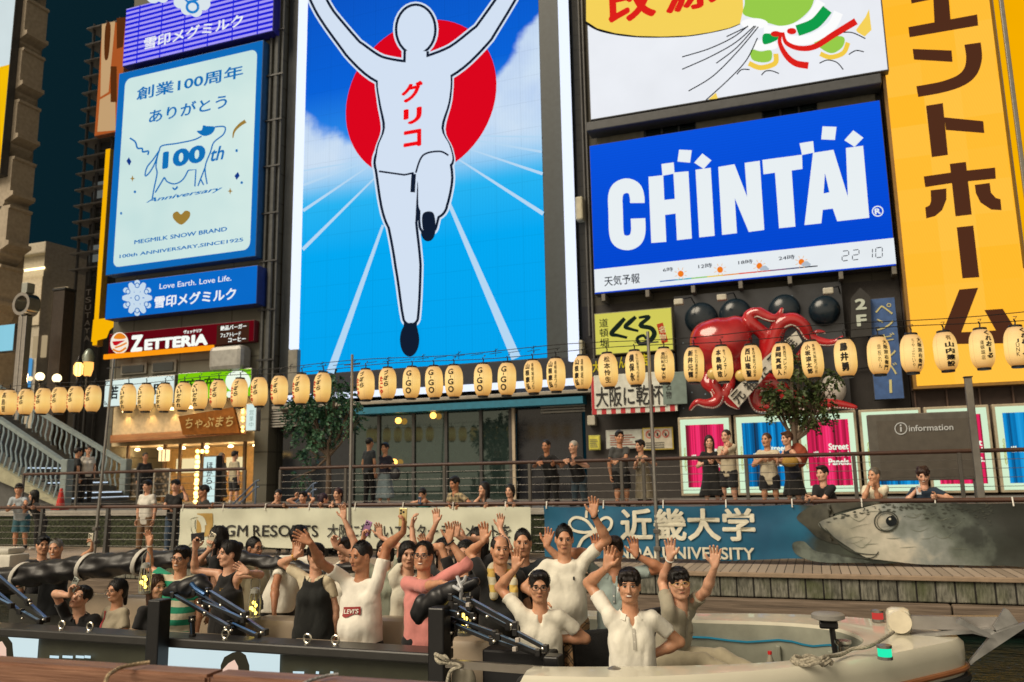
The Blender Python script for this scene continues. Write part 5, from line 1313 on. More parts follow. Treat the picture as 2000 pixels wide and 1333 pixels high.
# ---- banners
def wav(x, z, zt=1.95):
    h = max(0, zt - z)
    return .022 * math.sin(3.1 * x + 1.3 * math.sin(1.1 * x) + 2.2 * z) * min(1, h * 2.5) + .018 * math.sin(7.7 * x + 5 * z) * min(1, h * 3) + .012 * math.sin(1.7 * x - 9 * z)
def drape(b, dy=0.0):
    b.v = [(x, y + wav(x, z) + dy, z) for x, y, z in b.v]; return b
YB = RY - .075
def cloth(g, x0, x1, z0, z1, m, sag=.03):
    b = MB(); n = int((x1 - x0) / .05)
    b.grid(lambda u, v: (x0 + u * (x1 - x0), YB, z0 + v * (z1 - z0) - sag * (1 - v) * math.sin(u * 21) * .6 - (sag * .5 * abs(math.sin(u * (x1 - x0) * math.pi / 1.15)) if v > .99 else 0)), n, 16); drape(b); b.build('cloth', m, g, smooth='all')
    for i in range(int((x1 - x0) / 1.15) + 1):
        q = x0 + .06 + i * 1.15; MB().tube([(q, YB - .02, z1 - .05), (q, YB + .02, RZ + .045), (q, RY + .05, RZ + .02)], .012, 6).build('tie', mat((.75, .73, .68), .6), g)
clothm = mat((.60, .62, .50), .8, 0, .06, 3, .12, 60, key='cream cloth')
x0, x1 = px(351, 1030, YB).x, px(1037, 1030, YB).x
zb = px(700, 1072, YB).z
g = thing('banner', 'long cream cloth banner with gold lion emblem and black lettering on the railing', 'banner', ((x0 + x1) / 2, YB, zb))
cloth(g, x0, x1, zb, 1.93, clothm)
GOLDC = mat((.42, .27, .07), .6)
b = Art(YB - .012); b.mb.grid(lambda u, v: (px(386, 1030, YB).x + u * .42, YB - .012, 1.30 + v * .52), 14, 14); drape(b.mb); b.build('emblem', GOLDC, g)
b = Art(YB - .02)
b.line([(372, 1018), (368, 1035), (374, 1052), (366, 1066)], [8, 10, 8, 3], True); b.line([(380, 1014), (378, 1030), (384, 1046)], [6, 8, 6], True); b.line([(388, 1012), (396, 1022), (398, 1040), (392, 1054)], [5, 7, 6, 3], True); b.line([(372, 1013), (384, 1008), (396, 1012), (402, 1026)], [3, 5, 5, 3], True)
drape(b.mb); b.build('emblem_lion', clothm, g)
INKC = mat((.012, .012, .012), .6, key='printed ink')
b = Art(YB - .02); b.text('MGM RESORTS', (416, 1048), (622, 1026), .012); b.text('大阪に新しいエンターテイメントを', (640, 1050), (998, 1024), .012); drape(b.mb); b.build('lettering', INKC, g)
# blue university banner
x0, x1, zb = px(1063, 1040, YB).x, px(2090, 1040, YB).x, px(1480, 1094, YB).z
g = thing('banner', 'long banner blue at left with white characters and a huge tuna head at right', 'banner', ((x0 + x1) / 2, YB, zb))
m, nb, c = newmat(.7); v, X, Y, Z = nb.pos()
q = nb.math('ADD', nb.math('SUBTRACT', X, px(1580, 1030, YB).x), nb.math('MULTIPLY', nb.math('SUBTRACT', nb.noise(2.5, 4), .5), .5))
q = nb.math('ADD', q, nb.math('MULTIPLY', nb.math('ABSOLUTE', nb.math('SUBTRACT', Z, 1.55)), .35))
n2 = nb.noise(3.2, 5)
dark = nb.ramp(n2, [(.3, (.012, .018, .015)), (.7, (.045, .058, .042))]); blue = nb.ramp(nb.noise(1.5, 3), [(.3, (.004, .078, .165)), (.7, (.008, .125, .235))])
nb.l.new(nb.mix(nb.rng(q, -.12, .25, smooth=True), blue, dark), c)
cloth(g, x0, x1, zb, 1.93, m, .05)
b = Art(YB - .024); WC = mat((.68, .66, .54), .7, key='printed white')
b.text('近畿大学', (1213, 1056), (1473, 992), .028); b.text('KINDAI UNIVERSITY', (1180, 1090), (1473, 1070), .022)
b.line([(1162, 1038), (1146, 1018), (1125, 1011), (1113, 1020), (1118, 1034), (1140, 1040), (1162, 1038)], 5.5, True); b.line([(1162, 1038), (1172, 1018), (1185, 1011), (1195, 1018), (1192, 1032), (1178, 1040), (1162, 1038)], 5.5, True); b.line([(1145, 1012), (1146, 998), (1158, 992), (1168, 1000)], 5, True); b.line([(1162, 1040), (1140, 1052), (1128, 1072)], 6, True); b.line([(1168, 1044), (1180, 1056), (1186, 1072)], 6, True)
drape(b.mb); b.build('lettering', WC, g)
# tuna head
def fishmat(c1, c2, sc=5):
    m, nb, c = newmat(.55); nb.l.new(nb.ramp(nb.noise(sc, 6), [(.32, c1), (.62, c2)]), c); return m
def patch(pts, dy, nm, mt):
    P = [px(x, y, YB) for x, y in cr(pts, 6, True)]
    b = MB(); bm = bmesh.new(); vs = [bm.verts.new((p.x, YB, p.z)) for p in P]; bm.faces.new(vs)
    bmesh.ops.triangulate(bm, faces=bm.faces)
    for _ in range(3): bmesh.ops.subdivide_edges(bm, edges=[e_ for e_ in bm.edges if e_.calc_length() > .12], cuts=1)
    bmesh.ops.triangulate(bm, faces=bm.faces); b.bm(bm); drape(b, -dy); return b.build(nm, mt, g, smooth='all', recalc=False)
patch([(1556, 1012), (1572, 996), (1600, 985), (1650, 982), (1720, 981), (1640, 1000), (1605, 1020), (1640, 1062), (1600, 1052), (1575, 1030)], .014, 'tuna_back', fishmat((.016, .018, .014), (.055, .055, .040)))
patch([(1548, 1062), (1570, 1058), (1592, 1076), (1640, 1084), (1690, 1094), (1690, 1099), (1600, 1098), (1556, 1084)], .014, 'tuna_jaw', fishmat((.03, .04, .036), (.13, .16, .14)))
m, nb, c = newmat(.55); v, X, Y, Z = nb.pos(); t = nb.rng(X, px(1600, 1040, YB).x, px(2000, 1040, YB).x)
t = nb.math('ADD', t, nb.math('MULTIPLY', nb.math('SUBTRACT', nb.noise(3.4, 8), .5), .55)); t = nb.math('ADD', t, nb.math('MULTIPLY', nb.math('SUBTRACT', Z, 1.45), .22))
nb.l.new(nb.ramp(t, [(0, (.16, .17, .155)), (.16, (.34, .34, .28)), (.32, (.52, .50, .42)), (.46, (.24, .27, .26)), (.62, (.12, .145, .125)), (.78, (.032, .040, .034)), (1, (.018, .021, .017))]), c)
patch([(1598, 1024), (1625, 1010), (1680, 994), (1720, 985), (1790, 983), (1900, 984), (2060, 990), (2080, 1050), (2050, 1104), (1950, 1105), (1860, 1104), (1790, 1102), (1722, 1094), (1690, 1088), (1650, 1064), (1622, 1044)], .020, 'tuna_head', m)
b = Art(YB - .034); b.ring((1731, 1019), 23, 20, 2.2, 30); b.ring((1732, 1020), 19, 17, 1.2, 30); b.line([(1612, 1032), (1640, 1062), (1668, 1078), (1700, 1083), (1716, 1082)], [1, 2.2, 2.6, 2.2, 1.4, 1], True); b.line([(1600, 1022), (1606, 1032), (1620, 1042)], 2.5, True); b.line([(1640, 1084), (1700, 1090), (1716, 1078)], 2, True); drape(b.mb); b.build('tuna_lines', mat((.03, .036, .028), .6), g)
rs_ = np.random.RandomState(4); b = Art(YB - .030)
for i in range(150):
    t = rs_.rand() ** .8; x = 1605 + 330 * t; y = np.interp(x, [1598, 1640, 1680, 1720, 1770, 1950], [1024, 1005, 994, 986, 984, 985]) + abs(rs_.randn()) * (5 + 16 * t); l = rs_.uniform(3, 11); h_ = rs_.uniform(.6, 2.0)
    b.poly([(x, y), (x + l * .5, y - h_), (x + l, y - h_ * .4), (x + l * .6, y + h_)])
drape(b.mb); tag(b.build('tuna_flecks', mat((.045, .052, .042), .6), g), kind='stuff')
b = Art(YB - .030)
for i in range(26):
    x = rs_.uniform(1640, 1860); y = rs_.uniform(1000, 1085); l = rs_.uniform(12, 46); b.line([(x, y), (x + l * .5, y + l * .12 * rs_.randn()), (x + l, y - l * .25 * rs_.rand())], [.3, rs_.uniform(.5, 1.5), .3], True)
drape(b.mb); tag(b.build('tuna_scratches', mat((.16, .18, .14), .6), g), kind='stuff')
b = Art(YB - .04); b.disc((1741, 1018), 11, 10); drape(b.mb); b.build('tuna_pupil', mat((.008, .012, .016), .2), g)
b = Art(YB - .046); b.disc((1738, 1014), 2.6, 2.2); drape(b.mb); b.build('tuna_glint', WC, g)
# ---- lantern poles and wires
def pole(px_, ytop, label, y=15.72, r=.035, zb=.88, lean=0):
    p = px(px_, ytop, y); g = thing('lantern_pole', label, 'pole', (p.x + lean, y, zb))
    MB().tube([(p.x + lean, y, zb), (p.x + lean * .5, y, (zb + p.z) / 2), (p.x, y, p.z)], [r * 1.15, r, r * .85], 10).build('shaft', STEEL, g, smooth=True)
    MB().bar((p.x - .2, y, p.z - .22), (p.x + .2, y, p.z - .22), .025, .025).build('cross_arm', DARK, g)
    b = MB(); b.bevbox(p.x + lean - .06, p.x + lean + .06, y - .06, y + .10, 1.42, 1.50, .01); b.bevbox(p.x + lean - .06, p.x + lean + .06, y - .06, y + .10, 1.10, 1.18, .01); b.build('clamp', POST, g)
    return p
pole(222, 702, 'thin steel lantern pole in front of the white light box', lean=-.22); pole(688, 693, 'thin steel lantern pole in front of the blue screen corner'); pole(1265, 648, 'thin steel lantern pole crossing the striped sign')
p = px(1890, 738, 17.2); g = thing('lamp_post', 'thick square grey post beside the information board', 'post', (p.x, 17.2, .88)); MB().bevbox(p.x - .06, p.x + .06, 17.14, 17.26, .88, p.z, .01).build('shaft', mat((.22, .21, .19), .45, .4), g); MB().bevbox(p.x - .075, p.x + .075, 17.12, 17.28, p.z, p.z + .02, .005).build('cap', DARK, g)
zw = 5.02
g = thing('lantern_cable', 'pair of thin black cables strung along the row of paper lanterns', 'cable', (-8, RY, 4.9))
for dz, dy in ((0, 0), (.14, .05)): MB().tube([(x, RY + dy, 4.99 + dz + .03 * math.sin(x * 1.3 + dz * 9)) for x in np.arange(-25, 9, .5)], .008, 5, cap=False).build('cable', BLACK, g)
# bird deterrent spikes and clips along the cable
for i, x in enumerate(np.arange(-13.2, -4.4, .42)):
    b = MB(); b.tube([(x - .14, RY, 5.06), (x + .14, RY, 5.08)], .006, 4)
    if i % 2: b.tube([(x, RY, 5.0), (x, RY, 5.17)], .006, 4); b.tube([(x - .05, RY, 5.1), (x + .05, RY, 5.16)], .006, 4)
    b.build('cable_clip', BLACK, g)
# ---- paper lanterns
lm, nb, c = newmat(.7)
v, X, Y, Z = nb.pos(); tcn = nb.n.new('ShaderNodeTexCoord'); sxx = nb.n.new('ShaderNodeSeparateXYZ'); nb.l.new(tcn.outputs['Object'], sxx.inputs[0]); OZ = sxx.outputs[2]
rib = nb.math('LESS_THAN', nb.math('FRACT', nb.math('MULTIPLY', OZ, 1 / .031)), .14)
ang = nb.math('ARCTAN2', sxx.outputs[0], sxx.outputs[1]); seam = nb.math('LESS_THAN', nb.math('FRACT', nb.math('ADD', nb.math('MULTIPLY', ang, 4 / 6.2832), .30)), .014)
gl = nb.ramp(nb.rng(OZ, .0, .66), [(0, '#b87b34'), (.16, '#e2ac56'), (.35, '#f5c86c'), (.58, '#f9d27c'), (.84, '#e6b25c'), (1, '#b07a36')])  # falloff of the inner bulb's light painted into the glow, ends darker
gl = nb.mix(nb.math('MULTIPLY', rib, .16), gl, '#a06a30'); gl = nb.mix(nb.math('MULTIPLY', seam, .8), gl, '#6a4a2c'); gl = nb.mix(nb.rng(nb.noise(5, 3), .45, .75, 0, .22), gl, '#d9a763')
nb.b.inputs['Base Color'].default_value = (.35, .28, .18, 1); nb.l.new(gl, nb.b.inputs['Emission Color']); nb.b.inputs['Emission Strength'].default_value = .82
bump(nb, nb.math('SUBTRACT', 1.0, rib), .3, .01)
HL, RL = .655, .192
def lprof(z):
    t = z / HL; e_ = abs(2 * t - 1); return RL * (1 - .42 * e_ ** 3.6)
prof = [(lprof(HL * i / 20), HL * i / 20) for i in range(21)]
LANT = None
def lantern_proto():
    root = thing('paper_lantern', 'x', 'lantern')
    MB().lathe((0, 0, 0), prof, 28).build('paper_shade', lm, root, smooth='all')
    MB().lathe((0, 0, -.035), [(.105, 0), (.108, .01), (.108, .037)], 20).build('bottom_ring', BLACK, root, smooth=True)
    MB().lathe((0, 0, HL), [(.108, 0), (.108, .032), (.10, .04)], 20).build('top_cap', BLACK, root, smooth=True)
    b = MB(); b.tube([(0, 0, HL + .03), (.01, 0, HL + .10), (-.01, 0, HL + .155)], .012, 6); b.tube([(.02, 0, HL + .16), (.05, .02, HL + .20), (.0, .05, HL + .20)], .006, 5); b.build('hook', BLACK, root)
    return root
RC = mat((.62, .02, .015), .6, key='lantern red'); BKI = mat((.012, .009, .007), .7, key='lantern ink')
def lwrap(parts, m, root, nm):
    """parts: (text, centre angle offset, width, z0, z1, bold, shear)"""
    b = MB()
    for t, cx, w, z0, z1, bo, sh in parts:
        chs = [q for q in t]; k = len(chs); h = (z1 - z0) / k
        for i, chh in enumerate(chs):
            if chh == ' ': continue
            V, Fc = glyphs(chh, bo, sh); n = len(b.v); wc = w * (.35 if chh in 'IーiI|' else 1)
            for u, v_, ly in V:
                z = z1 - (i + 1) * h + h * (.06 + .88 * v_); x = cx + (u - .5) * wc; r = lprof(z) + .003 + ly * .0004; a = x / RL
                b.v.append((r * math.sin(a) + rootloc(root).x, -r * math.cos(a) + rootloc(root).y, z + rootloc(root).z))
            for f_ in Fc: b.face([n + q for q in f_])
    return b.build(nm, m, root, recalc=False)
def two(big, small): return [(big, -.05, .105, .05, .60, .05, 0), (small, .065, .05, .05, .60, .02, 0)]
LX = [2, 18, 50, 83, 116, 147, 181, 251, 285, 321, 357, 390, 426, 467, 507, 546, 588, 629, 715, 757, 803, 849, 887, 943, 989, 1042, 1086, 1137, 1189, 1241, 1297, 1354, 1412, 1468, 1527, 1588, 1652, 1716, 1780, 1848, 1918, 1985]
ORD = ['first', 'second', 'third', 'fourth', 'fifth', 'sixth', 'seventh', 'eighth', 'ninth', 'tenth']
TX = {}
for i in range(len(LX)):
    if i < 2: TX[i] = ('k', [('髙島屋', 0, .12, .06, .60, .02, 0)], 'bold black characters')
    elif i < 7 or 12 <= i < 20: TX[i] = ('r', [('づぼら', .03, .10, .24, .62, .05, .25)], 'red and black brush script')
    elif i < 12: TX[i] = ('k', [('くいだおれ', 0, .125, .05, .60, .05, .2)], 'running black hiragana')
    elif i < 25: TX[i] = ('k', [('G', 0, .125, .45, .59, .035, 0), ('I', 0, .05, .385, .445, .01, 0), ('G', 0, .125, .23, .375, .035, 0), ('O', 0, .135, .07, .22, .04, 0)], 'thin round latin capitals')
names = {25: ('山根康弘', '道頓堀まつり'), 26: ('山根康弘', '道頓堀まつり'), 27: ('山根康弘', '道頓堀川'), 29: ('横保永', 'なにわ夏まつり実行'), 31: ('新井元輝', 'だんじり東西南北'), 32: ('本島純政', 'サンテレ'), 33: ('西山隆聖', '夏の夜まつり出演'), 34: ('藤岡真威人', '関西コレクト'), 35: ('小坂涼太郎', '東京大阪まつり祝')}
desc = ['two columns of black names', 'black name and long small column']
for i, (a, b_) in names.items(): TX[i] = ('k', two(a, b_), 'a large and a small character column')
TX[28] = ('k', [('松本怜生', .0, .125, .06, .60, .03, 0)], 'one bold column of four black characters')
TX[30] = ('k', [('豊田紀夫♥大野', .0, .085, .04, .58, .02, 0), ('いまさ', .07, .04, .35, .60, 0, 0)], 'a black heart amid its characters')
TX[36] = ('k', [('藤井勇', 0, .135, .06, .60, .06, 0)], 'three widely spaced bold characters')
TX[37] = ('k', [('大阪宗右衛門', .055, .085, .05, .60, .04, 0), ('鉄板れん', -.06, .06, .08, .52, .0, 0)], 'two columns of small black characters')
TX[38] = ('k', [('大阪宗右衛門', .065, .085, .04, .60, .04, 0), ('ちゃぶだいや', -.05, .045, .06, .58, .0, 0)], 'thin script beside bold characters')
TX[39] = ('k', [('山内建設', .0, .15, .04, .48, .05, 0), ('有', 0, .10, .50, .60, .01, 0)], 'heavy characters under a bracketed one')
TX[40] = ('k', [('くれおーる', .045, .11, .14, .64, .05, .2), ('道頓堀店', -.065, .06, .12, .46, .01, 0)], 'brush hiragana beside a small column')
TX[41] = ('k', [('くれおーる', .055, .11, .14, .64, .05, .2), ('JUNK', -.06, .05, .14, .44, .01, 0)], 'brush hiragana beside latin capitals')
proto = lantern_proto(); root = proto
cnt = {}
for i, q in enumerate(LX):
    yc = np.interp(q, [18, 181, 321, 467, 629, 757, 849, 989, 1137, 1297, 1468, 1652, 1848, 1985], [787, 779, 777, 768.5, 757.5, 749.5, 747, 741, 728.5, 715, 710, 699.5, 687, 677.5])
    c = px(q, yc, RY + .02)
    r = proto if i == 0 else copy_tree(proto)
    if i: [bpy.data.objects.remove(ch) for ch in list(r.children) if ch.name.startswith('lettering')]
    r.location = (c.x, c.y, c.z - HL / 2 + .0); r.rotation_euler = (0, R_(((i * 37) % 7 - 3) * .7), R_(((i * 53) % 9 - 4) * 2.0 + (10 if i > 36 else 0)))
    kcol, parts, ds = TX[i]; n = cnt[ds] = cnt.get(ds, 0) + 1
    loc = r.location.copy(); r.location = (0, 0, 0); rot = r.rotation_euler.copy(); r.rotation_euler = (0, 0, 0)
    lwrap(parts, BKI, r, 'lettering')
    if kcol == 'r': lwrap([('たこや', -.085, .10, .06, .48, .07, .2)], RC, r, 'lettering')
    r.location = loc; r.rotation_euler = rot
    of = sum(1 for t in TX.values() if t[2] == ds)
    near = ['first of the row at the left frame edge', 'second of the row'][i] if i < 2 else (ORD[i] + ' from the left end of the row' if i < 10 else ORD[len(LX) - 1 - i] + ' from the row\'s right end' if len(LX) - 1 - i < 10 else None)
    if near is None: near = (ORD[n - 1] if n <= 10 else ['eleventh', 'twelfth', 'thirteenth', 'fourteenth'][n - 11]) + ' such from the left' if of > 1 else 'alone in the row'
    r['label'] = 'lantern with ' + ds + ', ' + near; r['group'] = 'paper lanterns strung above the promenade'
# ---- trees
def leafmat(c1, c2):
    m, nb, c = newmat(.6); nb.l.new(nb.ramp(nb.noise(3.0, 4), [(.3, c1), (.7, c2)]), c); nb.b.inputs['Transmission Weight'].default_value = 0; return m
def tree(name, label, base, top, cl, lm_, n, leaf, seed, lean=(0, 0)):
    rs = np.random.RandomState(seed); g = thing(name, label, 'tree', base)
    bx, by_, bz = base; b = MB(); tz = top
    pts = [(bx, by_, bz), (bx + .02, by_, bz + (tz - bz) * .4), (bx + lean[0] * .6, by_, bz + (tz - bz) * .75), (bx + lean[0], by_, tz)]
    b.tube(cr(pts, 4), list(np.interp(np.linspace(0, 1, 13), [0, 1], [.085, .05])), 9)
    for c, r in cl:
        s0 = Vector(pts[2]); e0 = Vector(c); mid = (s0 + e0) / 2 + Vector((0, 0, -.1)); b.tube([s0, mid, e0], [.04, .028, .012], 6)
        for _ in range(3): e1 = e0 + Vector(rs.randn(3)) * r * .5; b.tube([mid, (mid + e1) / 2, e1], [.02, .013, .006], 5)
    b.build('trunk', mat((.12, .085, .06), .85, bump=.5), g, smooth=True)
    V, F = [], []
    for c, r in cl:
        r *= .90; k = int(n * 1.75 * r ** 2)
        for tw in range(k):
            dvec = rs.randn(3); dvec /= np.linalg.norm(dvec); p = np.array(c) + dvec * r * rs.rand() ** .45 * np.array([1, .8, .85])
            droop = nrm(dvec * .8 + np.array([0, 0, -.5])); sd = nrm(np.cross(droop, [0.2, .3, 1])); ln = leaf * 3.2 * (.6 + rs.rand() * .8)
            for j in range(6):
                t = (j + 1) / 6; q = p + droop * ln * t - np.array([0, 0, .4]) * ln * t * t
                for sg in (1, -1):
                    l = leaf * (1.1 + .9 * rs.rand()); u = nrm(sd * sg + droop * .7 + rs.randn(3) * .25); w = nrm(np.cross(u, rs.randn(3))) * l * .30; i0 = len(V)
                    V += [q, q + u * l * .5 + w, q + u * l, q + u * l * .5 - w]; F.append((i0, i0 + 1, i0 + 2, i0 + 3))
    npmesh('crown', [(np.array(V), np.array(F), 0)], lm_, g).data.shade_flat()
    return g
D_ = 19.0
bb = lambda x, y, r, dy=0: ((px(x, y, D_ + dy).x, D_ + dy, px(x, y, D_ + dy).z), r)
tree('street_tree', 'small leafy tree with blue green crown before the glazed shop front', (px(640, 985, D_).x, D_, 1.82), px(640, 860, D_).z,
     [bb(612, 800, .62), bb(650, 780, .55), bb(590, 830, .42), bb(668, 812, .5, .2), bb(630, 845, .5), bb(600, 770, .35), bb(655, 745, .28), bb(690, 825, .28), bb(605, 880, .26), bb(585, 930, .20), bb(690, 780, .3), bb(570, 800, .28)],
     leafmat((.012, .065, .045), (.06, .16, .07)), 165, .062, 3)
tree('street_tree', 'small leafy tree with olive crown in front of the red octopus', (px(1562, 985, D_).x, D_, 1.82), px(1560, 820, D_).z,
     [bb(1560, 770, .56), bb(1530, 760, .40), bb(1600, 750, .42, .2), bb(1575, 800, .46), bb(1520, 790, .34), bb(1560, 720, .30), bb(1625, 735, .20), bb(1595, 815, .26), bb(1545, 690, .2), bb(1500, 770, .18), bb(1610, 790, .24)],
     leafmat((.02, .05, .012), (.09, .12, .03)), 165, .055, 8)
# ---- staircase at left
g = thing('staircase', 'pale stone staircase with twisted balusters descending to the terrace at left', 'stairs', (px(150, 985, 20.5).x, 20.5, 1.82))
stm = mat((.22, .27, .27), .7, bump=.2); bal = mat((.30, .40, .45), .5)
def flight(y, a, b_, za, zb_, rail0, n):
    A, B = px(*a, y), px(*b_, y); C, Dd = px(*za, y), px(*zb_, y)
    MB().prism([(A.x, y, A.z), (B.x, y, B.z), (B.x, y, B.z + .13), (A.x, y, A.z + .13)], (0, .22, 0)).build('handrail', stm, g)
    MB().prism([(C.x, y - .03, C.z), (Dd.x, y - .03, Dd.z), (Dd.x, y - .03, max(1.83, Dd.z - .5)), (C.x, y - .03, C.z - .55)], (0, .3, 0)).build('stringer', mat((.36, .35, .24), .7, bump=.2), g)
    k = n
    for i in range(k):
        t = (i + .5) / k; x = A.x + (B.x - A.x) * t; z1 = A.z + (B.z - A.z) * t; z0 = C.z + (Dd.z - C.z) * (x - C.x) / (Dd.x - C.x); h = z1 - z0
        bt = MB(); bt.tube([(x - .05, y + .11, z0), (x + .05, y + .11, z0 + h * .3), (x - .04, y + .11, z0 + h * .55), (x + .05, y + .11, z0 + h * .8), (x + .02, y + .11, z1)], [.03, .035, .028, .035, .03], 6); bt.build('baluster', bal, g, smooth=True)
    MB().bevbox(B.x - .05, B.x + .22, y - .03, y + .25, 1.83, B.z + .2, .03).build('newel', stm, g)
flight(19.6, (-40, 800), (122, 910), (-40, 888), (122, 985), None, 17)
flight(22.4, (-40, 740), (238, 908), (-40, 815), (238, 985), None, 30)
xe = px(205, 985, 21).x
st = MB()
for i in range(22): st.box(xe - .32 * (i + 1) - 3, xe - .32 * i, 19.85, 22.38, 1.83 + .165 * i, 1.83 + .165 * (i + 1))
st.build('steps', mat((.10, .10, .095), .7, bump=.2), g)
for i in range(1, 9): MB().box(xe - .32 * i - .02, xe - .32 * i + .006, 19.9, 22.3, 1.83 + .165 * (i + 1) - .05, 1.83 + .165 * (i + 1) - .012).build('step_light', emi('#cfe2f4', 1.0), g) if i in (1, 2, 4, 7) else None
c = px(118, 985, 18.5); g = thing('traffic_cone', 'red traffic cone at the foot of the staircase', 'cone', (c.x, 18.5, 1.83))
MB().lathe((c.x, 18.5, 1.83), [(.13, .03), (.10, .25), (.045, .58), (.03, .62)], 16).build('cone_body', mat((.62, .03, .02), .5), g, smooth=True); MB().bevbox(c.x - .17, c.x + .17, 18.33, 18.67, 1.83, 1.865, .01).build('base', mat((.5, .03, .02), .5), g)
# display cases before the cafe
for xa, xb, lbl in ((250, 283, 'glass menu case with white frame left of the shop door'), (297, 333, 'glass menu case with white frame right of the man in black')):
    a, c = px(xa, 980, 22.6), px(xb, 915, 22.6); g = thing('menu_case', lbl, 'menu case', ((a.x + c.x) / 2, 22.6, 1.83)); wht = mat((.6, .58, .5), .5)
    b = MB(); b.bevbox(a.x, a.x + .04, 22.6, 22.64, 1.83, c.z, .005); b.bevbox(c.x - .04, c.x, 22.6, 22.64, 1.83, c.z, .005); b.bevbox(a.x, c.x, 22.6, 22.64, c.z - .04, c.z, .005); b.bevbox(a.x, c.x, 22.6, 22.64, 2.1, 2.14, .005); b.build('frame', wht, g)
    m, nb, cc = newmat(.5); vo = nb.n.new('ShaderNodeTexVoronoi'); vo.inputs['Scale'].default_value = 7; nb.l.new(nb.pos()[0], vo.inputs[0]); nb.l.new(nb.ramp(vo.outputs['Distance'], [(.1, (.42, .30, .18)), (.5, (.06, .05, .035))]), cc)
    MB().box(a.x + .04, c.x - .04, 22.61, 22.63, 2.14, c.z - .04).build('menu_sheet', m, g)
c = px(322, 890, 25.3); g = thing('wall_lamp', 'square glowing paper lamp beside the shop door', 'lamp', (c.x, 25.3, c.z)); MB().bevbox(c.x - .18, c.x + .18, 25.15, 25.38, c.z - .22, c.z + .22, .02).build('shade', emi((1, .72, .35), 1.6, True), g); b = MB(); [b.box(c.x + q - .012, c.x + q + .012, 25.13, 25.149, c.z - .22, c.z + .22) for q in (-.17, 0, .17)]; b.build('grille', DARK, g)
# ---- street lamps by the bridge
for xq, yq, lbl in ((78, 736, 'left white globe street lamp before the tall dark pillar'), (111, 739, 'right white globe street lamp before the tall dark pillar')):
    c = px(xq, yq, 27); g = thing('street_lamp', lbl, 'street lamp', (c.x, 27, 1.83)); MB().ball(c, .19, 16, 12).build('globe', emi((1, .78, .42), 3, True), g, smooth='all'); lamp('globe_light', (c.x, 26.7, c.z), 60, (1, .68, .34), .15, None, (0, 0, -1), g); MB().tube([(c.x, 27, 1.83), (c.x, 27, c.z - .2)], [.09, .05], 10).build('post', BLACK, g); MB().lathe((c.x, 27, c.z - .3), [(.05, 0), (.13, .1), (.10, .14)], 12).build('collar', BLACK, g)
c = px(153, 722, 26); g = thing('street_lamp', 'caged amber lantern street lamp left of the white light box', 'street lamp', (c.x, 26, 1.83))
MB().lathe((c.x, 26, c.z - .28), [(.07, 0), (.17, .08), (.18, .45), (.10, .56)], 16).build('glass', emi((1, .55, .14), 4, True), g); lamp('lantern_light', (c.x - .1, 25.7, c.z), 50, (1, .5, .15), .15, None, (0, 0, -1), g)
b = MB(); [b.tube([(c.x + .19 * math.cos(a), 26 + .19 * math.sin(a), c.z - .28), (c.x + .2 * math.cos(a), 26 + .2 * math.sin(a), c.z + .2)], .012, 5) for a in np.linspace(0, 6.28, 9)[:-1]]; b.build('cage', BLACK, g)
MB().tube([(c.x, 26, 1.83), (c.x, 26, c.z - .3)], [.09, .05], 10).build('post', BLACK, g); MB().lathe((c.x, 26, c.z + .28), [(.2, 0), (.06, .16), (.015, .3)], 12).build('finial', BLACK, g)
c = px(172, 715, 27.5); g = thing('street_lamp', 'domed glass street lamp glowing orange behind the caged lantern', 'street lamp', (c.x, 27.5, 1.83))
MB().lathe((c.x, 27.5, c.z - .45), [(.14, 0), (.22, .3), (.22, .6)], 16).build('glass', emi((1, .45, .10), 1.6), g); MB().lathe((c.x, 27.5, c.z + .16), [(.25, 0), (.25, .3), (.16, .52), (.03, .62)], 16).build('hood', mat((.30, .36, .32), .3, .5), g, smooth=True); MB().tube([(c.x, 27.5, 1.83), (c.x, 27.5, c.z - .45)], [.09, .06], 10).build('post', BLACK, g)
# steel ring on a pylon
c = px(52, 596, 25.5); chrome = mat((.55, .52, .48), .18, 1.0, .1)
g = thing('ring_sculpture', 'polished steel ring on a tall steel pylon at left', 'sculpture', (c.x, 25.5, 1.83))
ring = MB(); R1 = .50
for k_, (ra, rb) in enumerate(((R1, .36),)):
    n = 40; base = len(ring.v)
    for j in range(n):
        a = 2 * math.pi * j / n
        for r_, dy in ((ra, -.28), (ra, .28), (rb, .28), (rb, -.28)): ring.v.append((c.x + r_ * math.cos(a), 25.5 + dy, c.z + r_ * math.sin(a)))
    for j in range(n):
        j2 = (j + 1) % n
        for q in range(4): q2 = (q + 1) % 4; ring.face((base + j * 4 + q, base + j * 4 + q2, base + j2 * 4 + q2, base + j2 * 4 + q))
ring.build('ring', chrome, g, smooth=True)
b = MB(); b.bevbox(c.x - .24, c.x - .02, 25.35, 25.65, 1.83, c.z - .5, .02); b.bevbox(c.x + .02, c.x + .24, 25.35, 25.65, 1.83, c.z - .5, .02); b.build('pylon', chrome, g); MB().bevbox(c.x - .16, c.x + .18, 25.3, 25.7, c.z + .5, c.z + .95, .03).build('head_box', mat((.4, .42, .38), .35, .6), g)
c = px(100, 660, 28); g = thing('pillar', 'tall dark bronze pillar behind the globe lamps', 'pillar', (c.x, 28, 1.83)); P0 = px(96, 570, 28); b = MB(); b.bevbox(c.x - .1, c.x + .62, 28, 28.6, 1.83, P0.z, .03); b.build('shaft', mat((.06, .048, .04), .25, .4), g); MB().bevbox(c.x - .14, c.x + .66, 27.96, 28.64, P0.z, P0.z + .12, .02).build('cap', DARK, g)
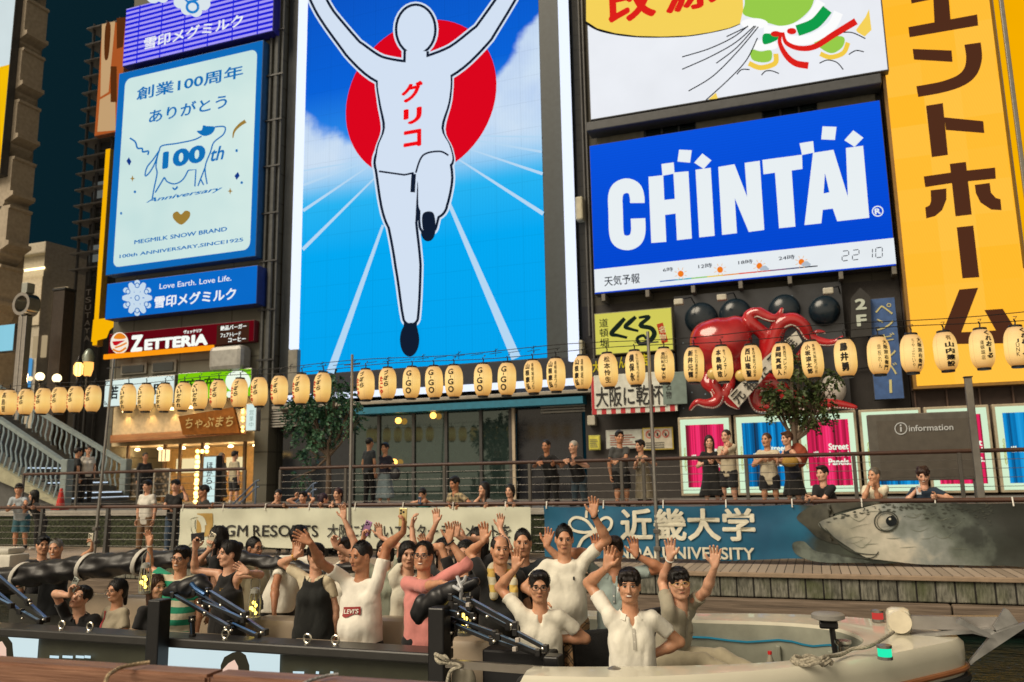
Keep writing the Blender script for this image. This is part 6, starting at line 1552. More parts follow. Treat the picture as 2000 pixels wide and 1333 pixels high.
# ---- octopus
cv = zo(1120, 560, 3.448); d = 24.6
g = thing('octopus_sculpture', 'giant glossy red octopus sculpture clinging to the dark wall above the street panels', 'sculpture', (px(1450, 720, d).x, d, px(1450, 720, d).z))
def o3(x, y, dy=0): q = cv(x, y); p = px(*q, d + dy); return np.array([p.x, p.y + 0, p.z])
tents = [([(1130, 330), (1250, 330), (1290, 400)], None), 
    ([(1300, 420, -.1), (1290, 330, -.2), (1200, 250, -.3), (1185, 200, -.3), (1240, 175, -.35), (1300, 200, -.4), (1350, 215, -.45), (1385, 190, -.4), (1405, 150, -.4)], (.20, .04)),
    ([(1260, 560, 0), (1330, 440, -.2), (1365, 320, -.3), (1400, 250, -.35), (1480, 225, -.35), (1550, 270, -.3), (1590, 340, -.25), (1680, 375, -.25), (1760, 375, -.3), (1815, 340, -.35)], (.24, .04)),
    ([(950, 560, 0), (900, 640, -.2), (960, 700, -.3), (970, 770, -.35), (900, 790, -.4), (830, 780, -.45), (785, 830, -.4)], (.20, .04)),
    ([(980, 560, -.1), (950, 650, -.35), (985, 740, -.4), (940, 800, -.4), (880, 780, -.45)], (.16, .05)),
    ([(1060, 560, 0), (1050, 660, -.3), (1030, 720, -.35), (1050, 780, -.35), (1110, 815, -.35)], (.17, .06)),
    ([(1150, 560, 0), (1230, 660, -.2), (1220, 740, -.25), (1250, 810, -.25), (1330, 810, -.25)], (.24, .15)),
    ([(1200, 640, -.1), (1330, 650, -.1), (1450, 740, -.1), (1600, 800, -.15), (1760, 790, -.2), (1900, 815, -.25)], (.28, .06)),
    ([(1500, 500, 0), (1620, 320, -.1), (1700, 310, -.15)], (.09, .02))]
lo_, hi_ = o3(740, 860), o3(1930, 120); f = Field((lo_[0], d - 1.5, lo_[2]), (hi_[0], d + .5, hi_[2]), .04)
f.ell(o3(985, 380, -.35), (.86, .55, .74), None, .1); f.ell(o3(1100, 330, -.3), (.42, .4, .58), None, .16); f.ell(o3(1010, 540, -.2), (.55, .42, .36), None, .12); f.ell(o3(880, 350, -.3), (.34, .4, .42), None, .16)
suck = []
for ps, w in tents:
    if w is None: continue
    P = [o3(*p) for p in ps]; C = [np.array(q) for q in cr(P, 8)]; rr = np.interp(np.linspace(0, 1, len(C)), [0, .55, 1], [w[0], w[0] * .75, w[1]])
    for i in range(len(C) - 1): f.cone(C[i], C[i + 1], rr[i], rr[i + 1], .035)
    for i in range(len(C) // 3, len(C) - 1, 1):
        t = nrm(C[i + 1] - C[i]); nn = nrm(np.cross(t, [0, 1, 0])); nn = nn if nn[2] < 0 else -nn
        suck.append((*ballq(C[i] + (nn * .8 + np.array([0, -.6, 0])) * rr[i], (.016 + rr[i] * .10,) * 3, np.eye(3), 8, 6), 1))
octm, nb, c = newmat(.18); nb.l.new(nb.ramp(nb.noise(2.2, 4), [(.3, (.30, .008, .012)), (.7, (.52, .020, .022))]), c); nb.b.inputs['Coat Weight'].default_value = .6
npmesh('octopus_body', [(*f.mesh(), 0)] + suck, [octm, mat((.75, .66, .60), .3)], g)
for x, y in ((940, 590), (1130, 600)):
    c = o3(x, y, -.75); MB().ball(c, (.17, .10, .17), 16, 10).build('eye', mat((.62, .42, .12), .25), g, smooth='all')
P = [o3(1040, 740, -.75), o3(1300, 470, -.75), o3(1500, 300, -.6), o3(1540, 370, -.6), o3(1330, 560, -.75), o3(1110, 815, -.75)]
MB().prism(P, (0, .12, 0)).build('held_board', mat((.55, .52, .45), .6), g)
b = MB()
for ch_, t in zip('元祖たこ焼', (.08, .27, .46, .65, .88)):
    V, Fc = glyphs(ch_, .02); c0 = o3(1075 + t * 430, 775 - t * 435, -.78); a = R_(45); n = len(b.v); sz = .34
    for u, v_, ly in V: x, z = (u - .5) * sz, (v_ - .5) * sz; b.v.append((c0[0] + x * math.cos(a) - z * math.sin(a), c0[1] - ly * .001, c0[2] + x * math.sin(a) + z * math.cos(a)))
    for f_ in Fc: b.face([n + q for q in f_])
b.build('lettering', BKI, g, recalc=False)
# dark mural of planets behind it
g = thing('wall_mural', 'dark starry relief wall with big black glossy balls behind the octopus', 'mural', (px(1480, 700, 25.2).x, 25.2, 4.3))
x0, x1 = px(1322, 700, 25.2).x, px(1655, 700, 25.2).x
m, nb, c = newmat(.35); vo = nb.n.new('ShaderNodeTexVoronoi'); vo.inputs['Scale'].default_value = 2.6; nb.l.new(nb.pos()[0], vo.inputs[0])
nb.l.new(nb.mix(nb.rng(vo.outputs['Distance'], .03, .07), (.30, .42, .55), nb.ramp(nb.noise(.9, 5), [(.3, (.010, .012, .016)), (.7, (.05, .055, .065))])), c)
MB().box(x0, x1, 25.2, 25.48, 4.25, 8.0).build('backing', m, g)
for x, y, r in ((860, 215, .50), (1090, 185, .48), (1420, 155, .46), (1690, 160, .44)):
    q = cv(x, y); c = px(*q, 25.1); MB().ball(c, (r, .28, r), 24, 14).build('ball_relief', mat((.010, .020, .030), .22, key='ball'), g, smooth='all')
q = px(1628, 760, 24.9); MB().ball(q, (.34, .3, .42), 20, 12).build('egg_relief', mat((.55, .52, .47), .35), g, smooth='all')
for x, y in ((710, 105), (1000, 75), (1715, 32)):
    q = cv(x, y); c = px(*q, 24.3); gg = thing('flood_lamp', 'small cream flood lamp on an arm ' + {710: 'over the yellow shop sign corner', 1000: 'above the octopus head', 1715: 'left of the arrow sign'}[x], 'lamp', tuple(c)); MB().bevbox(c.x - .14, c.x + .14, c.y - .1, c.y + .1, c.z - .09, c.z + .09, .03).build('housing', mat((.5, .48, .4), .4), gg); MB().tube([(c.x, c.y, c.z + .08), (c.x + .3, 24.8, c.z + .22), (c.x + .35, 25.2, c.z + .1)], .02, 6).build('arm', DARK, gg)
# ================================================================== TOUR BOAT
GZ = 1.18
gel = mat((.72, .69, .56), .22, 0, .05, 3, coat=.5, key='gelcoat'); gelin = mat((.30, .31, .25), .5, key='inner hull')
blk = mat((.010, .010, .011), .35, key='boat black'); alu = mat((.32, .29, .25), .32, .85, .1, key='alu bar'); vinyl = mat((.42, .34, .25), .38, 0, .1, 4, key='vinyl seat')
g = BOAT = thing('tour_boat', 'open tour boat with black screen sides and a cream bow full of waving passengers', 'boat', (-3.5, 7, 0))
# bow: outer rim, inner opening
outer = cr([(-1.9, 5.30), (-1.2, 5.45), (-.39, 5.88), (.28, 6.46), (.72, 6.98), (.98, 7.36), (.96, 7.62), (.70, 7.96), (.30, 8.22), (-.4, 8.28), (-1.2, 8.12), (-2.6, 8.02)], 5)
inner = cr([(-1.9, 5.60), (-1.44, 5.72), (-.80, 5.94), (-.30, 6.20), (0.0, 6.50), (.20, 6.85), (.26, 7.12), (.20, 7.40), (.02, 7.66), (-.4, 7.78), (-1.2, 7.74), (-2.6, 7.70)], 5)
b = MB(); n = len(outer); O = [Vector((x, y, GZ)) for x, y in outer]; I = [Vector((x, y, GZ)) for x, y in inner]
cen = Vector((-1.0, 7.0, 0))
rows = []
def inw(p, k, z): q = Vector((p.x, p.y, 0)); q = cen + (q - cen) * k; return (q.x, q.y, z)
for i in range(n):
    o, q = O[i], I[i]; m_ = (o + q) / 2
    rows.append([inw(o, .80, -.3), inw(o, .90, .25), inw(o, .965, .70), inw(o, .995, .96), (o.x, o.y, 1.08), inw(o, .998, 1.150), inw(o, .980, GZ + .008), (m_.x, m_.y, GZ + .014), (q.x * .985 + m_.x * .015, q.y * .985 + m_.y * .015, GZ + .008), (q.x, q.y, GZ - .02)])
k = len(rows[0]); base = len(b.v); b.v += [p for r in rows for p in r]
for i in range(n - 1):
    for j in range(k - 1): b.face((base + i * k + j, base + (i + 1) * k + j, base + (i + 1) * k + j + 1, base + i * k + j + 1))
b.build('hull', gel, g, smooth=True)
b = MB(); base = 0
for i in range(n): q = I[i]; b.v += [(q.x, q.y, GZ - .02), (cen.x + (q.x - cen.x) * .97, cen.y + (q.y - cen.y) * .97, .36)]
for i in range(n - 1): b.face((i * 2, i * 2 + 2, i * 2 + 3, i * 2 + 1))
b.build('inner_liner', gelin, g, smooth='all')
b = MB(); b.tube([(x + .012 * (1 if x > 0 else 0), y + (-.012 if y < 7.4 else .012), .90) for x, y in [(cen.x + (p.x - cen.x) * .992, cen.y + (p.y - cen.y) * .992) for p in O]], .035, 8); b.build('rubbing_strake', mat((.015, .015, .015), .6), g, smooth=True)
b = MB(); b.tube([(cen.x + (p.x - cen.x) * 1.0, cen.y + (p.y - cen.y) * 1.0, .975) for p in O], .022, 8); b.build('trim_line', mat((.30, .12, .05), .3), g, smooth=True)
b = MB(); b.tube([(q.x * .99, q.y - .015, 1.03 + .015 * math.sin(i * 1.3)) for i, q in enumerate(I) if q.y > 7.35], .008, 6); b.build('light_strip', emi((.05, .30, .38), .55), g)
b = MB()
for i, q in enumerate(I):
    if q.y > 7.4 and i % 5 == 0: b.bevbox(q.x - .02, q.x + .02, q.y - .05, q.y - .01, .40, 1.0, .01)
b.build('rib', gelin, g)
MB().box(-9.5, .1, 5.95, 7.75, .30, .36).build('floor', mat((.10, .095, .08), .6), g)
# dark sides with screens
MB().box(-9.5, -2.72, 5.93, 6.02, .05, 1.10).build('side_panel', mat((.040, .043, .026), .5), g)
MB().bevbox(-9.5, -2.72, 5.84, 6.10, 1.10, GZ, .015).build('side_rail', mat((.03, .029, .027), .35), g)
MB().box(-9.5, -2.6, 7.80, 7.95, .0, 1.15).build('far_side', mat((.06, .06, .05), .5), g)
MB().box(-9.5, -1.8, 6.02, 7.8, -.2, .30).build('lower_hull', blk, g)
yS = 5.91
for k_, (bl, tr) in enumerate((((-120, 1290), (73, 1240)), ((322, 1325), (545, 1258)))):
    x0, x1, z0, z1 = rect(bl, tr, yS); z1 = 1.085
    s_ = MB().box(x0, x1, yS, yS + .018, .55, z1).build('screen', emi('#d4e8ec', .95, True), g)
    cxp = (5, 460)[k_]
    a = Art(yS - .006); P0 = [(cxp - 30, 1345), (cxp - 29, 1300), (cxp - 22, 1284), (cxp - 6, 1275), (cxp + 8, 1272), (cxp + 20, 1280), (cxp + 27, 1300), (cxp + 28, 1345)] if k_ else [(-40, 1300), (-20, 1255), (0, 1243), (14, 1243), (24, 1256), (28, 1300)]
    a.poly(P0); a.build('screen_hair', emi((.035, .030, .018), 1), s_)
    a = Art(yS - .012); a.poly([(cxp - 26, 1345), (cxp - 25, 1308), (cxp - 14, 1296), (cxp - 2, 1289), (cxp + 5, 1302), (cxp + 6, 1345)] if k_ else [(-30, 1290), (-10, 1256), (4, 1253), (12, 1266), (13, 1300)]); a.build('screen_face', emi('#f2cdb8', .95), s_)
    a = Art(yS - .012)
    for xx, w_ in ((97, 18), (122, 20), (148, 16), (165, 12)) if k_ == 0 else ((572, 22), (617, 6), (645, 6)): a.line([(xx, 1283 if k_ == 0 else 1314), (xx + w_, 1284 if k_ == 0 else 1314.6)], 5)
    a.build('screen_glyph', emi('#cfeaf4', .95), g)
for xq, zt in ((312, px(312, 1170, 5.78).z), (862, px(862, 1186, 5.75).z)):
    c = px(xq, 1240, 5.78); MB().bevbox(c.x - .075, c.x + .055, 5.70, 5.84, .25, zt, .012).build('post', blk, g)
for xq in (120, 175, 440, 600, 655, 858):
    c = px(xq, 1226 + xq * .05, 5.95); q = MB(); q.tube([(c.x + .035 * math.cos(t), 5.95, GZ + .035 + .035 * math.sin(t)) for t in np.linspace(0, 6.283, 13)[:-1]], .008, 6, closed=True); q.build('ring_cleat', mat((.6, .58, .5), .2, .9), g, smooth=True)
# seats
def seat(nm, x0, x1, y0, y1, z0, z1, m=vinyl, bev=.07): return MB().bevbox(x0, x1, y0, y1, z0, z1, bev).build(nm, m, g, smooth=True)
for x0 in (-8.3, -6.9, -5.5, -4.1): seat('seat_cushion', x0, x0 + 1.3, 7.15, 7.75, .36, .82); seat('seat_back', x0, x0 + 1.3, 7.60, 7.82, .80, 1.22)
for q, y in ((px(540, 1222, 6.9), 6.9), (px(770, 1225, 6.7), 6.7), (px(925, 1265, 6.5), 6.5)): seat('seat_back', q.x - .22, q.x + .30, y - .1, y + .16, .36, q.z + .08)
for q in (px(380, 1222, 6.35), px(640, 1242, 6.25)): seat('seat_cushion', q.x - .5, q.x + .45, 6.08, 6.5, .36, 1.12, bev=.10)
c0, c1 = px(945, 1245, 6.05), px(1068, 1262, 6.05); MB().bevbox(c0.x, c1.x + .05, 6.0, 6.35, .30, 1.20, .02).build('console', mat((.012, .012, .014), .55), g)
MB().bar(px(872, 1296, 5.72), px(1216, 1322, 5.66), .035, .055).build('side_bar', alu, g)
c = px(1200, 1321, 5.66); MB().lathe((c.x, c.y - .0, c.z - .01), [(.02, 0), (.05, .02), (.045, .06), (.01, .075)], 12).build('bar_knob', STEEL, g, smooth=True)
# folded canopy frames: black bars, brackets and a fabric bundle
def arms(nm, cvz, bars, d0, bundle, strap, boltpts, box=None):
    for i, (a, b_, w) in enumerate(bars):
        d = d0 + .05 * (i % 3); p, q = px(*cvz(*a), d), px(*cvz(*b_), d)
        w *= .72; arm = MB().bar(p, q, .030, w).build('canopy_arm', blk, g)
        MB().bar(p + Vector((0, -.004, w / 2 + .003)), q + Vector((0, -.004, w / 2 + .003)), .030, .005).build('arm_highlight', mat((.16, .26, .42), .22, .5, key='arm highlight'), arm)  # blue light along the bar tops, painted as a thin strip
        for t in (.04, .96): c = p.lerp(q, t); MB().bevbox(c.x - .020, c.x + .020, c.y - .026, c.y + .026, c.z - .026, c.z + .026, .006).build('bracket', blk, g)
    for x, y in boltpts: c = px(*cvz(x, y), d0 - .03); MB().lathe(c, [(.003, -.006), (.011, -.002), (.011, .02)], 10, 'Y').build('bolt', mat((.6, .58, .52), .25, .9, key='bolt'), g)
    if bundle is not None:
        P = [np.array(px(*cvz(x, y), d0 + .16)) for x, y, r in bundle]; rr = [r for *_, r in bundle]
        f = Field(np.min(P, 0) - .25, np.max(P, 0) + .25, .014)
        for i in range(len(P) - 1): f.cone(P[i], P[i + 1], rr[i], rr[i + 1], .05)
        f.wrinkle(.011, 30, 1.3); npmesh('folded_canopy', [(*f.mesh(), 0)], mat((.012, .012, .014), .42, key='canopy cloth'), g)
    for (a, b_) in strap: MB().tube([px(*cvz(*a), d0 + .02), px(*cvz((a[0] + b_[0]) / 2 + 20, (a[1] + b_[1]) / 2), d0 - .02), px(*cvz(*b_), d0 + .02)], .014, 6).build('strap', mat((.45, .46, .48), .4), g)
    if box: p, q = px(*cvz(*box[0]), d0), px(*cvz(*box[1]), d0); MB().bevbox(p.x, q.x, d0 - .05, d0 + .09, q.z, p.z, .012).build('pivot_block', blk, g)
z3 = zo(260, 1000, 4.0)
arms('a', z3, [((575, 612), (895, 812), .040), ((870, 832), (1040, 945), .036), ((470, 620), (835, 845), .036), ((520, 690), (880, 850), .03), ((300, 640), (780, 915), .034), ((745, 868), (985, 975), .034), ((460, 830), (465, 985), .045)], 5.95,
     [(260, 630, .035), (340, 605, .06), (430, 600, .085), (520, 565, .075), (590, 590, .04)], [], [(575, 625), (505, 712), (540, 740), (842, 805), (890, 825), (715, 908), (760, 930), (555, 792), (595, 742), (680, 732), (455, 845), (998, 945)])
MB().tube(plane_pts([z3(455, 560), z3(490, 600), z3(560, 645)], 5.9), .02, 8).build('canopy_hoop', mat((.05, .13, .30), .2, .5), g, smooth=True)
z8 = zo(720, 1100, 4.167)
arms('b', z8, [((805, 292), (1210, 515), .042), ((665, 270), (830, 360), .04), ((840, 362), (1150, 525), .04), ((1185, 555), (1452, 700), .038), ((715, 350), (855, 430), .03), ((640, 440), (1045, 580), .04), ((1045, 592), (1395, 735), .04), ((680, 495), (1020, 640), .034), ((1020, 630), (1440, 765), .034), ((640, 400), (735, 420), .05), ((700, 510), (655, 660), .05)], 5.82,
     [(400, 480, .028), (405, 410, .058), (455, 340, .078), (570, 270, .078), (690, 222, .068), (790, 180, .05), (865, 150, .042)], [((720, 110), (750, 290)), ((790, 110), (730, 180)), ((690, 190), (760, 250))], [(728, 418), (797, 512), (962, 438), (858, 455), (1158, 508), (1018, 640), (668, 570), (1415, 700), (1483, 790)], ((1435, 748), (1560, 862)))
for x, y in ((808, 340), (1210, 628), (1187, 702)): c = px(*z8(x, y), 5.76); MB().bevbox(c.x - .015, c.x + .015, 5.75, 5.79, c.z - .015, c.z + .015, .004).build('label_plate', mat((.55, .50, .45), .4), g)
z2 = zo(0, 1010, 4.128)
arms('c', z2, [((-60, 440), (235, 690), .042), ((225, 690), (385, 835), .036), ((-60, 580), (170, 770), .036), ((165, 760), (330, 850), .034), ((-60, 640), (100, 720), .03)], 6.15, None, [], [(175, 820), (230, 672), (345, 830), (240, 700)])
# furled awning roll behind, with straps
P = [np.array(px(x, y, 7.35)) for x, y in ((-60, 1140), (40, 1125), (110, 1115), (190, 1105), (280, 1098), (360, 1092), (450, 1092), (540, 1100), (620, 1118), (690, 1112))]; rr = [.12, .125, .13, .13, .115, .095, .075, .062, .06, .06]
f = Field(np.min(P, 0) - .2, np.max(P, 0) + .2, .016); C = [np.array(q) for q in cr(P, 4)]; R2 = np.interp(np.linspace(0, 1, len(C)), np.linspace(0, 1, len(rr)), rr)
for i in range(len(C) - 1): f.cone(C[i], C[i + 1], R2[i], R2[i + 1], .03)
X, Y, Z = f.xyz((slice(None),) * 3); f.f = (f.f + .012 * np.sin(30 * (Z + .35 * X) + 2 * np.sin(2.3 * X)) + .008 * np.sin(52 * (Z - .2 * X) + 3 * np.sin(1.7 * X + 1))).astype(np.float32)
npmesh('awning_roll', [(*f.mesh(), 0)], mat((.016, .015, .016), .45, key='awning cloth'), g)
for xq, yq in ((42, 1124), (170, 1107), (279, 1098)):
    c = np.array(px(xq, yq, 7.35)); b = MB(); b.tube([(c[0] + .02 * math.sin(t), c[1] + .143 * math.cos(t), c[2] + .143 * math.sin(t)) for t in np.linspace(0, 6.283, 19)[:-1]], .014, 6, closed=True); b.v = [(c[0] + (v[0] - c[0]) * 2.2, v[1], v[2]) for v in b.v]; b.build('roll_strap', mat((.52, .50, .45), .6), g, smooth=True)
# bow fittings
c = pz(1755, 1236, GZ + .02)
b = MB(); b.bevbox(c.x - .075, c.x + .105, c.y - .0, c.y + .17, GZ, GZ + .20, .045); b.build('winch_housing', mat((.62, .58, .46), .25), g, smooth=True)
MB().lathe((c.x + .01, c.y - .10, GZ + .115), [(.085, 0), (.09, .02), (.078, .035), (.078, .08)], 24, 'Y').build('winch_drum', mat((.66, .60, .46), .3), g, smooth=True)
b = MB(); a0 = Vector((c.x + .02, c.y + .08, GZ + .09)); 
b.bar(a0, px(1955, 1217, c.y + .05), .07, .10).build('anchor_roller', mat((.42, .40, .38), .3, .8), g)
g2 = thing('anchor', 'galvanised steel anchor hanging over the bow of the boat', 'anchor', tuple(px(1950, 1230, c.y)))
yA = c.y - .02; st_ = mat((.34, .34, .33), .38, .8, .3, 9)
MB().prism(plane_pts([(1962, 1188), (1970, 1192), (1996, 1226), (1992, 1232), (1948, 1236), (1940, 1224)], yA), (0, .03, 0)).build('fluke', st_, g2)
MB().prism(plane_pts([(1988, 1222), (2004, 1216), (2010, 1222), (1905, 1292), (1896, 1300), (1893, 1294), (1938, 1240)], yA - .06), (0, .05, 0)).build('shank', st_, g2)
MB().prism(plane_pts([(1870, 1212), (1876, 1208), (1936, 1240), (1944, 1248), (1930, 1246), (1868, 1218)], yA - .10), (0, .035, 0)).build('stock', st_, g2)
MB().prism(plane_pts([(1780, 1240), (1900, 1232), (1935, 1228), (1950, 1240), (1930, 1246), (1900, 1238), (1782, 1246)], yA - .03), (0, .08, 0)).build('plate', st_, g2)
def navlamp(x, y, col, lbl, s_=6):
    c = pz(x, y, GZ + .02); gg = thing('navigation_light', lbl, 'light', tuple(c)); MB().lathe(c, [(.05, 0), (.05, .02)], 14).build('base', STEEL, gg); MB().lathe(c + Vector((0, 0, .02)), [(.045, 0), (.045, .055)], 14).build('lens', emi(col, s_, True), gg); MB().lathe(c + Vector((0, 0, .075)), [(.05, 0), (.05, .018), (.02, .025)], 14).build('cap', STEEL, gg)
navlamp(1729, 1288, (.02, .80, .42), 'glowing green navigation light on the near side of the cream bow', 1.1); navlamp(1715, 1214, (.55, .05, .04), 'red navigation light on the far side of the cream bow', 1.0)
def rope(nm, lbl, pts, r, col=(.42, .38, .29), parent=None):
    m, nb, cc = newmat(.9); nb.l.new(nb.ramp(nb.noise(60, 2), [(.35, tuple(q * .5 for q in col)), (.6, col)]), cc); bump(nb, nb.noise(90, 2), .8, .01)
    o = MB().tube(cr(pts, 6), r, 7).build(nm, m, parent, smooth=True); return tag(o, lbl, 'rope') if parent is None else o
cc = pz(1585, 1296, GZ + .02); pts = []
for t in np.linspace(0, 6 * math.pi, 44): k_ = 1 - .25 * (t / 19); pts.append((cc.x + .12 * k_ * math.cos(t) + .02 * math.sin(3 * t), cc.y + .07 * k_ * math.sin(t), GZ + .02 + .012 * t / 6.28 + .012 * math.sin(4.1 * t)))
rope('rope_coil', 'coil of thick pale rope lying on the cream gunwale', pts + [tuple(pz(1640, 1280, GZ + .04)), tuple(pz(1665, 1268, GZ + .06)), tuple(pz(1700, 1262, GZ + .08)), tuple(pz(1745, 1235, GZ + .12))], .013)
rope('tie_rope', 'white rope knotted round the black post at the boat side', [tuple(px(x, y, 5.66 + dd)) for x, y, dd in ((850, 1278, 0), (862, 1284, -.03), (875, 1292, 0), (868, 1282, .05), (852, 1284, .02), (858, 1294, -.03), (878, 1296, 0), (900, 1302, .02), (880, 1312, 0), (872, 1345, 0))], .014, (.50, .46, .36))
g2 = thing('plastic_bag', 'pale translucent bag of rope hanging by the black post', 'bag', tuple(px(910, 1330, 5.9)))
f = Field(np.array(px(905, 1325, 5.9)) - .2, np.array(px(905, 1325, 5.9)) + .2, .014); q = np.array(px(905, 1330, 5.9)); f.ell(q, (.10, .07, .12)); f.cone(q + [0, 0, .05], q + [-.06, 0, .14], .05, .015, .03); f.wrinkle(.008, 45, 2); npmesh('bag_body', [(*f.mesh(), 0)], mat((.50, .46, .36), .35), g2)
# stool, bottle, extinguisher
c = px(1617, 1204, 7.2); g2 = thing('helm_stool', 'small black pedestal stool with grey seat in the bow', 'stool', (c.x, 7.2, .36)); MB().lathe((c.x, 7.2, c.z - .03), [(.08, 0), (.125, .015), (.125, .045), (.11, .055)], 20).build('seat', mat((.26, .25, .23), .5), g2, smooth=True); MB().tube([(c.x + .02, 7.2, c.z - .03), (c.x + .03, 7.2, c.z - .22), (c.x + .08, 7.2, .36)], .022, 8).build('pedestal', blk, g2, smooth=True); MB().bevbox(c.x - .07, c.x + .07, 7.14, 7.26, c.z - .09, c.z - .035, .015).build('bracket', blk, g2)
c = px(1647, 1262, 6.9); g2 = thing('bollard', 'small chrome mooring bollard inside the bow', 'bollard', (c.x, 6.9, .8)); MB().lathe((c.x, 6.9, c.z - .10), [(.045, 0), (.04, .10), (.06, .12), (.06, .14)], 14).build('bollard_body', mat((.6, .58, .55), .15, 1.0), g2, smooth=True)
c = px(1504, 1284, 6.5); g2 = thing('bottle', 'clear drink bottle with red cap behind the gunwale', 'bottle', (c.x, 6.5, .9)); MB().lathe((c.x, 6.5, c.z - .14), [(.03, 0), (.032, .10), (.014, .15), (.012, .16)], 12).build('bottle_body', mat((.30, .28, .22), .1), g2, smooth=True); MB().lathe((c.x, 6.5, c.z + .02), [(.015, 0), (.015, .022)], 10).build('cap', mat((.6, .02, .02), .4), g2)
# office chairs in the bow
def chair(lbl, px_, d, yaw, seatz=.80):
    c = px(px_[0], px_[1], d); g2 = thing('office_chair', lbl, 'chair', (c.x, d, .36)); a = R_(yaw); F_ = np.array([math.sin(a), -math.cos(a), 0]); S_ = np.array([F_[1], -F_[0], 0]); o = np.array([c.x, d, 0])
    def bx(nm, f0, f1, s0, s1, z0, z1, lean=0, m=blk):
        b = MB(); b.bevbox(s0, s1, f0, f1, z0, z1, .025); b.v = [tuple(o + S_ * v[0] + F_ * (v[1] - lean * (v[2] - z0)) + ZU * v[2]) for v in b.v]; return b.build(nm, m, g2, smooth=True)
    bx('seat', -.24, .24, -.25, .25, seatz - .09, seatz); bx('backrest', -.29, -.23, -.23, .23, seatz + .06, seatz + .58, .16, mat((.012, .012, .013), .6, bump=.6, bscale=120))
    for sg in (1, -1):
        b = MB(); b.tube([tuple(o + S_ * sg * .27 + F_ * f_ + ZU * z) for f_, z in ((-.10, seatz - .05), (-.14, seatz + .16), (-.10, seatz + .22), (.16, seatz + .22), (.22, seatz + .16), (.14, seatz - .04))], .024, 8); b.build('armrest', blk, g2, smooth=True)
    MB().tube([tuple(o + ZU * .40), tuple(o + ZU * (seatz - .06))], .03, 8).build('gas_post', blk, g2); b = MB()
    for i in range(5): w = i * 1.2566; b.tube([tuple(o + ZU * .42), tuple(o + np.array([math.cos(w) * .28, math.sin(w) * .28, .38]))], .02, 6)
    b.build('star_base', blk, g2); return g2
chair('black mesh office chair under the young man in a white polo', (1205, 1240), 6.40, 40, .68); chair('black office chair under the man in a grey henley', (1345, 1240), 6.9, 62, .80); chair('black mesh office chair under the man with dark rimmed glasses', (1042, 1250), 6.50, 20, .70)
# jar lanterns hanging on the frames
for x, y, d, lbl in ((284, 1128, 6.5, 'glass jar lantern with yellow bulbs hanging from the furled awning'), (498, 1178, 6.6, 'glass jar lantern with yellow bulbs behind the woman in black'), (907, 1203, 6.3, 'glass jar lantern half hidden behind the black folding arms')):
    c = px(x, y, d); g2 = thing('jar_lantern', lbl, 'lantern', tuple(c)); gls = mat((.30, .30, .26), .05, 0, .2, 20, spec=1, key='jar glass')
    b = MB()
    for a in np.linspace(0, 6.283, 7)[:-1]: b.tube([(c.x + .05 * math.cos(a), d + .05 * math.sin(a), c.z - .13), (c.x + .058 * math.cos(a), d + .058 * math.sin(a), c.z), (c.x + .045 * math.cos(a), d + .045 * math.sin(a), c.z + .09)], .005, 5)
    b.build('jar_frame', gls, g2); MB().lathe((c.x, d, c.z - .15), [(.055, 0), (.06, .025)], 14).build('base', gls, g2); MB().lathe((c.x, d, c.z + .09), [(.05, 0), (.045, .03), (.02, .05)], 14).build('lid', gls, g2, smooth=True)
    MB().tube([(c.x - .05, d, c.z + .1), (c.x - .05, d, c.z + .2), (c.x, d, c.z + .25), (c.x + .05, d, c.z + .2), (c.x + .05, d, c.z + .1)], .005, 5).build('handle', gls, g2)
    for q in range(5): MB().ball((c.x + .022 * math.cos(q * 2.1), d - .02 + .02 * math.sin(q * 2.1), c.z - .085 + q * .022), .017, 8, 6).build('bulb', emi((1, .70, .10), 5, True), g2)
# white cooler at far left of the boat
c = px(8, 1090, 8.0); g2 = thing('cool_box', 'white plastic box cut by the left frame edge behind the furled awning', 'box', (c.x, 8.0, 1.2)); MB().bevbox(c.x - .5, c.x + .22, 7.9, 8.2, 1.2, c.z + .05, .03).build('box_body', mat((.62, .60, .52), .4), g2, smooth=True); MB().bevbox(c.x - .5, c.x + .16, 7.92, 8.18, c.z + .05, c.z + .13, .03).build('lid', mat((.62, .60, .52), .4), g2, smooth=True)
# ---- brown timber rail of the viewer's own boat, with ropes
fw, nb, base = newmat(.42); nb.l.new(nb.ramp(nb.noise(1.5, 6, sxyz=(2, 22, 30)), [(.3, (.17, .078, .048)), (.7, (.33, .17, .105))]), base); bump(nb, nb.noise(2, 5, sxyz=(2, 40, 60)), .25)
A, B = pz(-200, 1268, 1.72), pz(1000, 1339, 1.72); g2 = thing('timber_rail', 'brown varnished timber rail across the lower left corner', 'rail', tuple((A + B) / 2)); dr = (B - A).normalized(); nn = Vector((dr.y, -dr.x, 0))
def slab(t0, t1, w, z0, z1, m, nm, inset=0):
    q = [A + dr * t0 + nn * inset, A + dr * t1 + nn * inset, A + dr * t1 + nn * (inset + w), A + dr * t0 + nn * (inset + w)]; b = MB(); n_ = b.pts([(p.x, p.y, z1) for p in q] + [(p.x, p.y, z0) for p in q]); [b.face(f_) for f_ in ((0, 1, 2, 3), (7, 6, 5, 4), (0, 4, 5, 1), (1, 5, 6, 2), (2, 6, 7, 3), (3, 7, 4, 0))]
    bm = bmesh.new(); vs = [bm.verts.new(v) for v in b.v]; [bm.faces.new([vs[i] for i in f_]) for f_ in b.f]; bmesh.ops.bevel(bm, geom=list(bm.edges), offset=.012, segments=2, affect='EDGES'); c_ = MB(); c_.bm(bm); return c_.build(nm, m, g2, smooth=True)
L = (B - A).length
slab(0, L * .60, .12, 1.60, 1.72, fw, 'top_board'); slab(L * .602, L, .12, 1.60, 1.72, fw, 'top_board'); slab(0, L, .09, 1.35, 1.598, fw, 'side_board', .02)
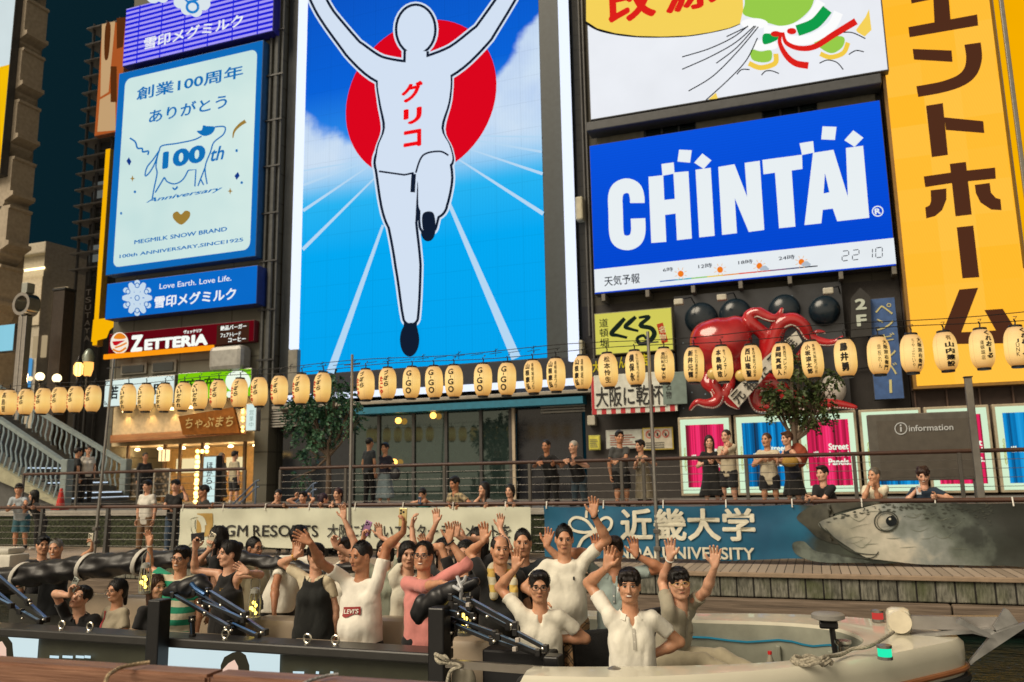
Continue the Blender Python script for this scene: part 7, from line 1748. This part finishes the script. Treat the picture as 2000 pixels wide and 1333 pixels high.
rope('rope', 'beige rope lying over the brown timber rail at left', [tuple(pz(x, y, 1.74)) for x, y in ((292, 1294), (270, 1297), (240, 1303), (222, 1312))] + [tuple(pz(210, 1322, 1.735)), tuple(pz(203, 1345, 1.70))], .008, (.55, .42, .26))
rope('rope', 'pale rope lying on the right end of the brown timber rail', [tuple(pz(x, y, 1.735)) for x, y in ((660, 1317), (635, 1321), (600, 1332), (580, 1345))], .006, (.5, .5, .5))
# tag black canopy cloth bundles as parts is done above; the water between boat and quay stays open
# ================================================================== PEOPLE
FLR = .36
def at_rail(lbl, head, face, dy=.34, **k):
    d = RY + dy; k.setdefault('group', 'people on the lower promenade'); k.setdefault('floor', .885); k.setdefault('lo', True)
    return person(lbl, head, d, face, **k)
def on_terrace(lbl, head, d, face, **k):
    k.setdefault('group', 'people on the upper terrace'); k.setdefault('floor', 1.83); k.setdefault('lo', True); return person(lbl, head, d, face, **k)
def w(x, y, dd=-.08, **k): return dict(px=(x, y), dd=dd, wave=True, **k)
def h(x, y, dd=-.2, **k): return dict(px=(x, y), dd=dd, wave=False, **k)
BK = '#17181b'; WH = '#e4e0d2'; CR_ = '#dcd6bd'
B = lambda *a, **k: person(*a, floor=FLR, group='passengers on the tour boat', **k)
SKIN_D = 1
# ---- boat, from left to right
p = B('person with short grey hair leaning over the furled awning with raised phone', (109, 1073), 7.75, 25, tilt=-6, L=h(180, 1062, -.1, dir=(0, 0, 1), curl=.9), Rt=h(138, 1101, -.62, dir=(.6, -.3, -.5)), top=('tee', '#23272c'), hair=('crop', '#77746e'), smile=1, tone=1, legs=False)
phone('L', 'pale phone held up by the grey haired passenger at left', (.55, .52, .40), p, (.05, 0, 1))
B('person with dark hair hidden behind the grey haired passenger', (84, 1066), 8.1, 60, top=('tee', '#1b1b20'), hair=('short', '#0a0808'), tone=1, legs=False)
p = B('person in black polo reclining and looking up with a phone', (157, 1168), 6.75, 20, tilt=24, nod=-18, sit=True, lean=(.10, .1), Rt=h(140, 1150, -.2, dir=(.2, 0, 1), curl=.9, elb=(105, 1200)), L='lap', top=('polo', '#101013'), bot=('trousers', BK), hair=('short', '#0b0909'), tone=0)
phone('R', 'grey phone held by the reclining passenger in black', (.30, .32, .28), p, (.5, 0, 1))
STRAP = B('person in grey tee with red bag strap and glasses sitting', (228, 1155), 6.9, -12, sit=True, sex='f', s=.98, L='lap', Rt='lap', top=('tee', '#a59b85'), bot=('trousers', BK), hair=('pony', '#0c0a0a'), glasses=(.10, .07, .05), smile=1, tone=1, fat=1.1)
B('person with long brown hair in black tee turned away beside the green striped shirt', (306, 1148), 6.75, 75, sit=True, sex='f', top=('tee', '#121114'), hair=('long', '#3a2213'), tone=0, away=False)
STRP = B('person in green and white striped shirt waving one hand high', (353, 1092), 6.85, 15, tilt=5, sex='f', s=1.02, Rt=w(291, 1050, -.05, elb=(297, 1110)), L='down', top=('tee', '#d5cfb6', 'stripe', (.01, .28, .16)), bot=('trousers', '#c8c0ac'), hair=('short', '#0d0a0a'), glasses=(.05, .03, .03), smile=1, tone=1, fat=1.12)
p = B('person in black sleeveless dress with gold necklace raising both hands', (447, 1083), 6.55, -30, body=-8, sex='f', s=1.0, Rt=h(383, 1058, -.1, dir=(.1, 0, 1), curl=.9, elb=(378, 1113)), L=w(472, 1110, -.30, elb=(522, 1124), dir=(-.8, -.1, .5)), top=('dress', '#0d0d0f'), bot=('skirt', '#0d0d0f'), hair=('bun', '#0e0a09'), smile=0, tone=0)
NEC = p
p2 = B('person behind the black dress holding a lit phone', (424, 1052), 7.3, -60, sex='f', Rt=h(412, 1062, -.15, dir=(.3, 0, 1), curl=.9, elb=(405, 1095)), L='down', top=('tee', '#141418'), hair=('long', '#100c0b'), tone=0, legs=False)
phone('R', 'shiny phone held up behind the woman in black dress', (.55, .50, .38), p2, (.5, 0, 1)); phone('R', 'black camera phone in the hand of the woman in black dress', (.02, .02, .025), p, (1, 0, .1))
B('person in beige shirt seen in profile facing right', (497, 1072), 7.6, 80, s=1.0, top=('shirt', '#c9c0a2'), bot=('trousers', BK), hair=('crop', '#121010'), glasses=(.05, .05, .05), tone=1, legs=False)
B('person in white tee turned away with a dark cap like haircut', (584, 1052), 7.5, 190, s=1.06, away=True, lean=(-.28, .0), Rt='down', L=h(535, 1205, -.5), top=('tee', WH), bot=('trousers', '#101013'), hair=('short', '#08080a'), tone=2, fat=1.12)
PINA = B('person in black pinafore and cream blouse with raised hands and gold watch', (618, 1088), 6.75, 50, body=12, sex='f', s=.98, Rt=w(581, 1072, -.1, elb=(566, 1118), dir=(.25, 0, 1)), L='down', top=('shirt', '#cfc3a6'), over=('dress', '#0d1110'), bot=('skirt', '#101413'), hair=('bun', '#0d0a0a'), tone=0)
B('person in white blouse behind the broad man raising a phone and a hand', (676, 1075), 7.4, -15, sex='f', L=w(671, 1000, -.05, elb=(700, 1060)), Rt=h(652, 1055, -.15, dir=(-.3, 0, 1), curl=.9, elb=(690, 1090)), top=('tee', '#d8d2c2'), hair=('short', '#0e0a09'), tone=0, legs=False)
p = B('person in dark top hidden between raised arms with purple phone', (752, 1078), 7.5, 10, sex='f', Rt=h(712, 1040, -.1, dir=(.2, 0, 1), curl=.9), L=w(741, 1035, -.1), top=('tee', '#9aa08e'), hair=('bob', '#0c0909'), tone=0, legs=False)
phone('R', 'purple phone held up between raised arms', (.34, .18, .36), p, (.4, 0, 1))
p = LV = B('broad person in white tee with red chest patch spreading both arms', (705, 1088), 6.35, -22, body=-6, nod=4, s=1.06, Rt=w(592, 1052, -.38, dir=(-.85, -.2, .45)), L=h(790, 1022, -.05, dir=(.15, 0, 1), curl=.7, elb=(760, 1080)), top=('tee', '#efebdf'), bot=('trousers', '#0f0f11'), hair=('crop', '#111012'), tone=2, fat=1.22)
p2 = B('person with dark bob in white top just left of the pink shirt, arm raised', (797, 1085), 6.95, 35, sex='f', L='down', Rt=h(806, 1014, .1, dir=(.1, 0, 1), curl=.6, elb=(784, 1090)), top=('tee', '#d6d2c0'), bot=('trousers', '#b8b49f'), hair=('bob', '#0d0a0a'), tone=0)
phone('L', 'gold phone held high above the broad man in white tee', (.62, .50, .22), p, (.05, 0, 1))
PINK = B('smiling person in pink shirt with glasses waving and leaning on the black bundle', (827, 1088), 6.45, 8, nod=-4, s=1.0, L=w(879, 1040, -.05, elb=(894, 1098)), Rt=h(884, 1143, -.42, elb=(800, 1178), dir=(.9, -.1, -.2)), top=('rolled', '#d88a84'), bot=('trousers', '#101013'), hair=('receding', '#141212'), glasses=(.08, .08, .08), smile=1, tone=1, fat=1.06)
B('person in grey tee in profile behind the pink shirt waving', (868, 1078), 7.3, 50, sex='f', Rt=w(852, 1008, 0, elb=(838, 1060)), L=w(893, 1032, 0), top=('tee', '#6f7478'), hair=('pony', '#0c0a0a'), tone=0, legs=False)
B('laughing person in black top with long hair behind the black folding frame', (908, 1083), 7.1, 5, sex='f', tilt=6, L='down', Rt=w(826, 1058, .1, elb=(872, 1100)), top=('tee', '#121114'), hair=('long', '#100c0c'), smile=1, tone=1, legs=False)
B('person with long dark hair reaching left behind the laughing woman', (934, 1056), 7.6, -20, sex='f', Rt=w(897, 1045, -.2, elb=(925, 1075), dir=(-.9, 0, .5)), L=w(978, 1018, 0), top=('tee', '#1a1a1e'), hair=('long', '#15100e'), tone=0, legs=False)
p = VE = B('balding stout person in dark polo with a yellow towel round the neck', (977, 1075), 6.75, 32, s=1.05, Rt=w(945, 1040, -.05, elb=(928, 1110)), L='down', top=('polo', '#16191c'), bot=('trousers', '#0d0d0f'), hair=('balding', '#1a1818'), tone=1, fat=1.2)
B('person in slate tee behind the towel waving to the right', (1021, 1062), 7.05, 18, s=1.02, L=w(1071, 1050, -.1, elb=(1060, 1090), dir=(.3, 0, 1)), Rt='down', top=('tee', '#2a3138'), bot=('trousers', BK), hair=('crop', '#161415'), tone=1)
p = B('tall person in white tee and plaid shorts reaching one arm straight up', (1102, 1054), 6.8, 18, body=14, nod=6, s=1.0, L=w(1160, 990, -.05, elb=(1152, 1050), dir=(.05, 0, 1)), Rt=h(1072, 1190, -.1, curl=.8), top=('long_tee', '#e6e3d4'), bot=('shorts', '#a07e58', 'plaid', (.012, .012, .012)), hair=('crop', '#100d0d'), tone=1, fat=1.14)
TALL = p; phone('R', 'dark phone held low beside the plaid shorts', (.03, .03, .035), p, (.3, 0, 1))
B('seated person in white vneck tee with dark rimmed glasses waving', (1054, 1148), 6.2, 18, s=1.0, sit=True, Rt=w(1008, 1093, -.05, elb=(992, 1150), dir=(.1, 0, 1)), L=h(1078, 1265, .05), top=('vneck', '#e6e2d2'), bot=('trousers', '#2a2a2c'), hair=('short', '#130f0e'), glasses=(.03, .02, .02), tone=1)
BLUE = B('person in pale blue shirt raising both open hands behind the white polo', (1199, 1078), 7.0, 5, nod=4, s=1.0, Rt=w(1164, 1062, -.08, elb=(1158, 1112)), L=w(1239, 1068, -.08, elb=(1262, 1115), dir=(-.15, 0, 1)), top=('shirt', '#93a3a0'), bot=('trousers', '#141416'), hair=('short', '#2a1d16'), tone=2)
p = POLO = B('smiling young person in white polo shirt with raised right hand', (1229, 1146), 6.0, 10, body=22, s=1.03, sit=True, Rt=w(1189, 1090, -.08, elb=(1168, 1155), dir=(.25, 0, 1)), L=h(1266, 1305, .10), top=('polo', '#eae7da'), bot=('trousers', '#2a2a2c'), hair=('fringe', '#1a110d'), smile=1, tone=1)
GREY = B('seated person in grey henley with gold glasses stretching both arms up', (1327, 1141), 6.75, 18, body=66, tl=.78, stretch=True, tilt=-5, s=1.02, sit=True, Rt=w(1309, 1072, -.05, elb=(1300, 1135), dir=(.05, 0, 1)), L=w(1397, 1088, -.15, elb=(1372, 1150), dir=(.1, 0, 1)), top=('vneck', '#a39d8a'), bot=('trousers', '#a39a82'), hair=('fringe', '#0d0b0b'), glasses=(.45, .30, .10), tone=0, lean=(-.12, 0))
# small things worn by passengers
def patch_on(P, u, v, wd, ht, m, nm, text=None, tm=None, roll=0):
    c = P['ch'] + P['br'] * u + P['up'] * v; o = np.array(c) + P['bf'] * .22; b = MB()
    return o
from mathutils.bvhtree import BVHTree
def project(P, mb, dist=.012, names=('tee_shirt', 'polo_shirt', 'shirt')):
    """lay flat marks onto the front of a garment"""
    gm_ = [c for c in P['root'].children if c.name.split('.')[0] in names][0]; off = rootloc(gm_); bv = BVHTree.FromPolygons([v.co + off for v in gm_.data.vertices], [tuple(q.vertices) for q in gm_.data.polygons])
    F_ = Vector(P['bf']); out = []
    for v in mb.v:
        v = Vector(v); hit = bv.ray_cast(v + F_ * .6, -F_, 1.2)[0]; out.append(tuple((hit if hit else v) + F_ * dist))
    mb.v = out; return gm_
F_ = LV['bf']; c = LV['ch'] - LV['up'] * .06 * 1.06 + LV['br'] * -.01; b = MB(); r3 = LV['br'] * -1
b.grid(lambda u, v: tuple(c + r3 * (u - .5) * .17 + ZU * ((v - .5) * .068 - (.012 * math.sin(u * 6.28) if v < .5 else 0) + (u - .5) * .012)), 12, 4); gm_ = project(LV, b); b.build('chest_patch', mat((.28, .02, .02), .7), gm_, smooth='all')
b = MB(); V, Fc = glyphs("LEVI'S", .02); b.v = [tuple(c + r3 * (u - .5) * .14 + ZU * ((v - .5) * .036 + (u - .5) * .010)) for u, v, l in V]; [b.face(f_) for f_ in Fc]; project(LV, b, .018); b.build('patch_lettering', mat((.75, .72, .65), .7), gm_)
# necklace
P = NEC; b = MB(); b.tube([P['NB'] + (P['br'] * math.sin(t) * .062 + P['bf'] * (.055 + .035 * math.cos(t))) * 1 - ZU * (.02 + .065 * (1 + math.cos(t)) * .8) for t in np.linspace(-2.2, 2.2, 17)], .0028, 5); b.ball(P['NB'] + P['bf'] * .10 - ZU * .14, (.008, .006, .010), 8, 6); b.build('necklace', mat((.65, .40, .10), .25, 1.0), P['root'], smooth='all')
# towel
P = VE; pts = [P['NB'] + (P['br'] * sx * .085 + P['bf'] * f_) + ZU * z for sx, f_, z in ((1.0, .14, -.17), (1.05, .11, -.06), (.95, .0, .015), (.5, -.07, .05), (-.5, -.07, .05), (-.95, .0, .015), (-1.05, .11, -.06), (-1.0, .145, -.20))]
f = Field(np.min(pts, 0) - .06, np.max(pts, 0) + .06, .009)
C = [np.array(q) for q in cr(pts, 4)]
for i in range(len(C) - 1): f.cone(C[i], C[i + 1], .034, .034, .01)
f.wrinkle(.005, 60, 1); o = npmesh('towel', [(*f.mesh(), 0)], fabric('#d8b860', .95, 'stripe', (.62, .58, .42)), None); tag(o, 'yellow and cream towel hung round the neck of the balding man', 'towel')
# watches and wristbands
def band(P, side, nm, m, t=.96, r=.030):
    S0, El, W = P['arms'][side][:3]; c = El + (W - El) * t; u = nrm(W - El); a = nrm(np.cross(u, [0, 1, .1])); b_ = np.cross(u, a); q = MB(); q.tube([c + (a * math.cos(x) + b_ * math.sin(x)) * r for x in np.linspace(0, 6.283, 15)[:-1]], .007, 6, closed=True); q.build(nm, m, P['root'], smooth='all')
band(TALL, 'L', 'wristband', BLACK); band(PINK, 'L', 'wrist_watch', BLACK, .93, .033); band(PINA, 'R', 'wrist_watch', mat((.7, .45, .12), .25, 1.0), .93, .028); band(GREY, 'R', 'bracelet', mat((.7, .68, .62), .4), .93, .031); band(BLUE, 'L', 'wristband', BLACK, .93, .032); band(STRP, 'R', 'bracelet', mat((.55, .5, .42), .4), .95, .028)
# strap, chest logo, pocket, buttons and ear bud
def strip(P, pts, w_, nm, m):
    b = MB(); r_ = P['br'] * -1; C_ = [P['ch'] + r_ * u + P['up'] * v for u, v in cr(pts, 6)]
    for i in range(len(C_) - 1): t = nrm(C_[i + 1] - C_[i]); n_ = nrm(np.cross(t, P['bf'])) * w_ / 2; b.quad(C_[i] + n_, C_[i + 1] + n_, C_[i + 1] - n_, C_[i] - n_)
    gm_ = project(P, b, .008, ('tee_shirt', 'polo_shirt', 'shirt')); b.build(nm, m, gm_)
strip(STRAP, [(-.10, .14), (-.06, .02), (.02, -.14), (.08, -.28)], .018, 'bag_strap', mat((.40, .02, .03), .6))
strip(TALL, [(.075, .05), (.075, .025)], .014, 'chest_logo', mat((.02, .02, .02), .7))
for P, c_ in ((POLO, (.50, .48, .42)), (GREY, (.30, .28, .23)), (PINK, (.45, .24, .22)), (VE, (.02, .022, .024)), (BLUE, (.22, .26, .26))): strip(P, [(0, .08), (0, -.06)], .022, 'placket', mat(c_, .8)); [strip(P, [(0, q), (0, q - .010)], .010, 'button', mat((.72, .70, .62), .3)) for q in (.05, .0, -.045)]
for P in (GREY, BLUE): strip(P, [(.05, -.03), (.105, -.03)], .006, 'pocket_seam', mat((.20, .20, .17), .8))
b = MB(); b.ball(POLO['hp'](.085, .02, -.012), (.010, .010, .012), 8, 6); b.tube([POLO['hp'](.087, .024, -.015), POLO['hp'](.086, .032, -.045)], .0045, 6); b.build('ear_bud', mat((.8, .8, .78), .2), POLO['root'], smooth='all')
# ---- lower promenade, leaning on the railing
S1 = 1.06
def r(x, y=988, dd=-.36, **k): return h(x, y, dd, **k)
at_rail('person in black cap, pale tee and blue shorts at the left end of the railing', (37, 956), 55, .30, body=20, s=S1, lean=(-.05, .20), L=r(48, 990), Rt=r(28, 990, -.2), top=('tee', '#a9b4bc'), bot=('shorts', '#3c6a78'), hair=('short', '#14100e'), hat='#121214', tone=1)
at_rail('person with long black hair in black tee leaning beside the black cap', (66, 968), -60, .30, body=-15, sex='f', s=1.0, lean=(.10, .22), Rt=r(46, 991), L=r(66, 992), top=('tee', '#131316'), bot=('trousers', '#141416'), hair=('long', '#0b0909'), tone=0)
at_rail('person in oversized white tee and khaki trousers standing behind the railing', (288, 950), 5, .45, s=S1, L='down', Rt='down', top=('long_tee', '#d9d6cc'), bot=('trousers', '#7d6248'), hair=('fringe', '#0d0b0b'), tone=0)
at_rail('person in black tee and jeans touching their cheek beside the white tee', (343, 949), 20, .40, s=S1, L=h(358, 955, -.1, curl=.9, elb=(366, 985)), Rt=r(333, 996, -.3), top=('tee', '#131417'), bot=('trousers', '#33475c'), hair=('fringe', '#0d0b0b'), tone=0)
at_rail('person with black hair low behind the banner left of the bulb string', (398, 960), -35, .40, s=S1, lean=(0, .3), L=r(418, 987), Rt=r(384, 988), top=('tee', '#1b1e1c'), hair=('fringe', '#0b0a0a'), tone=2)
at_rail('person resting chin on hand at the left of the blue step rails', (543, 968), 20, .30, sex='f', s=.92, lean=(0, .3), Rt=h(537, 980, -.2, curl=.9, elb=(528, 988)), L=r(556, 988), top=('tee', '#15151a'), hair=('bun', '#0d0a0a'), tone=0)
at_rail('person holding both hands behind the head over the cream banner', (592, 972), 0, .30, sex='f', s=.95, lean=(0, .3), L=h(606, 967, .05, curl=.9, elb=(614, 966)), Rt=h(578, 967, .05, curl=.9, elb=(571, 968)), top=('tank', '#c8a88c'), hair=('short', '#0d0a0a'), tone=0)
at_rail('person with dark bun turned away in a light top with a strap', (632, 976), 140, .30, sex='f', s=.95, away=True, lean=(0, .2), L=r(648, 987), Rt=r(625, 987), top=('tank', '#c9b39a'), hair=('bun', '#2a1626'), tone=3)
at_rail('person in black camisole with reddish hair beside the dark bun', (660, 966), -10, .32, sex='f', s=.98, lean=(0, .2), L=r(675, 988), Rt=r(648, 984), top=('tank', '#141316'), hair=('pony', '#30100e'), tone=0)
p = at_rail('child in white and teal tee looking at a phone on the railing', (825, 966), 5, .28, nod=22, s=.92, lean=(0, .3), Rt=h(818, 978, -.32, curl=.9), L=h(832, 979, -.32, curl=.9), top=('tee', '#b9c4c0', 'stripe', (.05, .30, .30)), hair=('short', '#0c0a0a'), tone=1)
phone('R', 'blue phone in the hands of the child', (.03, .07, .14), p, (0, 0, 1))
at_rail('person in checked shirt over black tee leaning with crossed hands', (888, 945), -25, .34, nod=12, s=S1, lean=(.05, .3), L=r(896, 990), Rt=r(878, 990), top=('shirt', '#b4a27c', 'check', (.10, .085, .06)), hair=('short', '#0c0a0a'), tone=2)
at_rail('person with a hair clip resting cheek on hand in grey top', (945, 956), -30, .32, sex='f', s=S1, lean=(.1, .25), Rt=h(938, 965, -.12, curl=.9, elb=(930, 986)), L=r(952, 989), top=('tee', '#6b6c6e'), hair=('long', '#0f0b0b'), tone=0)
at_rail('child with black hair in black hoodie resting arms on the railing', (996, 960), -8, .32, sex='f', s=1.0, lean=(0, .3), L=r(1006, 988), Rt=r(988, 989), top=('long', '#0f1013'), hair=('bob', '#0b0909'), tone=0)
p = at_rail('young person in black tee leaning left over the tuna banner', (1606, 926), -35, .30, body=-30, s=S1, lean=(.10, .30), Rt=h(1574, 974, -.34, curl=.7, elb=(1590, 966)), L=h(1582, 976, -.36, elb=(1622, 968)), top=('tee', '#141518'), bot=('trousers', '#2a2a2c'), hair=('short', '#1a100b'), tone=3)
phone('R', 'phone in the hands of the young person in black tee', (.05, .05, .06), p, (-.8, 0, .5))
at_rail('bald person in white tee with black bag strap and clasped hands', (1707, 930), -40, .30, body=-10, s=S1, lean=(.02, .25), Rt=h(1699, 945, -.30, curl=.9, elb=(1686, 970)), L=h(1705, 946, -.30, curl=.9, elb=(1730, 968)), top=('tee', '#ddd5bd'), bot=('trousers', '#2a2a2c'), hair=('crop', '#5c554c'), tone=1)
p = at_rail('person with curly hair in navy tee looking at a phone above the tuna', (1803, 930), -5, .32, nod=15, s=1.1, lean=(0, .25), Rt=h(1791, 958, -.28, curl=.9, elb=(1776, 970)), L=h(1827, 970, -.36, curl=.8, elb=(1848, 966)), top=('tee', '#1c2f42'), bot=('trousers', '#2a2a2c'), hair=('curly', '#2c1812'), tone=3, smile=1)
phone('R', 'white phone held by the curly haired person', (.6, .62, .66), p, (0, .1, 1))
# ---- upper terrace
T = on_terrace
T('person in black shirt walking down the stairs seen from behind', (153, 884), 20.2, 150, s=1.08, away=True, L='down', Rt='down', top=('shirt', '#101318'), bot=('trousers', '#0f1114'), hair=('short', '#0b0909'), tone=1)
T('person in white top with black hair beside the black shirt on the stairs', (173, 880), 20.4, 60, sex='f', s=1.04, L='down', Rt='down', top=('tee', '#c9c4ba'), bot=('trousers', '#111216'), hair=('pony', '#0b0909'), tone=0)
T('person in black jacket walking past the lit shop door', (284, 893), 22.2, 60, s=1.06, top=('long', '#101216'), bot=('trousers', '#101216'), hair=('crop', '#12100f'), tone=2)
T('person in grey blouse queuing inside the lit cafe', (433, 893), 23.8, 80, sex='f', s=1.05, top=('tee', '#7d7466'), bot=('skirt', '#4c4438'), hair=('long', '#5a5048'), tone=0)
T('person with crossbody strap and back turned before the cafe', (459, 890), 23.2, 165, s=1.08, away=True, top=('tee', '#a79e84'), bot=('shorts', '#17181c'), hair=('short', '#0b0909'), tone=0)
T('person in grey tee walking away before the glazed shop front', (722, 866), 20.6, 160, s=1.08, away=True, L='down', Rt='down', top=('tee', '#343b42'), bot=('trousers', '#101115'), hair=('crop', '#0d0c0c'), tone=1)
BAG = T('person in navy tee and long pale skirt with folded arms beside the grey tee', (752, 876), 20.1, -8, sex='f', s=1.06, L=h(748, 912, -.22), Rt=h(760, 914, -.2), top=('tee', '#1e2034'), bot=('skirt', '#71828a'), hair=('short', '#0f0b0c'), tone=1)
f = Field(np.array(px(772, 925, 20)) - .35, np.array(px(772, 925, 20)) + .35, .018); q = np.array(px(772, 926, 20.0)); f.ell(q, (.15, .10, .18)); f.wrinkle(.008, 30, 1); o = npmesh('handbag', [(*f.mesh(), 0)], mat((.02, .022, .03), .5), None); tag(o, 'soft black shoulder bag carried beside the long pale skirt', 'bag')
b = MB(); b.tube([tuple(q + np.array(v)) for v in ((-.08, 0, .16), (-.10, -.03, .30), (-.12, -.02, .42))], .014, 6); b.build('strap', mat((.02, .02, .026), .5), o)
def u_rail(lbl, head, face, dy=.30, **k): return on_terrace(lbl, head, UY + dy, face, **k)
u_rail('dark haired person in black tee leaning on the upper railing', (1067, 872), -15, s=1.04, nod=6, lean=(.02, .30), L=h(1082, 906, -.34), Rt=h(1056, 904, -.34, dir=(1, -.2, 0)), top=('tee', '#111216'), bot=('trousers', '#15171b'), hair=('crop', '#0f0c0b'), tone=2)
u_rail('white haired person in black tee leaning on the upper railing', (1120, 874), -25, s=1.06, lean=(.04, .30), L=h(1122, 905, -.34), Rt=h(1108, 900, -.34, dir=(1, -.2, 0)), top=('tee', '#0f1014'), bot=('trousers', '#31434f'), hair=('crop', '#a8a49c'), tone=3)
u_rail('tall person in grey tee with black backpack straps looking right', (1210, 855), 30, .35, s=1.08, L=h(1200, 902, -.38, dir=(-1, -.2, -.2)), Rt='down', top=('tee', '#4a4c4d'), bot=('shorts', '#15161a'), hair=('short', '#0d0b0a'), tone=1)
u_rail('person in beige tunic with a dark strap leaning beside the backpacker', (1250, 872), -40, .28, sex='f', s=1.0, lean=(.03, .12), Rt=h(1245, 900, -.3), L=h(1258, 900, -.3), top=('dress', '#8d8470'), bot=('trousers', '#141416'), hair=('short', '#120e0d'), tone=0)
T('person with long brown hair in a black tee before the first pink panel', (1385, 864), 18.9, 10, sex='f', s=1.08, smile=1, top=('long_tee', '#121317'), bot=('skirt', '#101114'), hair=('long', '#2a130c'), tone=3, L=h(1393, 900, -.15), Rt=h(1386, 903, -.15))
T('person in pale polo shirt with hand at the chin before the first pink panel', (1418, 853), 18.9, -25, s=1.10, L=h(1424, 868, -.18, curl=1.0, elb=(1436, 890)), Rt=h(1410, 886, -.22), top=('polo', '#c3b9a0'), bot=('shorts', '#17191f'), hair=('crop', '#2a211c'), tone=3)
T('person in white shirt with black straps and sunglasses hung at the neck', (1497, 860), 18.6, -30, body=-5, s=1.10, L=h(1506, 897, -.25), Rt=h(1492, 898, -.25), top=('long_tee', '#cfc6ae'), bot=('shorts', '#14161c'), hair=('crop', '#4a3220'), tone=1)
RED = T('person in navy sleeveless top with rust red backpack looking left', (1537, 858), 18.4, -55, sex='f', s=1.10, lean=(.06, .05), L=h(1530, 898, -.3), Rt=h(1520, 893, -.25), top=('tank', '#171c2c'), bot=('skirt', '#111114'), hair=('short', '#4a2a16'), tone=3)
for nm, c0, rr, col, lbl in (('backpack', (1559, 890, 18.6), (.20, .16, .27), (.36, .07, .03), 'rust red backpack on the back of the woman in navy'), ('waist_bag', (1543, 902, 18.05), (.17, .07, .11), (.50, .30, .06), 'mustard yellow waist bag of the woman in navy')):
    q = np.array(px(*c0)); f = Field(q - .36, q + .36, .018); f.ell(q, rr); f.wrinkle(.006, 30, 2); o = npmesh(nm, [(*f.mesh(), 0)], mat(col, .7), None); tag(o, lbl, 'bag')
